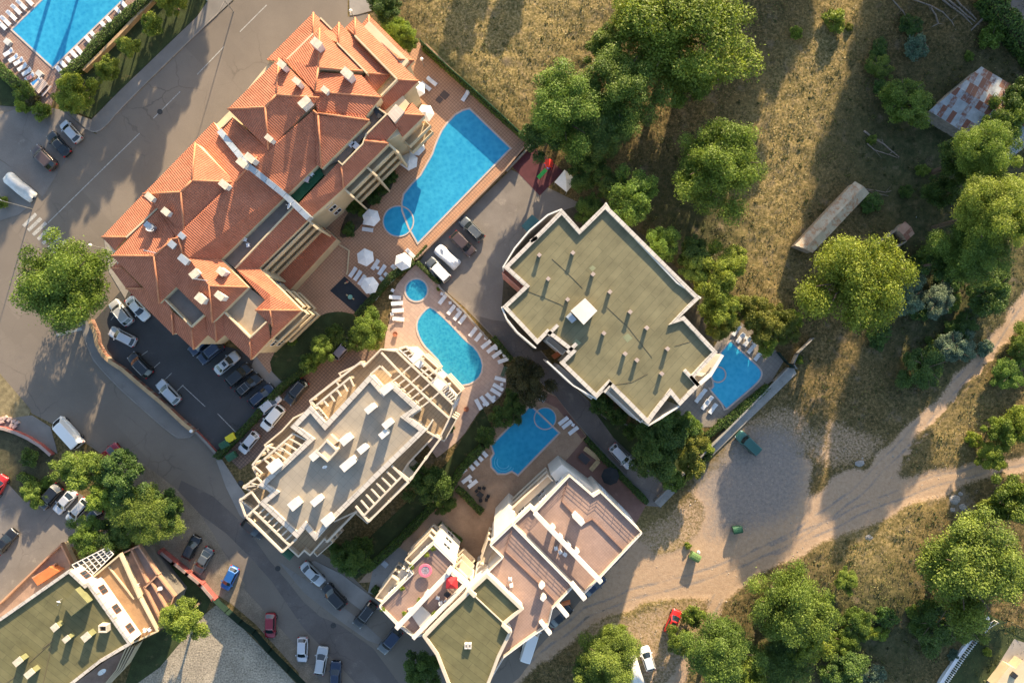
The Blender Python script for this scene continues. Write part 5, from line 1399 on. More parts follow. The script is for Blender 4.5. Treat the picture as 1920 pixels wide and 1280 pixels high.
T(1650, 125, 26, 2.5, F_MID, 'low spreading bush in the shaded upper meadow', name='shrub', cat='shrub', flat=.6)
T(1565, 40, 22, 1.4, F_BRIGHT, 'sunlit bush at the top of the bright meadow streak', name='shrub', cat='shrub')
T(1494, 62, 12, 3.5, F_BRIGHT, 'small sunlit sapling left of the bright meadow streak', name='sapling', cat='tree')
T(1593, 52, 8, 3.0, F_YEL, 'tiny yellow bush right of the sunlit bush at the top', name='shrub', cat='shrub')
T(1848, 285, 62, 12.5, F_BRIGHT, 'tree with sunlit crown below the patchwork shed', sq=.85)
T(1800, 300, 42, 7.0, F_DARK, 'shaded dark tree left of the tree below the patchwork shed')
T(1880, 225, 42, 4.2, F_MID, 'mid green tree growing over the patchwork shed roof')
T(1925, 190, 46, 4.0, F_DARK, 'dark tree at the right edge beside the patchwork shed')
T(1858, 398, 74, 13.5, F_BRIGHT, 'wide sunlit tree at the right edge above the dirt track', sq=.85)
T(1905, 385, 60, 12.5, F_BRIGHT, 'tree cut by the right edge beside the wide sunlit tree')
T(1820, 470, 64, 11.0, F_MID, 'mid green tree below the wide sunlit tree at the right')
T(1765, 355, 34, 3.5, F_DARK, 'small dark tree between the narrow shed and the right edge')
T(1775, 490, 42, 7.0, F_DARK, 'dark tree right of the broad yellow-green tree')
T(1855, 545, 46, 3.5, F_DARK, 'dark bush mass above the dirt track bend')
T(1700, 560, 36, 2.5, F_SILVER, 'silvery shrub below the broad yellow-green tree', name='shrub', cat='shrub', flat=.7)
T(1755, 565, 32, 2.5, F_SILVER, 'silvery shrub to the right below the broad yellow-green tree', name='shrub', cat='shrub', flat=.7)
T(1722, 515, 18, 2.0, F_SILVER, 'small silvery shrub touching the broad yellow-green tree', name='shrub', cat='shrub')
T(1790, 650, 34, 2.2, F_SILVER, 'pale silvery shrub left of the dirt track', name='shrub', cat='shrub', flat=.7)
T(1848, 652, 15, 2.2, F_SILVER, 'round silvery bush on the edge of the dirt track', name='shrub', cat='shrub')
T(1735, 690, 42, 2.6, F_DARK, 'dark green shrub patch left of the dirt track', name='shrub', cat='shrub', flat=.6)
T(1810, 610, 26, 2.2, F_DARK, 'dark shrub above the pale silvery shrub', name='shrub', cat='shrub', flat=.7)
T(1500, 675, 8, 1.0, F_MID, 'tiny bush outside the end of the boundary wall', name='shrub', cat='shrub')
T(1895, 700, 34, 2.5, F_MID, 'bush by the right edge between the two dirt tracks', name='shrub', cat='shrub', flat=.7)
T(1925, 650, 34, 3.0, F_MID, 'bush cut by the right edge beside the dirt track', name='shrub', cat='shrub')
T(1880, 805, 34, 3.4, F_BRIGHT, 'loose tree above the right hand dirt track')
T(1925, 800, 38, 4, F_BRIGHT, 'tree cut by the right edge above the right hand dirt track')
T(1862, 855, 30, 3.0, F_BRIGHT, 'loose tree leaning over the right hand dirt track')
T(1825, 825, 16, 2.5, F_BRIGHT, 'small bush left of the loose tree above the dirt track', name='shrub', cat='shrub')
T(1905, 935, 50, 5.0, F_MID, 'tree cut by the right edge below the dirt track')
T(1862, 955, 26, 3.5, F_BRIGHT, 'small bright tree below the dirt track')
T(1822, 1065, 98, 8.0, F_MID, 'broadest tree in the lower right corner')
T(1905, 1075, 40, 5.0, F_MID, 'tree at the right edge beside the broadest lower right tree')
T(1482, 1135, 76, 8.0, F_MID, 'large tree in the lower meadow near the dirt crossroads', sq=1.0)
T(1510, 1185, 50, 6.0, F_BRIGHT, 'tree adjoining the large tree of the lower meadow')
T(1587, 1090, 24, 3.0, F_BRIGHT, 'small flat sapling between the two large lower trees', name='sapling', flat=.7)
T(1500, 1070, 10, 1.4, F_BRIGHT, 'tiny bush on the verge above the large lower tree', name='shrub', cat='shrub')
T(1605, 1165, 30, 3.0, F_MID, 'blue-green bush below the small flat sapling', name='shrub', cat='shrub')
T(1580, 1205, 30, 3.0, F_MID, 'green bush below the blue-green bush', name='shrub', cat='shrub')
T(1470, 1245, 58, 4.0, F_DARK, 'dark bush mass at the bottom edge beside the large lower tree')
T(1575, 1250, 40, 3.2, F_DARK, 'dark bush at the bottom edge of the lower meadow', name='shrub', cat='shrub')
T(1638, 1270, 22, 2.0, F_SILVER, 'silvery shrub at the bottom edge', name='shrub', cat='shrub')
T(1590, 1278, 18, 2.0, F_SILVER, 'pale shrub at the bottom edge beside the silvery shrub', name='shrub', cat='shrub')
T(1355, 1225, 70, 6.5, F_MID, 'big tree at the bottom edge right of the parked white car')
T(1400, 1265, 50, 5.5, F_BRIGHT, 'tree cut by the bottom edge right of the big tree')
T(1140, 1235, 60, 6.0, F_MID, 'tree over the covered white camper')
T(1105, 1262, 34, 5.0, F_DARK, 'dark tree left of the covered white camper')
T(1150, 1195, 28, 4.5, F_BRIGHT, 'bright tree top above the covered white camper')
T(1275, 1205, 27, 2.2, F_MID, 'small tree directly below the red car in the meadow')
T(1300, 1155, 22, 1.8, F_MID, 'small tree to the right of the red car in the meadow')
T(1290, 1022, 7, 1.0, F_BRIGHT, 'tiny bush above the green skip in the sunlit sand', name='shrub', cat='shrub')
T(1820, 1175, 38, 2.4, F_MID, 'low bush outside the white villa fence', name='shrub', cat='shrub', flat=.6)
T(1755, 1170, 46, 2.6, F_DARK, 'shaded bush left of the broadest lower right tree', name='shrub', cat='shrub', flat=.6)
# lower left group
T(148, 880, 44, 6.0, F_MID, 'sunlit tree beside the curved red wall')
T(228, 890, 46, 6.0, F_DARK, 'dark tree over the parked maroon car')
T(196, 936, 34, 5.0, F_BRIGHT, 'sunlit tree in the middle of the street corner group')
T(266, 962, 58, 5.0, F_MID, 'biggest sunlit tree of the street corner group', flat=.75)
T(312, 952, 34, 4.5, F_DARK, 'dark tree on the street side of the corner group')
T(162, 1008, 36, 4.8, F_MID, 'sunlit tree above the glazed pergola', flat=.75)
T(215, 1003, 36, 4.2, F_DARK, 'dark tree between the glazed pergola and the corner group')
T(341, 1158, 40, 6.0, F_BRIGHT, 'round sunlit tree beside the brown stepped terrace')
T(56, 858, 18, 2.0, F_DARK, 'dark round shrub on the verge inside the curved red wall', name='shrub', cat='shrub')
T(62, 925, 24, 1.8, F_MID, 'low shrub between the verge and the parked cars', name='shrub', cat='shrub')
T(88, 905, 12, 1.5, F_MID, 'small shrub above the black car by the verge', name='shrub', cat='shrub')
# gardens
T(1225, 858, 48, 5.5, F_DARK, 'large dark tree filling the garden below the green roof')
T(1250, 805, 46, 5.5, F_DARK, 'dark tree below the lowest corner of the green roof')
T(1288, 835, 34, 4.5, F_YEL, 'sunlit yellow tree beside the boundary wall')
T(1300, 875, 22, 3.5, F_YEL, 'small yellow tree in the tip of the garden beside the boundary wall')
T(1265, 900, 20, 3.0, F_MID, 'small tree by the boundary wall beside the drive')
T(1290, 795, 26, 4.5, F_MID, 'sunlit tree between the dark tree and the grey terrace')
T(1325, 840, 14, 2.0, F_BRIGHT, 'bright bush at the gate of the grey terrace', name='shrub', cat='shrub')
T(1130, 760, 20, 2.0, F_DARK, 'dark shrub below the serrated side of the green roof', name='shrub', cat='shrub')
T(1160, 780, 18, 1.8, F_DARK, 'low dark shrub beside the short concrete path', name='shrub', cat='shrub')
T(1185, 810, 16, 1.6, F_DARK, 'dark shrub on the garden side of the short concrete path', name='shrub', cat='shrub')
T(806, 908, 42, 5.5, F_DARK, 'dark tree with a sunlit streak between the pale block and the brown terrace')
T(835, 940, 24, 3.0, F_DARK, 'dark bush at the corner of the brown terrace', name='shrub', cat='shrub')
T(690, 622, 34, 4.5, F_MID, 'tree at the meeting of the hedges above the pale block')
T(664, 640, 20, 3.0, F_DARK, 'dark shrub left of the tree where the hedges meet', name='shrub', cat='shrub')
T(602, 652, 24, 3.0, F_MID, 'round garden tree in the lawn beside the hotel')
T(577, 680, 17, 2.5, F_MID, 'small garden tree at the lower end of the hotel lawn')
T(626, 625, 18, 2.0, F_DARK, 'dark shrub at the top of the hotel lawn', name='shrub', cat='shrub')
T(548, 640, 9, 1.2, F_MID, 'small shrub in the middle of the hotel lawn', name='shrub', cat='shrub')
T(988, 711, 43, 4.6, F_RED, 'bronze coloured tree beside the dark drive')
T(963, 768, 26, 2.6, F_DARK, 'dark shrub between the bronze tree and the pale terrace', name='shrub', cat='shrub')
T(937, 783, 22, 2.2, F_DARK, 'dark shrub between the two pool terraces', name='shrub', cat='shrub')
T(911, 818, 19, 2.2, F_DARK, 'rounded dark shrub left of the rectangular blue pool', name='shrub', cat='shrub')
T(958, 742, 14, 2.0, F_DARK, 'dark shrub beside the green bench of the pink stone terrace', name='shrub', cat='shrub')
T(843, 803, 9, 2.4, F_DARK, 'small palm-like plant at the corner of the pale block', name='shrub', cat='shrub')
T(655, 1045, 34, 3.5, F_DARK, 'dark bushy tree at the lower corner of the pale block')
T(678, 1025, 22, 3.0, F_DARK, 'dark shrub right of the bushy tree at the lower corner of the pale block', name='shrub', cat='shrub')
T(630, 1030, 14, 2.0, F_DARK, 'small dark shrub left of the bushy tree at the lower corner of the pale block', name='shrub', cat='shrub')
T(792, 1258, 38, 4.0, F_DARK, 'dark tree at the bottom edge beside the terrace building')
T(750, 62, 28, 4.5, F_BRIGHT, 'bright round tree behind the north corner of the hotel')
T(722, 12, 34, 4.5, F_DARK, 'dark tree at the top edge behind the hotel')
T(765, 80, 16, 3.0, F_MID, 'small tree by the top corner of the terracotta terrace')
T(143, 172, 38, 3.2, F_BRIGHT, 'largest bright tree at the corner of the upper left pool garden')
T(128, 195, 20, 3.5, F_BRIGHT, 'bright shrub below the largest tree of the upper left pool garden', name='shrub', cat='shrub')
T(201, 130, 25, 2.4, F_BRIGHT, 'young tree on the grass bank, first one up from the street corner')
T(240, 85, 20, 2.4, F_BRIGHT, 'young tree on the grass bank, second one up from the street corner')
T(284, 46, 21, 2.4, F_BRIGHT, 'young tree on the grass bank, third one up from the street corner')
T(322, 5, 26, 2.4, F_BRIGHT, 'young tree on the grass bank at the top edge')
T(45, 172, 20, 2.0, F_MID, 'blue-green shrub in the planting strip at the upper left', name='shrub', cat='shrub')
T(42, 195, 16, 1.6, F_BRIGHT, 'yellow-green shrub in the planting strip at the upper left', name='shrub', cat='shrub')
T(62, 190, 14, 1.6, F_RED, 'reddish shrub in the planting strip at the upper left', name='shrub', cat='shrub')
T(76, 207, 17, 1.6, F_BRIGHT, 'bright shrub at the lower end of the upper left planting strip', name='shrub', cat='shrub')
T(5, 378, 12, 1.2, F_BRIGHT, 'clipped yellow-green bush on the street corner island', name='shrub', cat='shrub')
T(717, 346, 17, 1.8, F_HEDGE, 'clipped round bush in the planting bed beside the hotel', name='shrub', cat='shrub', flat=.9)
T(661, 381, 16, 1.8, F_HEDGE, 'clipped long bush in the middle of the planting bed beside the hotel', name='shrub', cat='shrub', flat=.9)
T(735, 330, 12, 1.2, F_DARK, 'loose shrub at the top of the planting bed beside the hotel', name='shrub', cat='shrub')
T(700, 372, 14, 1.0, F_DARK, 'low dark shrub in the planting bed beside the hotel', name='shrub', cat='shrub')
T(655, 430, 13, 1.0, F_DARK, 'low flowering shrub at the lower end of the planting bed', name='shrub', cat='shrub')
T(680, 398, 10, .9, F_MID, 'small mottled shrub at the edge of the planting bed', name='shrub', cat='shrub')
T(795, 240, 10, 1.2, F_YEL, 'brownish palm-like plant under the east eaves of the hotel', name='shrub', cat='shrub')
T(1353, 793, 9, 1.4, F_HEDGE, 'round clipped bush at the end of the boundary hedge', name='shrub', cat='shrub')
rs3 = random.Random(17)
_ok = 0
while _ok < 30:
    x = rs3.uniform(1630, 1915); y = rs3.uniform(40, 640)
    if (1735 < x < 1990 and 120 < y < 305) or (x - 1560) / 360 * 0 + (y > 560 and x > 1860): continue
    if x < 1730 and 380 < y < 470: continue
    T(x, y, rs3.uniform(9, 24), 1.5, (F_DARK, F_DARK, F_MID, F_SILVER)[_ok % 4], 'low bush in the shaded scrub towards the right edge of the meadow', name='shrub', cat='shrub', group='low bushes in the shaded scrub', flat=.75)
    _ok += 1
for i in range(16):
    x = rs3.uniform(1440, 1800); y = rs3.uniform(1090, 1275)
    T(x, y, rs3.uniform(8, 20), 1.4, (F_DARK, F_MID, F_BRIGHT, F_SILVER)[i % 4], 'low bush in the scrub of the lower right meadow', name='shrub', cat='shrub', group='low bushes in the lower right scrub', flat=.8)
# woodland beyond the top and right edges, whose long shadows cross the meadow and the street
def seed_tree(sx, sy, rpx, h, m, label):
    """stands so that its crown shadow falls on ground pixel sx,sy"""
    L = h / math.tan(SUN_EL) / SC
    gx, gy = sx + SUN_DX * L, sy - SUN_DY * L
    k = CAMH / (CAMH - h)
    T(960 + (gx - 960) * k, 640 + (gy - 640) * k, rpx * k, h, m, label, group='trees beyond the upper edge')
rt2 = random.Random(9)
for i, (sx, sy, r, h) in enumerate(((330, 150, 40, 9), (300, 205, 36, 9), (255, 235, 38, 9), (215, 290, 36, 11), (170, 340, 34, 12), (355, 110, 34, 9), (285, 290, 26, 10), (270, 330, 22, 10), (120, 390, 34, 14),
                                    (870, 30, 42, 9), (940, 60, 30, 8), (0, 330, 60, 14), (60, 300, 44, 14),
                                    (1420, 60, 70, 13), (1380, 150, 60, 14), (1480, 40, 45, 12), (1300, 240, 60, 14), (1450, 120, 36, 13), (1370, 240, 44, 13), (1400, 330, 30, 13), (1330, 330, 40, 13),
                                    (1660, 60, 55, 14), (1640, 160, 60, 15), (1720, 40, 60, 14), (1600, 260, 58, 15), (1700, 160, 60, 15), (1790, 60, 60, 14), (1570, 350, 52, 15), (1660, 280, 64, 15), (1750, 220, 60, 15), (1860, 80, 60, 14),
                                    (1540, 430, 46, 16), (1620, 400, 60, 16), (1720, 380, 60, 16), (1830, 180, 60, 15), (1510, 510, 40, 16), (1590, 480, 56, 16), (1690, 480, 60, 16), (1920, 100, 60, 14), (1900, 250, 60, 15), (1490, 600, 40, 17), (1560, 590, 50, 17), (1650, 580, 50, 17))):
    seed_tree(sx, sy, r * 1.02, h, (F_MID, F_DARK, F_BRIGHT)[i % 3], 'tall tree of the woodland beyond the upper edge of the meadow')

def hedge(pts, w, h, label, m=None, name='hedge', dens=95, z0=0.0, leaf=.10):
    pts = [Vector((p[0], p[1], 0)) for p in pts]
    rs = np.random.RandomState(int(abs(pts[0].x * 31 + pts[0].y * 17)) % 9999)
    P_ = []; N_ = []
    for a, b_ in zip(pts[:-1], pts[1:]):
        L = (b_ - a).length
        n = int(L * (w + 2 * h) * dens)
        t = rs.rand(n) * L; d = np.array((b_ - a).normalized()); nrm = np.array([-d[1], d[0], 0])
        per = rs.rand(n) * (w + 2 * h)
        wob = vnoise(np.array(a[0] + d[0] * t), np.array(a[1] + d[1] * t), .8, 3) * .35 + .82
        off = np.where(per < h, -w / 2, np.where(per > h + w, w / 2, per - h - w / 2))
        zz = np.where(per < h, per, np.where(per > h + w, 2 * h + w - per, h))
        rnd = 1 - .18 * (np.abs(off) / (w / 2)) ** 4 * (zz > h * .8)
        j = rs.normal(0, .06, (n, 3))
        p = np.array(a)[None] + d[None] * t[:, None] + nrm[None] * (off * wob)[:, None]
        p[:, 2] = zz * rnd * (wob * .4 + .6) + z0
        P_.append(p + j)
        nv_ = np.zeros((n, 3)); nv_[:, 2] = (zz > h * .95) * 1.0 + .3; nv_ += nrm[None] * (np.sign(off) * (zz < h * .95))[:, None]
        N_.append(nv_)
    p = np.concatenate(P_); nr = np.concatenate(N_)
    me = leaf_mesh('hedge', p, nr, leaf, rs.uniform(.1, .9, len(p)), rs, m or F_HEDGE)
    root = empty(name, tuple(cen(pts)), 0, label, 'hedge')
    o = bpy.data.objects.new('foliage', me); link(o, root); o.location = -Vector(root.location)
    core = MB(); core.ribbon(pts, w * .8, z0, z0 + h * .82); core.build('stems', mat('hedge_core', (0.035, 0.04, 0.015), .95), root)
    return root
hedge(S0('672,592 700,560 735,520 778,490'), .95, 1.5, 'bright clipped hedge between the terracotta terrace and the pink stone terrace')
hedge(S0('f:1215,690 f:1310,785 f:1380,850'), .55, 1.2, 'short clipped hedge beside the parked white pick-up')
hedge(S0('f:1200,670 f:1290,570'), .45, 1.2, 'thin end of hedge at the corner of the terracotta terrace')
hedge(S0('410,856 445,820 480,785 505,752 535,722 580,690'), 1.0, 1.4, 'long clipped hedge along the grid paved drive')
hedge(S0('580,690 620,655 648,628'), 1.3, 1.5, 'loose hedge between the hotel lawn and the grid paved drive', F_DARK)
hedge(S0('905,835 865,878 850,905 795,965 740,1020 690,1065'), 1.1, 1.3, 'dark hedge along the lower edge of the shaded lawn', F_DARK)
hedge(S0('925,632 960,675'), .6, 1.2, 'short hedge between the pink stone terrace and the dark drive')
hedge(S0('1097,820 1135,862 1170,898 1212,940'), .8, 1.3, 'hedge between the red brown patio and the drive')
hedge(S0('k:1580,640 k:1700,530 k:1820,420 k:1910,330 1452,708'), .9, 1.1, 'hedge of clipped bushes along the corner pool terrace')
hedge(S0('1262,918 1295,885 1330,850 1322,830'), .6, 1.2, 'hedge inside the tip of the boundary wall')
hedge(S0('6:590,200 6:650,250 6:720,330 6:770,370'), .9, 1.1, 'curved hedge beside the black dining set', F_DARK)
hedge(S0('6:470,450 6:540,510 6:620,580'), .7, 1.2, 'dark hedge along the white facade of the terrace building', F_DARK)
hedge(S0('7:0,510 7:60,560 7:95,600'), 1.2, 1.0, 'small clipped hedge block by the garden gate')
hedge(S0('a:500,590 a:650,480 a:760,340 a:860,240 a:960,150 a:1060,70 a:1180,-30'), 1.6, 1.5, 'dark hedge between the loungers and the ochre wall at the upper left', F_DARK)
hedge(S0('a:0,510 a:110,610 a:190,680'), 1.6, 1.5, 'dark hedge at the left edge of the upper left pool', F_DARK)
hedge(S0('1835,0 1870,45 1905,90 1960,150'), 3.2, 3.0, 'wide dark hedge beside the grey side road', F_DARK, dens=40, leaf=.2)
hedge(S0('795,95 840,135 890,180 940,225 985,265'), .45, 1.9, 'creeper covered fence along the upper edge of the hotel terrace', mat('x', (0, 0, 0)) if False else F_MID, dens=60)
hedge(S0('40,890 70,905 82,925'), 1.3, 1.0, 'loose hedge between the verge and the parked black car', F_MID)
# ---------------------------------------------------------------- grass tufts on the meadow
rs = np.random.RandomState(77)
N = 230000
tx = rs.uniform(-84, 84, N); ty = rs.uniform(-58, 58, N)
ix = np.clip(((tx - gx0) / gst).astype(int), 0, nx - 1); iy = np.clip(((ty - gy0) / gst).astype(int), 0, ny - 1)
bare = np.clip(m_sand * 1.3 + m_grav * 1.3 + m_flat * 1.6, 0, 1)[ix, iy]
patch = vnoise(tx, ty, 1.6, 21) * .6 + vnoise(tx, ty, .6, 22) * .4
pxx = tx / SC + 960; pyy = 640 - ty / SC
notshed = ~(inpoly(pxx, pyy, P('1480,465 1600,330 1640,362 1525,485')) | inpoly(pxx, pyy, P('1735,210 1835,115 1960,215 1850,320')))
keep = (rs.rand(N) > bare * 1.05) & (patch > rs.uniform(.22, .62, N)) & notshed & ((bare < .5))
# verge and field beyond the pool terrace are kept; nothing grows on paving
tx, ty = tx[keep], ty[keep]; ix, iy = ix[keep], iy[keep]
n = len(tx)
base = np.stack([tx, ty, GZ[ix, iy] + .04], -1)
spread = rs.normal(0, .16, (n, 3)); spread[:, 2] = np.abs(spread[:, 2]) * .8 + .02
dry_ = m_dry[ix, iy]; gr = m_grn[ix, iy]
tone = np.clip(.22 + .42 * dry_ - .3 * gr + .5 * (vnoise(tx, ty, 3.5, 31) - .5) + .55 * (vnoise(tx, ty, 1.1, 33) - .5) + rs.normal(0, .24, n), 0, 1)
F_GRASS = foliage('grass_blades', (0.040, 0.048, 0.014), (0.12, 0.115, 0.038), (0.42, 0.31, 0.15), 0.2, .3)
gme = leaf_mesh('grass', base + spread, np.tile(np.array([0, 0, .8]) + np.array(sdir) * .4, (n, 1)), .15, tone, rs, F_GRASS, .35)
g_ = bpy.data.objects.new('grass', gme); link(g_)
tag(g_, 'dry meadow grass and weeds in uneven tufts', 'grass', kind='stuff')

# leafy weeds between the grass
N = 5200
wx = rs.uniform(-84, 84, N); wy = rs.uniform(-58, 58, N)
ix = np.clip(((wx - gx0) / gst).astype(int), 0, nx - 1); iy = np.clip(((wy - gy0) / gst).astype(int), 0, ny - 1)
px_ = wx / SC + 960; py_ = 640 - wy / SC
k_ = (np.clip(m_sand * 1.6 + m_grav * 1.6 + m_flat * 1.6, 0, 1)[ix, iy] < .35) & (vnoise(wx, wy, 6, 51) * .6 + vnoise(wx, wy, 2, 52) * .4 > rs.uniform(.3, .72, N)) & ~(inpoly(px_, py_, P('1480,465 1600,330 1640,362 1525,485')) | inpoly(px_, py_, P('1735,210 1835,115 2000,215 1895,310')))
wx, wy, ix, iy = wx[k_], wy[k_], ix[k_], iy[k_]
n = len(wx); q_n = 16
sz = rs.gamma(2.2, .17, n) + .12
cpt = np.repeat(np.stack([wx, wy, GZ[ix, iy]], -1), q_n, 0); ss = np.repeat(sz, q_n)
dd = rs.normal(0, 1, (n * q_n, 3)); dd /= np.linalg.norm(dd, axis=1)[:, None]; dd[:, 2] = np.abs(dd[:, 2]) * .6
tn = np.repeat(rs.uniform(.1, .8, n), q_n) + rs.normal(0, .12, n * q_n)
F_WEED = foliage('weed_leaves', (0.045, 0.055, 0.018), (0.115, 0.125, 0.035), (0.25, 0.21, 0.07), 0.25)
wme = leaf_mesh('weeds', cpt + dd * ss[:, None], dd + np.array([0, 0, .5]), .13, tn, rs, F_WEED, .6)
o = bpy.data.objects.new('weeds', wme); link(o); tag(o, 'leafy weeds scattered through the dry meadow', 'weeds', kind='stuff')
# loose stones on the bare ground
N = 14000
tx = rs.uniform(-40, 84, N); ty = rs.uniform(-58, 20, N)
ix = np.clip(((tx - gx0) / gst).astype(int), 0, nx - 1); iy = np.clip(((ty - gy0) / gst).astype(int), 0, ny - 1)
keep = (np.clip(m_sand + m_grav, 0, 1)[ix, iy] > .25) & (m_flat[ix, iy] < .1) & (vnoise(tx, ty, 2.2, 41) > rs.uniform(.15, .8, N))
tx, ty = tx[keep], ty[keep]; n = len(tx)
s_ = rs.gamma(2.0, .018, n) + .02
oct_ = np.array([(1, 0, 0), (0, 1, 0), (-1, 0, 0), (0, -1, 0), (0, 0, .7)])
V = oct_[None] * s_[:, None, None] * rs.uniform(.7, 1.3, (n, 5, 1)) + np.stack([tx, ty, GZ[ix[keep] if False else np.clip(((tx - gx0) / gst).astype(int), 0, nx - 1), np.clip(((ty - gy0) / gst).astype(int), 0, ny - 1)] + .01], -1)[:, None, :]
F = np.array([(0, 1, 4), (1, 2, 4), (2, 3, 4), (3, 0, 4)])[None] + (np.arange(n) * 5)[:, None, None]
pm_ = bpy.data.meshes.new('loose_stones'); pm_.from_pydata(V.reshape(-1, 3).tolist(), [], F.reshape(-1, 3).tolist()); pm_.materials.append(mat('loose_stone', (.36, .30, .24), .9, .4, 3.0))
o = bpy.data.objects.new('loose_stones', pm_); link(o); tag(o, 'loose stones scattered over the sandy tracks', 'stones', kind='stuff')
# ================================================================ vehicles
PAINTS = {}
def paint(nm, col, metal=0.25):
    if nm not in PAINTS:
        m, nt, b = nodes_of('car_paint_' + nm)
        b.inputs['Base Color'].default_value = col + (1,)
        b.inputs['Metallic'].default_value = metal
        b.inputs['Roughness'].default_value = 0.32
        b.inputs['Coat Weight'].default_value = 0.6
        b.inputs['Coat Roughness'].default_value = 0.06
        n1 = nn(nt, 'ShaderNodeTexNoise', Scale=3.0, Detail=4.0)
        geo = nn(nt, 'ShaderNodeNewGeometry')
        nt.links.new(geo.outputs['Position'], n1.inputs['Vector'])
        r_ = ramp(nt, [(0.35, (0.28,) * 3), (0.7, (0.45,) * 3)], n1.outputs[0])
        nt.links.new(r_, b.inputs['Roughness'])
        PAINTS[nm] = m
    return PAINTS[nm]
SILVER = ('silver', (0.42, 0.43, 0.44)); WHITE = ('white', (0.72, 0.72, 0.70), 0.0); BLACK = ('black', (0.012, 0.013, 0.015), .1)
DBLUE = ('dark_blue', (0.015, 0.028, 0.06)); GREY = ('grey', (0.10, 0.11, 0.115)); BROWN = ('brown', (0.075, 0.05, 0.045)); MAROON = ('maroon', (0.22, 0.01, 0.02), .1)
RED = ('red', (0.50, 0.02, 0.02), .05); BLUE = ('blue', (0.02, 0.11, 0.34)); TEAL = ('green', (0.025, 0.10, 0.085)); VIOL = ('violet_grey', (0.16, 0.14, 0.17)); LILAC = ('pale_silver', (0.50, 0.50, 0.52))
CGLASS = glass('car_glass', (0.012, 0.018, 0.022), 0.05)
TYRE = mat('tyre_rubber', (0.015, 0.015, 0.016), .85, .1, 4.0)
RIM = mat('alloy_rim', (0.4, 0.4, 0.41), .35, .05, 4.0, metal=.8)
LAMPG = mat('headlight_lens', (0.7, 0.72, 0.74), .1, .02, 4.0)
TAILR = mat('tail_light_lens', (0.35, 0.01, 0.01), .25, .02, 4.0)
TRIM = mat('black_trim', (0.02, 0.02, 0.022), .6, .1, 4.0)
# L, W, H, belt, windscreen foot, roof front, roof rear, rear glass foot (fractions from the nose), nose height, tail height
KINDS = {'sedan': (4.55, 1.78, 1.43, .93, .27, .43, .70, .86, .68, .90), 'hatch': (4.0, 1.72, 1.48, .95, .24, .42, .84, .96, .70, .93),
         'estate': (4.6, 1.78, 1.47, .95, .26, .42, .86, .965, .70, .93), 'suv': (4.6, 1.88, 1.72, 1.08, .24, .38, .86, .965, .86, 1.05),
         'jeep': (4.5, 1.80, 1.80, 1.12, .26, .34, .95, .985, .98, 1.10), 'van': (5.6, 2.0, 2.25, 1.25, .06, .20, .985, .995, .95, 1.24)}
def car_body(kind):
    L, Wd, H, belt, wf, rf, rr, rg, nz, tz = KINDS[kind]
    hw = Wd / 2
    st = [0, .015, .05, .12, wf, rf, .5, .62, rr, rg, .985, 1.0]
    st = sorted(set(st))
    vs = []; fs = []
    prof_n = 9
    for t in st:
        x = L / 2 - t * L
        e = min(t, 1 - t)
        wk = 1 - .30 * max(0, (1 - e / .09)) ** 2.2 if e < .09 else 1 - .03 * abs(t - .5)
        w = hw * wk
        if t < wf: zt = nz + (belt - nz) * (t / wf) ** .6
        elif t > rg: zt = tz - (tz - (tz - .10)) * (t - rg) / max(.001, 1 - rg)
        else: zt = belt
        if e < .015: zt -= .16
        lo = .24 + (.10 if e < .03 else 0)
        half = [(0, zt + .035), (w * .55, zt + .025), (w * .86, zt - .015), (w * .965, zt - .10), (w, zt - .26), (w, .52), (w * .965, .36), (w * .88, lo), (0, lo)]
        for (y, z) in half: vs.append((x, y, z))
        for (y, z) in half[-2:0:-1]: vs.append((x, -y, z))
    n = 16
    for k in range(len(st) - 1):
        for i in range(n):
            j = (i + 1) % n
            fs.append((k * n + i, k * n + j, (k + 1) * n + j, (k + 1) * n + i))
    fs.append(tuple(reversed(range(n)))); b = (len(st) - 1) * n; fs.append(tuple(b + i for i in range(n)))
    fs = [tuple(reversed(f)) for f in fs]
    m = MB(); m.mesh(vs, fs)
    # dark wheel arches
    return m
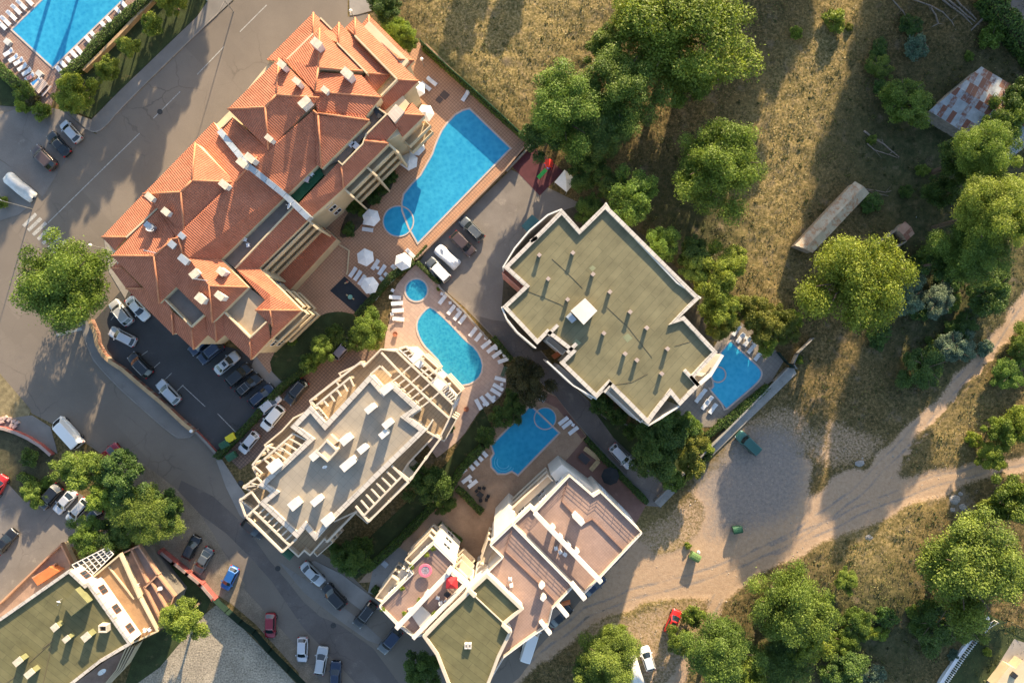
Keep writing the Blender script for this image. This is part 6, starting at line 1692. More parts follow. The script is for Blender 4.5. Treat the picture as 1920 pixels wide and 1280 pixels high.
def car_cabin(kind):
    L, Wd, H, belt, wf, rf, rr, rg, nz, tz = KINDS[kind]
    hw = Wd / 2
    X = lambda t: L / 2 - t * L
    bz = belt + .0
    bw, tw = hw * .90, hw * (.70 if kind not in ('van', 'jeep', 'suv') else .80)
    def ring(t0, t1, w, z, bulge, nfr=5):
        pts = []
        for i in range(nfr):           # front edge, left to right
            s = -1 + 2 * i / (nfr - 1); pts.append((X(t0) + bulge * (1 - s * s), s * w, z))
        for i in range(1, 4):
            s = i / 4; pts.append((X(t0 + (t1 - t0) * s), w * (1.02 if i == 2 else 1.012), z))
        for i in range(nfr):
            s = 1 - 2 * i / (nfr - 1); pts.append((X(t1) - bulge * .6 * (1 - s * s), s * w, z))
        for i in range(1, 4):
            s = 1 - i / 4; pts.append((X(t0 + (t1 - t0) * s), -w * (1.02 if i == 2 else 1.012), z))
        return pts
    r0 = ring(wf, rg, bw, bz, .16)
    r1 = ring(rf, rr, tw, H - .05, .08)
    r2 = ring(rf + .02, rr - .02, tw * .88, H, .06)
    n = len(r0)
    body = MB()
    vs = r0 + r1 + r2
    fs = [(i, (i + 1) % n, n + (i + 1) % n, n + i) for i in range(n)] + [(n + i, n + (i + 1) % n, 2 * n + (i + 1) % n, 2 * n + i) for i in range(n)]
    fs.append(tuple(range(2 * n, 3 * n)))
    body.mesh(vs, fs)
    # panes lie just proud of the frame
    def lerp(a, b_, t): return tuple(a[i] + (b_[i] - a[i]) * t for i in range(3))
    def pane(idx, lo=.10, hi=.92, trim=.07):
        m = MB(); k = len(idx)
        A = [lerp(r0[i], r1[i], lo) for i in idx]; B = [lerp(r0[i], r1[i], hi) for i in idx]
        A[0] = lerp(A[0], A[1], trim * (k - 1) / 1.0 if k > 2 else trim); B[0] = lerp(B[0], B[1], trim * (k - 1) if k > 2 else trim)
        A[-1] = lerp(A[-1], A[-2], trim * (k - 1) if k > 2 else trim); B[-1] = lerp(B[-1], B[-2], trim * (k - 1) if k > 2 else trim)
        c = Vector(((X(wf) + X(rg)) / 2, 0, .6))
        def out(p):
            d = Vector(p) - c; d.z = abs(d.z) + .3; d.normalize(); return tuple(Vector(p) + d * .014)
        vs = [out(p) for p in A] + [out(p) for p in B]
        m.mesh(vs, [(i, i + 1, k + i + 1, k + i) for i in range(k - 1)])
        return m
    front = pane([0, 1, 2, 3, 4], .06, .95); rear = pane([8, 7 + 2, 10, 11, 12] if False else [8, 9, 10, 11, 12], .15, .92)
    left = pane([4, 5, 6, 7, 8], .14, .86, .10); right = pane([12, 13, 14, 15, 0], .14, .86, .10)
    return body, front, rear, left, right
CARP = {}
CARM = {}
def cm(key, mb, mats, smooth):
    if key not in CARM:
        o = mb.build(key.split('|')[0], mats, None, smooth, world=False)
        CARM[key] = o.data
        bpy.data.objects.remove(o)
    return CARM[key]
def kid(name, me, parent, loc=(0, 0, 0), rot=(0, 0, 0)):
    o = bpy.data.objects.new(name, me); link(o, parent); o.location = loc; o.rotation_euler = rot
    return o
def make_car(kind, pt, rails=False, sunroof=False, roof=None, rack=False):
    L, Wd, H, belt, wf, rf, rr, rg, nz, tz = KINDS[kind]
    pm = paint(*pt)
    nm = {'van': 'parked_van'}.get(kind, 'parked_car')
    r = empty(nm, (0, 0, 0), 0, 'x', 'van' if kind == 'van' else 'car', 'parked cars and vans')
    body = car_body(kind)
    kid('body', cm('body|%s|%s' % (kind, pt[0]), body, pm, True), r)
    cab, fr, re_, le, ri = car_cabin(kind)
    rfm = paint(*(roof or pt))
    kid('roof', cm('roof|%s|%s' % (kind, (roof or pt)[0]), cab, rfm, False), r)
    kid('windscreen', cm('windscreen|' + kind, fr, CGLASS, True), r)
    if kind != 'van' or True: kid('rear_window', cm('rear_window|' + kind, re_, CGLASS, True), r)
    if kind != 'van':
        kid('side_window', cm('side_window|l' + kind, le, CGLASS, True), r); kid('side_window', cm('side_window|r' + kind, ri, CGLASS, True), r)
    ty = MB(); ty.lathe([(.19, -.1), (.31, -.11), (.335, -.07), (.335, .07), (.31, .11), (.19, .1)], 18)
    rm = MB(); rm.lathe([(0.0, .09), (.08, .105), (.19, .085), (.2, .0), (.2, -.08), (0, -.08)], 14)
    tm = cm('tyre|', ty, TYRE, True); rmm = cm('rim|', rm, RIM, True)
    for sx in (.33, -.31):
        for sy in (1, -1):
            w = bpy.data.objects.new('wheel', tm); link(w, r)
            w.location = (sx * L, sy * (Wd / 2 - .10), .335); w.rotation_euler = (math.radians(-90 * sy), 0, 0)
            kid('rim', rmm, w)
    hl = MB(); hl.box((0, 0, 0), (.30, .34, .13), .5); tl = MB(); tl.box((0, 0, 0), (.14, .26, .24), 0)
    hl2 = MB(); hl2.box((0, 0, 0), (.30, .34, .13), -.5)
    kid('headlight', cm('headlight|', hl2, LAMPG, False), r, (L / 2 - .19, Wd / 2 - .30, nz - .10)); kid('headlight', cm('headlight2|', hl, LAMPG, False), r, (L / 2 - .19, -Wd / 2 + .30, nz - .10))
    for sy in (1, -1): kid('tail_light', cm('tail_light|', tl, TAILR, False), r, (-L / 2 + .09, sy * (Wd / 2 - .22), tz - .18))
    mi = MB(); mi.box((0, 0, 0), (.14, .20, .13))
    for sy in (1, -1): kid('wing_mirror', cm('wing_mirror|' + pt[0], mi, pm, False), r, (L / 2 - (wf + .05) * L, sy * (Wd / 2 + .06), belt + .03))
    if rails or rack:
        tw = Wd / 2 * .66
        for sy in (1, -1):
            ra = MB(); ra.tube((L / 2 - (rf + .05) * L, sy * tw, H + .04), (L / 2 - (rr - .03) * L, sy * tw, H + .04), .022, n=6); ra.build('roof_rail', RIM, r, world=False)
    if rack:
        for t in (.5, .68):
            ra = MB(); ra.tube((L / 2 - t * L, -.62, H + .07), (L / 2 - t * L, .62, H + .07), .025, n=6); ra.build('roof_bar', RIM, r, world=False)
    if sunroof:
        s_ = MB(); s_.box((L / 2 - (rf + .10) * L, 0, H + .006), (.55, .75, .01)); s_.build('sunroof', CGLASS, r, world=False)
    return r
def car(px, py, ang, kind, pt, label, **kw):
    key = (kind, pt[0], tuple(sorted((k, str(v)) for k, v in kw.items())))
    if key in CARP: o = copy_tree(CARP[key])
    else:
        o = make_car(kind, pt, **kw); CARP[key] = o
    o.location = G(px, py, 0.7) * 1.0
    o.location.z = kw.get('z', 0.02)
    o.rotation_euler = (0, 0, adir(ang))
    o['label'] = label
    return o
def covered_car(px, py, ang, L, Wd, H, label, m, seed=1):
    """car under a cloth cover: one draped sheet"""
    r_ = random.Random(seed)
    st = [(0, .25, .55), (.03, .85, .70), (.15, .96, .86), (.27, 1.0, .95), (.42, .86, H), (.6, .84, H + .01), (.78, .86, H - .05), (.9, .95, 1.05), (.98, .85, .85), (1.0, .3, .6)]
    vs = []; n = 12
    for (t, wk, z) in st:
        x = L / 2 - t * L; w = Wd / 2 * wk
        half = [(0, z + .02), (w * .5, z), (w * .8, z - .06), (w, z * .62), (Wd / 2 * min(1, wk + .1), z * .3), (Wd / 2 * min(1.04, wk + .12), .05)]
        for s in (1, -1):
            for (y, zz) in (half if s == 1 else reversed(half)):
                vs.append((x + r_.uniform(-.02, .02), s * y + r_.uniform(-.025, .025), zz + r_.uniform(-.03, .03)))
    fs = []
    for k in range(len(st) - 1):
        for i in range(n):
            j = (i + 1) % n
            fs.append((k * n + i, k * n + j, (k + 1) * n + j, (k + 1) * n + i))
    m_ = MB(); m_.mesh(vs, fs)
    o = m_.build('covered_car', m, None, True, world=False)
    o.location = (*G(px, py, .8)[:2], .02); o.rotation_euler = (0, 0, adir(ang))
    tag(o, label, 'car', 'parked cars and vans')
    return o
car(133, 247, 228, 'hatch', SILVER, 'silver hatchback nearest the street of the three cars at the upper left kerb')
car(110, 270, 228, 'sedan', BLACK, 'black saloon between the silver hatchback and the brown off-roader')
car(83, 296, 225, 'suv', BROWN, 'dark brown off-roader at the left end of the upper left row')
car(228, 586, 231, 'suv', SILVER, 'silver off-roader with roof rails under the round tree', rails=True)
car(258, 578, 48, 'sedan', WHITE, 'long white saloon parked against the hotel wall')
car(230, 631, 207, 'estate', LILAC, 'pale silver estate in the corner of the dark parking lot', rails=True)
car(264, 684, 226, 'suv', BLACK, 'black off-roader beside the retaining wall of the parking lot', rails=True)
car(316, 735, 226, 'estate', SILVER, 'silver estate alone in the middle of the parking bays', rails=True)
car(377, 644, 140, 'sedan', DBLUE, 'dark blue car half under the hotel eaves')
car(396, 660, 141, 'suv', DBLUE, 'blue off-roader first in the row below the hotel', rails=True)
car(425, 681, 320, 'sedan', SILVER, 'silver saloon with sunroof in the row below the hotel', sunroof=True)
car(448, 703, 320, 'suv', BLACK, 'big black off-roader right of the silver saloon')
car(466, 722, 320, 'estate', BLACK, 'black estate with roof bars in the row below the hotel', rack=True)
car(490, 741, 320, 'estate', DBLUE, 'dark blue estate near the clipped hedge', rails=True)
car(506, 757, 320, 'hatch', LILAC, 'pale hatchback half hidden by the clipped hedge')
car(556, 734, 130, 'suv', BLACK, 'black off-roader on the grid paved drive', rails=True)
car(512, 783, 130, 'suv', WHITE, 'white off-roader on the grid paved drive')
car(467, 829, 130, 'hatch', LILAC, 'small silver hatchback at the lower end of the grid paved drive')
car(643, 654, 312, 'hatch', VIOL, 'violet grey hatchback parked by the garden trees above the pale block')
car(130, 810, 228, 'van', WHITE, 'long white panel van beside the curved red wall')
car(204, 850, 320, 'hatch', MAROON, 'maroon hatchback half hidden under the street trees')
car(-3, 912, 300, 'hatch', RED, 'red car cut by the left edge')
car(95, 930, 132, 'suv', BLACK, 'black car at the left of the row under the trees')
car(122, 940, 132, 'sedan', LILAC, 'silver saloon in the row under the trees')
car(146, 957, 132, 'estate', SILVER, 'silver estate half under the street trees')
car(172, 970, 132, 'hatch', DBLUE, 'dark hatchback hidden deepest under the street trees')
car(10, 1015, 310, 'sedan', BLACK, 'black saloon cut by the left edge')
car(359, 1026, 297, 'hatch', BLACK, 'black hatchback on the sandy shoulder above the red wall')
car(381, 1050, 120, 'sedan', GREY, 'dark grey saloon on the sandy shoulder beside the black hatchback')
car(431, 1083, 117, 'hatch', BLUE, 'bright blue hatchback beside the end of the red wall')
car(586, 1075, 45, 'sedan', SILVER, 'silver saloon parked below the pale block')
car(627, 1117, 227, 'suv', BLACK, 'black off-roader beside the garden gate')
car(685, 1151, 128, 'suv', BLACK, 'black off-roader nearest the small clipped hedge', rails=True)
car(732, 1200, 130, 'suv', GREY, 'grey off-roader partly under the terrace building', roof=DBLUE)
car(507, 1172, 92, 'hatch', MAROON, 'dark red hatchback beside the green mesh fence')
car(567, 1217, 92, 'hatch', LILAC, 'pale silver hatchback on the shoulder beside the green mesh fence')
car(602, 1238, 279, 'estate', SILVER, 'silver estate on the shoulder near the bottom edge', rails=True)
car(629, 1266, 272, 'sedan', DBLUE, 'dark blue car cut by the bottom edge')
car(474, 990, 40, 'hatch', BLACK, 'black car almost hidden below the pale block')
car(885, 430, 225, 'estate', GREY, 'grey estate at the top of the parking court', rails=True)
car(868, 457, 45, 'suv', BROWN, 'brown off-roader in the parking court')
car(822, 506, 226, 'jeep', GREY, 'grey off-roader with white roof beside the hedge', roof=WHITE)
car(1165, 855, 47, 'estate', LILAC, 'silver estate parked on the drive beside the big garden')
car(1402, 830, 223, 'jeep', TEAL, 'dark green off-roader on the grey gravel')
car(1262, 1165, 294, 'hatch', RED, 'bright red car in the meadow near the dirt track', sunroof=True)
car(1214, 1234, 253, 'hatch', WHITE, 'white car with black windscreen at the bottom of the meadow')
car(1050, 1155, 318, 'sedan', BLACK, 'black car almost hidden below the terrace building')
car(994, 1203, 288, 'van', WHITE, 'small white van parked below the terrace building')
car(1112, 1098, 318, 'sedan', DBLUE, 'dark car almost hidden below the fin beams')
covered_car(34, 350, 40, 5.6, 1.95, 1.75, 'white covered vehicle on the street corner', mat('dusty_white_cover', (0.68, .66, .62), .7, .12, 1.5), 3)
covered_car(838, 481, 222, 4.6, 1.9, 1.45, 'car under a white cloth cover in the parking court', mat('white_car_cover', (0.74, .74, .74), .7, .06, 1.5), 4)
covered_car(1188, 1250, 252, 6.4, 2.0, 1.9, 'long white covered camper below the trees at the bottom', mat('dusty_white_cover', (0, 0, 0)), 5)
# ================================================================ loungers, parasols, tables, bins, lamps, fences
def make_lounger():
    r = empty('sun_lounger', (0, 0, 0), 0, 'x', 'sun lounger')
    f = MB()
    for sy in (-.29, .29): f.box((0, sy, .28), (1.85, .05, .06))
    for sx in (-.75, .55):
        for sy in (-.27, .27): f.box((sx, sy, .13), (.07, .06, .26))
    f.build('frame', WHITE_PL, r, world=False)
    b1 = MB()
    for i in range(9): b1.box((-.85 + i * .135, 0, .325), (.118, .60, .03))
    b1.box((-.31, 0, .305), (1.2, .5, .02)); b1.build('seat', WHITE_PL, r, world=False)
    b2 = MB()
    for i in range(5):
        t = i * .135
        b2.box((.36 + t * .93, 0, .35 + t * .42), (.12, .60, .03))
    b2.beam((.32, -.22, .34), (.95, -.22, .62), .05, .03); b2.beam((.32, .22, .34), (.95, .22, .62), .05, .03); b2.beam((.32, 0, .335), (.95, 0, .615), .46, .02)
    b2.build('backrest', WHITE_PL, r, world=False)
    return r
LG = make_lounger()
def lounger(px, py, ang, label, group='white sun loungers round the pools'):
    return place(LG, USED, (*G(px, py, .35)[:2], .06), adir(ang), label, group)
ORD = ['first', 'second', 'third', 'fourth', 'fifth', 'sixth', 'seventh', 'eighth', 'ninth', 'tenth', 'eleventh', 'twelfth']
def row(s, key, angs, where, order):
    pts = P(s, key)
    for i, q in enumerate(pts):
        a = angs[i] if isinstance(angs, (list, tuple)) else angs
        lounger(q[0], q[1], a, '%s white lounger %s, counted %s' % (ORD[i], where, order))
row('15,190 45,160 90,120 125,75 165,40 215,8', 'a', 225, 'on the left side of the corner pool', 'upwards')
row('450,530 485,495 525,462 560,415 597,385 668,305 708,272 785,198 826,160 895,92 935,42', 'a', 48, 'between the corner pool and its dark hedge', 'upwards')
row('65,395 103,438 142,463 170,505 203,540', 'a', -32, 'below the left corner of the corner pool', 'downwards')
lounger(*P('225,578', 'a')[0], -32, 'white lounger with a red and white towel at the corner pool')
lounger(*P('272,615', 'a')[0], -32, 'white lounger with a blue patterned towel at the corner pool')
lounger(*P('1320,612', 'b')[0], 218, 'white lounger on the terrace beside the top of the hotel')
lounger(*P('1275,650', 'b')[0], 218, 'white lounger touching the parasol nearest the hotel corner')
lounger(*P('1570,722', 'b')[0], 303, 'single white lounger by the creeper covered fence')
lounger(*P('1165,1140', 'b')[0], 225, 'white lounger half under the upper of the twin parasols')
lounger(*P('1110,1160', 'b')[0], 225, 'white lounger between the twin parasols')
lounger(*P('1070,1205', 'b')[0], 225, 'white lounger left of the lower twin parasol')
row('845,395 838,442', 'f', 8, 'below the parasol next to the planting bed', 'downwards')
row('895,705 945,745', 'f', 305, 'in the middle of the terracotta terrace', 'downwards')
row('727,762 763,787 795,820', 'f', 305, 'in the row beside the black rubber mat', 'downwards')
row('885,900 912,930', 'f', 305, 'at the end of the row beside the black rubber mat', 'downwards')
row('1160,622 1050,742 997,800 962,832', 'f', 225, 'along the bright clipped hedge', 'downwards')
row('1045,950 1060,995 1066,1048 1070,1112', 'f', [185, 175, 175, 185], 'on the left side of the pink stone terrace', 'downwards')
row('1400,965 1465,1043 1512,1085 1550,1112 1628,1208 1672,1242', 'f', 308, 'along the wall beside the driveway', 'downwards')
row('j:1725,22 j:1768,55 j:1808,95 j:1855,142', 'j', [322, 322, 325, 340], 'on the right curve of the pink stone terrace', 'downwards')
row('1832,282 1815,342 1797,378 1757,420 1712,445 1668,470', 'j', [15, 30, 32, 45, 52, 62], 'on the lower curve of the pink stone terrace', 'downwards')
row('385,595 412,622 460,668', 'k', 322, 'right of the rectangular blue pool', 'downwards')
row('1705,832 1670,862 1640,897 1607,930', 'j', 228, 'left of the rectangular blue pool', 'downwards')
row('1580,1032 1625,1067', 'j', 322, 'above the black dining set', 'downwards')
lounger(*P('1545,980', 'j')[0], 322, 'white lounger with a blue towel left of the rectangular blue pool')
row('1020,270 1085,360 1130,440 1210,480 1255,560 1330,640', 'E', 308, 'on the upper side of the corner building pool', 'rightwards')
row('665,1110 700,1070 735,1190 775,1150 820,1235', 'E', 305, 'in the cluster below the corner building pool', 'downwards')
# towels
def towel(px, py, ang, col, nm, label, L=1.5, h=.42):
    m = MB(); m.box((0, 0, 0), (L, .55, .02)); m.box((L / 2 + .01, 0, -.06), (.02, .5, .12))
    o = m.build('towel', mat(nm, col, .9, .3, 6.0), None, world=False); o.location = (*G(px, py, h)[:2], h); o.rotation_euler = (0, 0, adir(ang))
    tag(o, label, 'towel')
towel(*P('270,613', 'a')[0], -32, (0.05, 0.25, 0.6), 'blue_towel', 'blue towel on a lounger at the upper left pool')
towel(*P('222,580', 'a')[0], -32, (0.45, 0.25, 0.27), 'pink_towel', 'pinkish towel on a lounger at the upper left pool', 1.1)
towel(*P('1538,985', 'j')[0], 322, (0.12, 0.4, 0.55), 'pale_blue_towel', 'pale blue towel on a lounger left of the rectangular pool', 1.2)
# parasols
def make_parasol(n=6, R=1.45, m=None, H=2.35):
    r = empty('parasol', (0, 0, 0), 0, 'x', 'parasol')
    c = MB()
    rim = [(R * math.cos(2 * math.pi * i / n), R * math.sin(2 * math.pi * i / n), H - .48) for i in range(n)]
    mid = [(R * .5 * math.cos(2 * math.pi * i / n), R * .5 * math.sin(2 * math.pi * i / n), H - .20) for i in range(n)]
    for i in range(n):
        j = (i + 1) % n
        c.face([rim[i], rim[j], mid[j], mid[i]]); c.face([mid[i], mid[j], (0, 0, H)])
        c.face([rim[i], (rim[i][0] * .99, rim[i][1] * .99, H - .62), (rim[j][0] * .99, rim[j][1] * .99, H - .62), rim[j]])
    c.build('canopy', m or WHITE_CL, r, world=False)
    k = MB(); k.lathe([(.22, H - .02), (.12, H + .05), (0.0, H + .10)], n); k.build('vent_cap', m or WHITE_CL, r, world=False)
    for i in range(n):
        rb = MB(); rb.tube((0, 0, H - .03), (rim[i][0] * .98, rim[i][1] * .98, H - .50), .012, n=4); rb.build('rib', METAL, r, world=False)
    p = MB(); p.tube((0, 0, .08), (0, 0, H), .025); p.build('pole', METAL, r, world=False)
    b_ = MB(); b_.box((0, 0, .05), (.5, .5, .1)); b_.build('base', CONC, r, world=False)
    return r
PR = make_parasol()
for (k_, s_, lab) in (('b', '1203,665', 'white parasol half under the east eaves of the hotel'), ('b', '1268,845', 'white parasol by the top of the free-form pool'), ('b', '1200,1098', 'upper of the two white parasols beside the pool curve'),
                      ('b', '1147,1207', 'lower of the two white parasols beside the pool curve'), ('f', '862,350', 'white parasol beside the planting bed'), ('f', '818,648', 'white parasol alone on the open terracotta terrace'),
                      ('f', '1102,680', 'white parasol beside the bright clipped hedge'), ('f', '850,858', 'white parasol next to the black rubber mat')):
    q = P(s_, k_)[0]; place(PR, USED, (*G(q[0], q[1], 2.2)[:2], .06), rt.uniform(0, 1), lab, 'white parasols on the hotel terrace')
RP = make_parasol(4, 1.15, RED_CL, 2.2); q = P('7:625,485')[0]
RP.location = (*G(q[0], q[1], 13.6)[:2], 11.53); RP.rotation_euler = (0, 0, .8); RP['label'] = 'square red parasol on the roof terrace of the terrace building'
# small furniture
def small_table(px, py, label, z=.06, m=None, s=.5):
    r = empty('side_table', (*G(px, py, z + .4)[:2], z), rt.uniform(0, 3), label, 'table', 'small white tables among the loungers')
    t = MB(); t.box((0, 0, .42), (s, s, .04)); t.build('table_top', m or WHITE_PL, r, world=False)
    for i in (-1, 1):
        for j in (-1, 1):
            l_ = MB(); l_.box((i * s * .4, j * s * .4, .2), (.04, .04, .4)); l_.build('leg', m or WHITE_PL, r, world=False)
for s_, lab in (('f:1457,990', 'beside the wall loungers near the small round pool'), ('f:1515,1040', 'between the second and third wall loungers'), ('f:1395,922', 'above the first wall lounger'), ('f:1722,1255', 'below the last wall lounger'),
                ('f:1020,1075', 'left of the lowest left hand lounger'), ('f:1025,897', 'beside the hedge above the left hand loungers'), ('f:912,728', 'between the two loungers in the open terrace'), ('j:1800,52', 'between the first loungers of the right curve'),
                ('j:1862,105', 'at the end of the right curve loungers'), ('j:1843,322', 'between the loungers of the lower curve'), ('j:1785,418', 'at the middle of the lower curve'), ('j:1735,465', 'near the left end of the lower curve'),
                ('j:1607,1045', 'between the two loungers above the black dining set'), ('k:458,625', 'beside the loungers right of the rectangular pool'), ('E:1190,438', 'between loungers above the corner building pool'), ('E:1275,490', 'right of the loungers above the corner building pool'),
                ('j:1712,470', 'under the lower curve loungers')):
    q = P(s_)[0]; small_table(q[0], q[1], 'small white table ' + lab)
def chair(px, py, ang, label, m, z=.06, group=None, h=.45):
    key = 'chair' + m.name
    if key not in CARP:
        r = empty('chair', (0, 0, 0), 0, 'x', 'chair')
        s_ = MB(); s_.box((0, 0, .44), (.48, .48, .05)); s_.build('seat', m, r, world=False)
        b_ = MB(); b_.beam((-.22, 0, .88), (-.20, 0, .46), .46, .04) if False else b_.box((-.23, 0, .68), (.05, .46, .45)); b_.build('backrest', m, r, world=False)
        for i in (-1, 1):
            a_ = MB(); a_.box((0, i * .25, .62), (.42, .05, .04)); a_.build('armrest', m, r, world=False)
            for j in (-1, 1):
                l_ = MB(); l_.box((i * .2, j * .2, .21), (.05, .05, .42)); l_.build('leg', m, r, world=False)
        CARP[key] = r; o = r
    else: o = copy_tree(CARP[key])
    o.location = (*G(px, py, z + .5)[:2], z); o.rotation_euler = (0, 0, adir(ang)); o['label'] = label
    if group: o['group'] = group
def table(px, py, ang, w, l, m, label, z=.06, h=.73, cat='table', rnd=False):
    r = empty('dining_table', (*G(px, py, z + h)[:2], z), adir(ang), label, cat)
    t = MB()
    if rnd: t.lathe([(0, h - .03), (w / 2, h - .03), (w / 2, h), (0, h)], 20)
    else: t.box((0, 0, h - .02), (l, w, .04))
    t.build('table_top', m, r, world=False)
    for i in (-1, 1):
        for j in (-1, 1):
            l_ = MB(); l_.box((i * l * .4, j * w * .4, h / 2 - .02), (.06, .06, h - .04)); l_.build('leg', m, r, world=False)
g_ = 'black rattan chairs beside the rectangular pool'
q = P('j:1680,1150')[0]; table(q[0], q[1], 40, .85, .95, BLACK_PL, 'black dining table on the brown terrace')
for s_, a, lab in (('1675,1100', 100, 'black chair above the black dining table'), ('1708,1100', 120, 'black chair above right of the black dining table'), ('1655,1120', 50, 'black chair above left of the black dining table'), ('1685,1190', 260, 'black chair below the black dining table'),
                   ('1740,1160', 200, 'upper black chair right of the black dining table'), ('1727,1187', 190, 'lower black chair right of the black dining table')):
    q = P(s_, 'j')[0]; chair(q[0], q[1], a, lab, BLACK_PL, .06, g_)
# gazebo seating, black parasol, patio table
r = empty('corner_bench', tuple(G(*P('k:620,880')[0]))[:2] + (.06,), 0, 'L-shaped pale timber bench on the red brown patio', 'bench')
for (a, b_) in (('k:545,800', 'k:662,888'), ('k:650,895', 'k:590,965')):
    p0 = W(a, h=.5)[0]; p1 = W(b_, h=.5)[0]
    m = MB()
    d_ = (p1 - p0).normalized(); nrm = Vector((-d_.y, d_.x, 0))
    for k_ in range(4): m.beam(p0 + nrm * (-.3 + k_ * .2), p1 + nrm * (-.3 + k_ * .2), .16, .05)
    m.build('seat', WOOD, r)
    m = MB(); m.beam(p0 + nrm * .1 + Vector((0, 0, -.06)), p1 + nrm * .1 + Vector((0, 0, -.06)), .5, .38); m.build('plinth', WOOD, r)
q = P('k:540,878')[0]; table(q[0], q[1], 42, 1.1, 1.8, mat('dark_table_top', (0.05, .045, .05), .5), 'dark rectangular table in front of the L-shaped bench')
BP = make_parasol(8, 1.45, mat('black_canvas', (0.02, .024, .028), .8), 2.5); q = P('k:738,1010')[0]
BP.location = (*G(q[0], q[1], 2.2)[:2], .06); BP['label'] = 'black octagonal parasol on the red brown patio'; BP.name = 'parasol'
# playground
r = empty('play_slide', tuple(G(1020, 320))[:2] + (.05,), 0, 'green slide with red canopied climbing tower on the maroon mat', 'slide')
m = MB()
c = G(1028, 313); m.box((c.x, c.y, 2.1), (1.1, 1.1, .06), .7); m.face([(c.x - .6, c.y - .6, 2.1), (c.x + .6, c.y - .6, 2.1), (c.x, c.y - .6, 2.7)]); m.face([(c.x - .6, c.y + .6, 2.1), (c.x + .6, c.y + .6, 2.1), (c.x, c.y + .6, 2.7)])
m.face([(c.x - .6, c.y - .6, 2.1), (c.x, c.y - .6, 2.7), (c.x, c.y + .6, 2.7), (c.x - .6, c.y + .6, 2.1)]); m.face([(c.x + .6, c.y - .6, 2.1), (c.x, c.y - .6, 2.7), (c.x, c.y + .6, 2.7), (c.x + .6, c.y + .6, 2.1)]); m.build('tower_roof', REDPL, r)
for i in (-1, 1):
    for j in (-1, 1):
        m = MB(); m.tube((c.x + i * .5, c.y + j * .5, 0), (c.x + i * .5, c.y + j * .5, 2.1), .05); m.build('post', REDPL, r)
p0 = G(1024, 318, 1.3); p1 = G(1009, 334, .3)
m = MB(); m.beam(p0, p1, .55, .05); d_ = (p1 - p0).normalized(); nrm = Vector((-d_.y, d_.x, 0)).normalized()
for s_ in (-.27, .27): m.beam(p0 + nrm * s_ + Vector((0, 0, .15)), p1 + nrm * s_ + Vector((0, 0, .15)), .06, .2)
m.build('slide_chute', GREENPL, r)
m = MB(); m.box((c.x, c.y, 1.25), (1.0, 1.0, .08), .7); m.build('platform', mat('blue_plastic', (.05, .15, .5), .4), r)
q = P('f:710,948')[0]; c = G(q[0], q[1])
r = empty('spring_roundabout', (c.x, c.y, .08), 0, 'small round green roundabout on the black rubber mat', 'play equipment')
m = MB(); m.lathe([(0, .2), (.35, .2), (.38, .25), (.35, .3), (0, .3)], 20); m.build('disc', mat('mint_plastic', (.2, .42, .33), .5), r, world=False)
m = MB(); m.tube((0, 0, 0), (0, 0, .6), .05); m.build('column', METAL, r, world=False)
for i in (-1, 1): m = MB(); m.box((i * .5, -i * .3, .3), (.3, .2, .06), -.6); m.build('seat', WOOD, r, world=False)
q = P('f:685,840')[0]; c = G(q[0], q[1]); r = empty('spring_rider', (c.x, c.y, .08), .5, 'wooden spring rider at the top of the black rubber mat', 'play equipment')
m = MB(); m.box((0, 0, .45), (.7, .16, .2)); m.build('rider_body', WOOD, r, world=False); m = MB(); m.tube((0, 0, 0), (0, 0, .38), .08); m.build('spring', METAL, r, world=False); m = MB(); m.box((.15, 0, .62), (.06, .5, .06)); m.build('handlebar', REDPL, r, world=False)
# white canopy tent
c = G(1061, 338, 2.6); r = empty('canopy_tent', (c.x, c.y, 0), 0.1, 'white square canopy tent beside the playground', 'tent')
m = MB(); R_ = 1.75
cr_ = [(R_, 0, 2.2), (0, R_, 2.2), (-R_, 0, 2.2), (0, -R_, 2.2)]
for i in range(4): m.face([cr_[i], cr_[(i + 1) % 4], (0, 0, 3.1)]); m.face([cr_[i], (cr_[i][0], cr_[i][1], 1.95), (cr_[(i + 1) % 4][0], cr_[(i + 1) % 4][1], 1.95), cr_[(i + 1) % 4]])
m.build('canopy', WHITE_CL, r, world=False)
for p in cr_: m = MB(); m.tube((p[0] * .97, p[1] * .97, 0), (p[0] * .97, p[1] * .97, 2.1), .04); m.build('pole', METAL, r, world=False)
# teal shed roof by the parking court
q4 = W('C:230,215 C:310,128 C:370,180 C:285,272', h=2.2); r = empty('garden_shelter', tuple(cen(q4)), 0, 'low shelter with flat teal green cover beside the green roofed building', 'shelter')
m = MB(); m.prism(q4, 2.1, 2.2); m.build('cover', mat('teal_tarpaulin', (.05, .13, .13), .6, .2, 1.0), r)
for p in inset(q4, .15): m = MB(); m.tube((p.x, p.y, 0), (p.x, p.y, 2.1), .05); m.build('post', METAL, r)
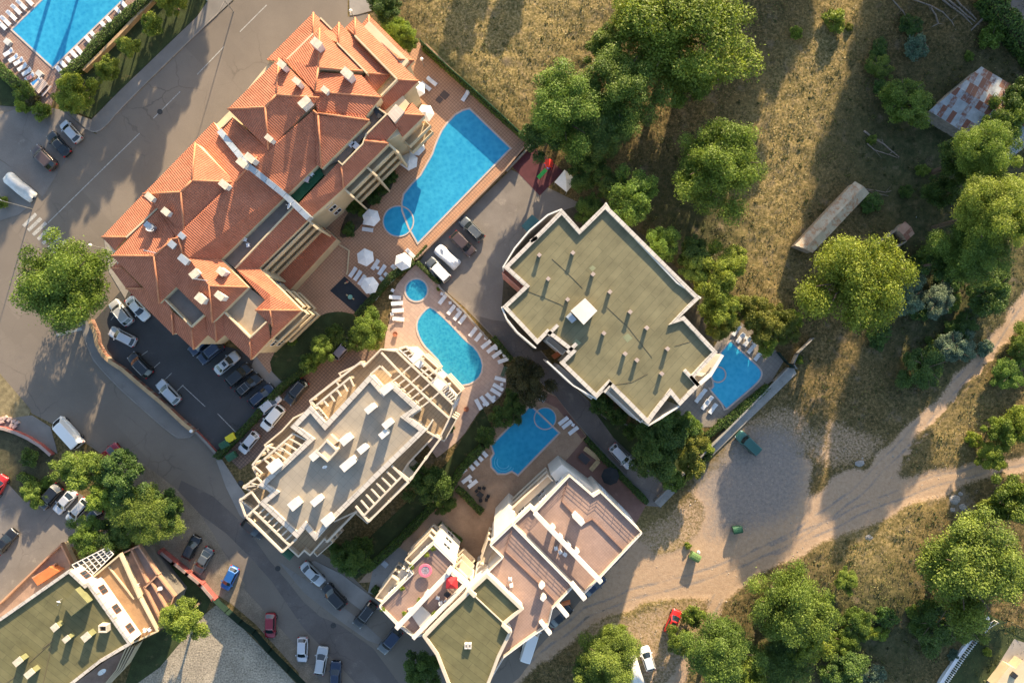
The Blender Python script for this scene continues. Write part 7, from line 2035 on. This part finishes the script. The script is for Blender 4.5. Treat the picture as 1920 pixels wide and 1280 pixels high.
# bins
def bin_(px, py, ang, label, body, lid=None, s=1.0, z=.02):
    r = empty('waste_container', (*G(px, py, 1.1)[:2], z), adir(ang), label, 'waste container')
    m = MB(); m.mesh([(-.55, -.42, .18), (.55, -.42, .18), (.55, .42, .18), (-.55, .42, .18), (-.68, -.52, 1.15), (.68, -.52, 1.15), (.68, .52, 1.15), (-.68, .52, 1.15)], [(3, 2, 1, 0), (4, 5, 6, 7), (0, 1, 5, 4), (1, 2, 6, 5), (2, 3, 7, 6), (3, 0, 4, 7)])
    m.build('body', body, r, world=False)
    m = MB(); pr = [(-.5, .02), (-.4, .16), (-.15, .26), (.15, .26), (.4, .16), (.5, .02)]
    vs = [(x, y * 1.06, 1.16 + z_) for x in (-.7, -.25, .25, .7) for (y, z_) in pr]
    fs = [(a * 6 + i, (a + 1) * 6 + i, (a + 1) * 6 + i + 1, a * 6 + i + 1) for a in range(3) for i in range(5)] + [(0, 1, 2, 3, 4, 5), (23, 22, 21, 20, 19, 18)]
    m.mesh(vs, fs); 
    for x in (-.45, -.15, .15, .45): m.box((x, 0, 1.43), (.05, .6, .05))
    m.build('lid', lid or body, r, world=False)
    for i in (-.5, .5):
        for j in (-.35, .35): w = MB(); w.tube((i, j - .03, .09), (i, j + .03, .09), .09, n=10); w.build('wheel', TYRE, r, world=False)
    r.scale = (s, s, s)
    return r
q = P('i:1735,720')[0]; bin_(q[0], q[1], -32, 'yellow waste container at the corner of the dark parking lot', BINYEL, s=1.1)
q = P('i:1688,770')[0]; bin_(q[0], q[1], -32, 'green waste container beside the yellow one', BINGREEN, s=1.1)
q = P('i:1738,860')[0]; bin_(q[0], q[1], -32, 'green waste container behind the clipped hedge', BINGREEN, s=1.1)
bin_(1383, 993, 350, 'green waste container alone on the shaded track', BINGREEN, s=1.05)
bin_(1303, 1043, 30, 'green waste container in the sun on the sandy track', mat('pale_bin_green', (.13, .21, .07), .6), s=1.15)  # paler, yellower green than the other containers
q = P('n:245,310')[0]; bin_(q[0], q[1], 40, 'green waste container at the foot of the pale block', BINGREEN, s=1.2)
m = MB(); m.lathe([(.12, .0), (.26, .05), (.26, .35), (.12, .4), (.12, .0)], 16); o = m.build('basin', WHITE_PL, None, world=False); o.location = (*G(1309, 1034)[:2], .02); tag(o, 'small round whitish basin behind the sunlit waste container', 'basin')
# green bench, pots, blue pad, doormats
def pot(px, py, label, rr=.4, z=.05, plant=True, m=None):
    r = empty('plant_pot', (*G(px, py, z + .5)[:2], z), 0, label, 'plant pot')
    k = MB(); k.lathe([(0, 0), (rr * .7, 0), (rr, .5), (rr * .85, .5), (rr * .8, .42), (0, .42)], 16); k.build('pot', m or mat('terracotta_pot', (.36, .14, .08), .8), r, world=False)
    if plant:
        o = bpy.data.objects.new('plant', crown_var('small', _ti[0] % 3, F_BRIGHT)); link(o, r); o.material_slots[0].link = 'OBJECT'; o.material_slots[0].material = F_BRIGHT; o.location = (0, 0, .6); o.scale = (rr * 1.1,) * 3
pot(*P('f:1043,1225')[0], 'large terracotta pot at the left of the turquoise pool', .42, plant=False)
pot(*P('j:1577,508')[0], 'large dark terracotta pot between pale block and turquoise pool', .42, plant=False)
pot(*P('f:1368,888')[0], 'planted pot by the driveway wall near the small round pool', .3)
for i, s_ in enumerate(('7:478,205', '7:428,255', '7:308,352', '7:232,522', '7:75,688', '7:250,725', '7:370,615', '7:485,720')):
    q = P(s_)[0]; r_l = ['at the top corner', 'second from the top corner', 'above the notch', 'below the notch', 'in the outermost left corner', 'at the lower end of the beam', 'beside the middle of the beam', 'beside the white canopy'][i]
    c = G(q[0], q[1], 12.1); r = empty('plant_pot', (c.x, c.y, 11.53), 0, 'small potted bush on the roof terrace ' + r_l, 'plant pot', 'potted bushes on the roof terrace')
    k = MB(); k.lathe([(0, 0), (.18, 0), (.24, .35), (0, .32)], 12); k.build('pot', mat('terracotta_pot', (0, 0, 0)), r, world=False)
    o = bpy.data.objects.new('plant', crown_var('small', i % 3, F_BRIGHT)); link(o, r); o.material_slots[0].link = 'OBJECT'; o.material_slots[0].material = F_BRIGHT; o.location = (0, 0, .6); o.scale = (.38,) * 3
# pink rimmed paddling pool on the roof terrace
q = P('7:418,375')[0]; c = G(q[0], q[1], 12); r = empty('paddling_pool', (c.x, c.y, 11.53), 0, 'round pink rimmed table with plates on the roof terrace', 'table')
m = MB(); m.lathe([(.62, .70), (.95, .70), (.98, .74), (.95, .79), (.62, .79), (.62, .70)], 28); m.build('rim', mat('pink_rim', (.72, .16, .22), .5, .2, 5.0), r, world=False)
m = MB(); m.lathe([(0, .74), (.64, .74)], 24); m.build('table_top', mat('grey_table_top', (.3, .25, .28), .5, .5, 6.0), r, world=False)
m = MB(); m.tube((0, 0, 0), (0, 0, .74), .08); m.lathe([(0, .0), (.35, .0), (.3, .05), (0, .05)], 16); m.build('pedestal', METAL, r, world=False)
gd = 'furniture on the roof terrace under the red parasol'
q = P('7:592,572')[0]; table(q[0], q[1], 40, .8, .8, BLACK_PL, 'black table beside the red parasol on the roof terrace', 11.53)
for s_, lab in (('7:515,600', 'white chair left of the black roof terrace table'), ('7:540,640', 'white chair below the black roof terrace table'), ('7:580,630', 'white chair nearest the green roof edge')):
    q = P(s_)[0]; chair(q[0], q[1], rt.uniform(0, 360), lab, WHITE_PL, 11.53, gd)
gw = 'white chairs on the upper roof terraces'
for s_, z, lab in (('6:1290,630', 11.35, 'left white chair on the pink tiled terrace by the long beam'), ('6:1320,655', 11.35, 'middle white chair on the pink tiled terrace by the long beam'), ('6:1352,672', 11.35, 'right white chair on the pink tiled terrace by the long beam'),
                   ('6:965,850', 12.05, 'upper white chair on the middle pink terrace'), ('6:975,890', 12.05, 'lower white chair on the middle pink terrace'),
                   ('5:510,1075', BL, 'x'), ('8:1155,858', 5.4, 'left white chair at the end of the long brown terrace'), ('8:1190,855', 5.4, 'right white chair at the end of the long brown terrace'), ('8:970,760', 5.4, 'white chair in the middle of the long brown terrace'),
                   ('8:1285,522', 4.2, 'white chair on the lower brown terrace'), ('8:1095,500', 4.2, 'white chair in the walled corner of the lower brown terrace')):
    if lab == 'x': continue
    q = P(s_)[0]; chair(q[0], q[1], rt.uniform(0, 360), lab, WHITE_PL, z + .03, gw)
for s_, lab in (('2:1190,850', 'upper white chair on the hotel roof terrace'), ('2:1215,895', 'lower white chair on the hotel roof terrace'), ('9:190,1010', 'white chair on the green turf roof terrace')):
    q = P(s_)[0]; chair(q[0], q[1], rt.uniform(0, 360), lab, WHITE_PL, 11.62, gw)
q = P('9:110,1080')[0]; table(q[0], q[1], 20, .9, .9, mat('pale_table', (.5, .4, .38), .7), 'pale table at the end of the green turf roof terrace', 11.62)
q = P('9:1180,90')[0]; table(q[0], q[1], 60, .7, 1.6, BLACK_PL, 'black seating table on the grey hotel roof terrace', 11.62)
for s_, z, nm, col, lab in (('9:780,555', 11.62, 'crate', (.5, .5, .52), 'pale box on the grey hotel roof terrace'), ('9:860,590', 11.62, 'crate', (.42, .42, .45), 'grey box beside the pale box on the hotel roof terrace'),
                           ('k:228,432', .06, 'ground_hatch', (.36, .38, .42), 'square grey lid beside the bronze coloured tree'), ('n:965,392', .06, 'ground_hatch', (.42, .45, .48), 'square pale lid on the brown terrace near the garden gate'),
                           ('a:60,318', .06, 'crate', (.5, .5, .48), 'white table by the left corner of the upper left pool'), ('a:298,556', .06, 'crate', (.5, .5, .48), 'white table near the towels at the upper left pool')):
    q = P(s_)[0]; c = G(q[0], q[1], z + .3); m = MB(); hh = .12 if nm == 'ground_hatch' else .5
    m.box((0, 0, hh / 2), (.95, .8, hh)); m.box((0, 0, hh + .02), (1.0, .85, .04)); o = m.build(nm, mat(nm + lab[-6:].replace(' ', '_'), col, .6), None, world=False); o.location = (c.x, c.y, z); o.rotation_euler = (0, 0, adir(42)); tag(o, lab, 'lid' if nm == 'ground_hatch' else 'box')
# grey stone plates in the hotel terrace
for i, s_ in enumerate(('b:1415,715', 'b:1375,750')):
    q = P(s_)[0]; c = G(q[0], q[1]); m = MB(); m.box((0, 0, 0), (1.2 - .3 * i, 1.1 - .25 * i, .03)); m.ribbon([(-.6 + .15 * i, -.55 + .12 * i), (.6 - .15 * i, -.55 + .12 * i), (.6 - .15 * i, .55 - .12 * i), (-.6 + .15 * i, .55 - .12 * i)], .05, -.01, .025, closed=True)
    o = m.build('drain_cover', mat('dark_slate', (.12, .085, .07), .7, .1, 1.0), None, world=False); o.location = (c.x, c.y, .08); o.rotation_euler = (0, 0, adir(40)); tag(o, ('larger' if i == 0 else 'smaller') + ' dark square cover in the terracotta terrace', 'cover')
q = P('j:1862,225')[0]; r = empty('park_bench', (*G(q[0], q[1])[:2], .06), adir(110), 'dark green slatted bench on the pink stone terrace', 'bench')
for i in range(4): m = MB(); m.box((0, -.3 + i * .14, .42), (1.6, .1, .04)); m.build('seat_slat', BINGREEN, r, world=False)
m = MB(); m.box((0, .32, .68), (1.6, .05, .4)); m.build('backrest', BINGREEN, r, world=False)
for i in (-.7, .7): m = MB(); m.box((i, 0, .2), (.06, .6, .4)); m.build('leg', METAL, r, world=False)
# white slatted picnic table upper left
q = P('a:330,660')[0]; r = empty('picnic_table', (*G(q[0], q[1])[:2], .06), adir(-48), 'white slatted picnic table with benches at the upper left pool', 'table')
m = MB()
for i in range(5): m.box((0, -.5 + i * .25, .72), (2.2, .18, .05))
m.build('table_top', mat('weathered_white_board', (.6, .48, .42), .8), r, world=False)
for s in (-1, 1): m = MB(); m.box((0, s * 1.0, .42), (2.2, .3, .05)); m.build('bench_seat', mat('weathered_white_board', (0, 0, 0)), r, world=False)
for s in (-.8, .8): m = MB(); m.box((s, 0, .35), (.08, 1.9, .08)); m.box((s, 0, .36), (.08, .9, .66)); m.build('trestle', METAL, r, world=False)
# lamps
def lamp(bx, by, h, arm, ang, label, glob=False):
    """base position in photo pixels"""
    c = G(bx, by); r = empty('street_lamp', (c.x, c.y, .05), adir(ang), label, 'street lamp')
    m = MB(); m.tube((0, 0, 0), (0, 0, h), .09, .05); m.build('pole', METAL, r, world=False)
    if glob: m = MB(); m.lathe([(0, h - .05), (.2, h + .05), (.28, h + .25), (.2, h + .45), (0, h + .52)], 16); m.build('lamp_globe', WHITE_PL, r, world=False, smooth=True)
    else:
        m = MB(); m.tube((0, 0, h), (arm, 0, h + .25), .045, .035); m.build('arm', METAL, r, world=False)
        m = MB(); m.mesh([(arm - .15, -.12, h + .2), (arm + .65, -.16, h + .24), (arm + .65, .16, h + .24), (arm - .15, .12, h + .2), (arm - .1, -.07, h + .32), (arm + .5, -.1, h + .36), (arm + .5, .1, h + .36), (arm - .1, .07, h + .32)], [(3, 2, 1, 0), (4, 5, 6, 7), (0, 1, 5, 4), (1, 2, 6, 5), (2, 3, 7, 6), (3, 0, 4, 7)]); m.build('lamp_head', METAL, r, world=False)
lamp(60, 392, 6.5, 1.2, 220, 'street lamp on the corner island beside the zebra crossing')
lamp(200, 467, 4.0, 0, 0, 'globe lamp on the pavement by the west corner of the hotel', True)
lamp(668, 42, 3.5, 0, 0, 'white globe lamp on the pavement behind the hotel', True)
lamp(438, 22, 6.5, 1.4, 130, 'street lamp at the kerb near the top edge')
lamp(372, 804, 2.2, 0, 0, 'low globe lamp on the wall corner of the parking lot', True)
lamp(795, 125, 2.6, 0, 0, 'thin globe lamp on the hotel terrace near the eaves', True)
# walls
def wall(name, s_, key, w, h, m, label, cat='wall', cap=None, z0=0.0, piers=None):
    pts = [G(q[0], q[1]) for q in P(s_, key)]
    root = empty(name, tuple(cen(pts)), 0, label, cat)
    b_ = MB(); b_.ribbon(pts, w, z0, z0 + h); b_.build('wall_body', m, root)
    if cap: c_ = MB(); c_.ribbon(pts, w + .1, z0 + h, z0 + h + .07); c_.build('coping', cap, root)
    if piers:
        for a, b2 in zip(pts[:-1], pts[1:]):
            L = (b2 - a).length; k = max(1, int(L / piers))
            for j in range(k + 1):
                q = a.lerp(b2, j / k); p_ = MB(); p_.box((q.x, q.y, z0 + h / 2 + .1), (w + .14, w + .14, h + .2), math.atan2((b2 - a).y, (b2 - a).x)); p_.build('pier', m, root)
    return root
rc = [G(*q) for q in P('e:700,1120 i:750,0 i:800,100 i:870,160 i:940,200')]
wall('retaining_wall', 'e:700,1120 e:745,1225 i:755,20 i:800,100 i:860,155 i:940,205 i:1050,300 i:1230,450 i:1400,610 i:1475,670', 'i', .5, 1.1, BRICK, 'curved retaining wall with sunlit ochre top round the parking lot', cap=OCHRE)
wall('garden_wall', 'i:1480,670 i:1560,750 i:1650,850', 'i', .3, .8, REDWALL, 'low reddish wall beside the entrance of the parking lot', cap=PAVE)
wall('garden_wall', 'i:-80,630 i:0,637 i:60,648 i:150,678 i:240,720 i:330,775 i:410,845', 'i', .35, 1.0, REDWALL, 'curved faded red wall round the grass verge', cap=mat('pale_wall_cap', (.33, .25, .22), .85), piers=None)
wall('garden_wall', 'm:1230,278 m:1330,360 m:1430,440 m:1530,520 m:1625,632', 'm', .35, 1.3, REDWALL, 'straight faded red wall with small buttresses below the parked cars', cap=mat('pale_wall_cap', (0, 0, 0)), piers=2.6)
wall('garden_wall', 'a:650,545 a:760,440 a:920,280 a:1060,130 a:1190,0 a:1400,-240', 'a', .35, 1.0, OCHRE, 'low ochre wall along the grass bank', cap=OCHRE)
wall('garden_wall', '805,500 826,540 870,583 915,636', '0', .2, .9, CREAM, 'low cream wall between the pink stone terrace and the driveway', cap=KERB)
wall('garden_wall', '950,322 985,285 1000,270', '0', .25, .8, CONC, 'short wall between the pool terrace and the playground')
wall('boundary_wall', '1226,938 1332,833 1474,689', '0', .25, 1.1, CONC, 'long concrete boundary wall beside the sandy track')
wall('garden_wall', '625,452 655,470 652,510 650,515', '0', .2, .3, TILE_A if False else CREAM, 'low kerb wall beside the entrance court of the hotel')
wall('garden_wall', 'c:0,1270 785,488 868,405 948,322', '0', .25, 1.2, CREAM, 'long low wall between the hotel pool terrace and the parking court', cap=KERB) if False else wall('garden_wall', '782,488 868,402 948,320 988,272', '0', .25, 1.2, mat('brown_wall_cap', (.3, .2, .14), .85), 'long low wall between the hotel pool terrace and the parking court')
def fence(s_, key, h, m, label, step=2.0, mesh_=True, z0=0, name='fence', cat='fence'):
    pts = [G(q[0], q[1]) for q in P(s_, key)]
    root = empty(name, tuple(cen(pts)), 0, label, cat)
    b_ = MB()
    for a, b2 in zip(pts[:-1], pts[1:]):
        up_ = Vector((0, 0, 1))
        if mesh_: b_.beam(a + up_ * (z0 + h), b2 + up_ * (z0 + h), .05, h - .08)
        else:
            for zz in (.35, .95): b_.beam(a + up_ * (z0 + h * zz), b2 + up_ * (z0 + h * zz), .06, .06)
    b_.build('panel', m, root)
    for a, b2 in zip(pts[:-1], pts[1:]):
        L = (b2 - a).length; k = max(1, int(L / step))
        for j in range(k + 1):
            q = a.lerp(b2, j / k); p_ = MB(); p_.box((q.x, q.y, z0 + h / 2), (.12, .12, h), 0); p_.build('post', m, root)
    return root
fence('790,85 833,126 885,172 940,222 988,268', '0', 2.3, mat('green_fence_panel', (.04, .11, .05), .7), 'solid green fence with posts along the upper edge of the hotel terrace', 3.2)
fence('407,1118 430,1140 455,1162 480,1180 510,1215 545,1250 580,1285 610,1320', '0', 1.8, GREENF, 'dark green mesh fence along the gravel lot', 2.4)
fence('1487,690 1481,682 1490,662 1518,634', '0', 1.6, mat('grey_boards', (.32, .31, .3), .8), 'bent grey board fence at the end of the boundary wall', 1.6)
fence('1455,660 1470,678 1484,689', '0', 1.4, GREENF, 'short dark fence at the corner of the grey pool terrace', 1.5)
r = fence('p:1275,1290 p:1360,1165 p:1430,1060 p:1510,955 p:1600,850 p:1680,800', 'p', 1.5, WHITE_M, 'white slatted fence with pillars beside the villa garden', 2.7, False)
pf = [G(*q) for q in P('p:1275,1290 p:1360,1165 p:1430,1060 p:1510,955 p:1600,850 p:1630,790')]
sl = MB()
for a, b_ in zip(pf[:-1], pf[1:]):
    L = (b_ - a).length; k = int(L / .36)
    for j in range(k):
        q = a.lerp(b_, (j + .5) / k); sl.box((q.x, q.y, .9), (.12, .14, 1.3), math.atan2((b_ - a).y, (b_ - a).x))
sl.build('slats', WHITE_PL, r)
wall('garden_wall', 'p:1255,1290 p:1345,1150 p:1420,1040 p:1500,930 p:1600,800 p:1630,770', 'p', .55, .9, WHITE_PL, 'low white plinth wall under the villa fence')
r = fence('p:1640,830 p:1780,800 p:1930,880', 'p', 1.0, GREENF, 'low green wire fence of the villa garden', 1.8, False)
for s_, lab in (('p:1610,960', 'yellow ornamental bush in the villa lawn'), ('p:1640,1045', 'small palm bush in the villa lawn')):
    q = P(s_)[0]; T(q[0], q[1], 9, .9, F_YEL if 'yellow' in lab else F_BRIGHT, lab, name='shrub', cat='shrub')
# rocks and rubble
def rock(px, py, s, label, m=None):
    rs_ = random.Random(int(px * 7 + py)); mb = MB(); n = 9
    vs = []
    for k, (zz, rr) in enumerate(((-.1, .9), (.15, 1.0), (.4, .75), (.52, .3))):
        for i in range(n):
            t = 2 * math.pi * i / n; q = rr * s * rs_.uniform(.72, 1.15)
            vs.append((math.cos(t) * q * .8, math.sin(t) * q * .65, zz * .6 * s * rs_.uniform(.85, 1.15)))
    fs = [(k * n + i, k * n + (i + 1) % n, (k + 1) * n + (i + 1) % n, (k + 1) * n + i) for k in range(3) for i in range(n)] + [tuple(range(3 * n, 4 * n))]
    mb.mesh(vs, fs); o = mb.build('rock', m or mat('pale_limestone', (.30, .28, .26), .9, .25, 1.5), None, world=False); o.location = G(px, py); tag(o, label, 'rock')
for i, (x, y, s, lab) in enumerate(((1612, 868, 1.0, 'larger pale rock where the dirt tracks meet'), (1626, 875, .45, 'small pale rock beside the larger one where the dirt tracks meet'), (1628, 1006, 1.0, 'pale rock on the verge below the dirt crossroads'),
                                    (1790, 935, 1.3, 'largest pale boulder below the right hand dirt track'), (1805, 950, .9, 'lower pale boulder beside the largest boulder'), (1785, 955, .8, 'left pale boulder beside the largest boulder'), (1800, 925, .7, 'upper pale boulder beside the largest boulder'))):
    rock(x, y, s, lab)
# building stones by the red wall, dead branches, timber
for i, (x, y) in enumerate(((4, 784), (12, 783), (20, 786), (28, 789), (34, 792), (6, 790), (24, 797), (30, 799))):
    c = G(x, y); m = MB(); m.box((0, 0, .2), (.75, .5, .4)); m.box((.03, .02, .42), (.7, .42, .03)); o = m.build('stone_block', mat('pink_block', (.5, .36, .3), .9, .2, 2.0), None, world=False); o.location = c; o.rotation_euler = (0, 0, rt.uniform(0, 1))
    tag(o, 'pinkish building block in the pile by the curved red wall', 'stone block', 'building blocks piled by the curved red wall')
def branch(s_, rr, label, key='d', h=.25):
    pts = [G(q[0], q[1], h) for q in P(s_, key)]
    root = empty('dead_branch', tuple(pts[0])[:2] + (0,), 0, label, 'branch'); m = MB()
    n = len(pts)
    for i in range(n - 1): m.tube(pts[i] + Vector((0, 0, .2)), pts[i + 1] + Vector((0, 0, .1)), rr * (1 - i / n * .6), rr * (1 - (i + 1) / n * .6), 6)
    for i in range(1, n - 1):
        d_ = Vector((rt.uniform(-1.5, 1.5), rt.uniform(-1.5, 1.5), .3)); m.tube(pts[i] + Vector((0, 0, .15)), pts[i] + d_, rr * .4, .01, 5)
    m.build('stem', DEADW, root)
branch('925,0 1000,80 1060,170 1110,240 1160,310 1200,360', .10, 'long thin fallen trunk at the top of the shaded meadow')
branch('1300,0 1380,60 1450,110 1530,190', .16, 'left one of the parallel fallen trunks near the grey road')
branch('1330,-10 1420,60 1500,130 1550,165', .16, 'middle one of the parallel fallen trunks near the grey road')
branch('1390,-20 1450,50 1520,110 1560,150', .15, 'right one of the parallel fallen trunks near the grey road')
branch('1080,0 1200,40 1300,90 1370,160 1405,230', .12, 'curved fallen trunk left of the parallel trunks')
branch('1215,60 1250,110 1275,180 1215,210', .13, 'hooked grey branch between the fallen trunks')
branch('1650,110 1600,150 1560,190 1520,230', .22, 'thick ragged log across the ends of the parallel trunks')
branch('715,985 790,1040 860,1080 930,1140 980,1180', .16, 'forked dead branch in the shaded middle meadow')
branch('740,1080 800,1130 900,1160 980,1190', .10, 'thin dead branches beside the forked branch')
branch('h:730,140 h:800,150 h:880,165 h:930,150', .08, 'brushwood at the end of the narrow shed', 'h')
branch('h:740,150 h:820,175 h:900,190', .07, 'lower brushwood at the end of the narrow shed', 'h')
# metal scraps by the ruined hut
for s_, lab in (('h:705,350', 'crumpled white sheet in the grass between the two sheds'), ('h:1110,365', 'grey sheet scrap beyond the ruined hut')):
    q = P(s_)[0]; c = G(q[0], q[1]); m = MB(); rr_ = random.Random(4)
    vs = [(i * .5 - 1.0, j * .4 - .4, .12 + rr_.uniform(0, .18)) for i in range(5) for j in range(3)]
    m.mesh(vs, [(i * 3 + j, (i + 1) * 3 + j, (i + 1) * 3 + j + 1, i * 3 + j + 1) for i in range(4) for j in range(2)])
    o = m.build('metal_scrap', ZINC, None, world=False); o.location = c; o.rotation_euler = (0, 0, .5); tag(o, lab, 'scrap')
# red banner under the terrace building
q = W('7:1255,895 7:1330,835', h=5.5); m = MB(); m.beam(q[0], q[1], .08, 1.2); o = m.build('shop_sign', RED_CL, None); tag(o, 'red shop banner on the street side of the terrace building', 'sign')
q = W('7:1505,655 7:1575,635', h=8); m = MB(); m.beam(q[0], q[1], .5, .06); m.beam(q[0] + Vector((0, .3, -.1)), q[1] + Vector((0, .3, -.1)), .2, .05); o = m.build('rolled_awning', ROOF_O, None); tag(o, 'rolled orange awning below the fin beam of the terrace building', 'awning')

for (x, y, lab) in ((521, 1065, 'round manhole cover at the street bend below the pale block'), (625, 1172, 'round manhole cover in the middle of the lower street'), (300, 210, 'round manhole cover on the main street'), (930, 690, 'round manhole cover on the dark drive'), (452, 905, 'round manhole cover on the pavement beside the pale block')):
    c = G(x, y); m = MB(); m.lathe([(0, 0), (.36, 0), (.36, .02), (.44, .02), (.44, -.02)], 20); o = m.build('manhole_cover', mat('cast_iron', (.05, .048, .045), .7, .2, 4.0), None, world=False); o.location = (c.x, c.y, .13 if x in (452,) else .035); tag(o, lab, 'manhole cover')
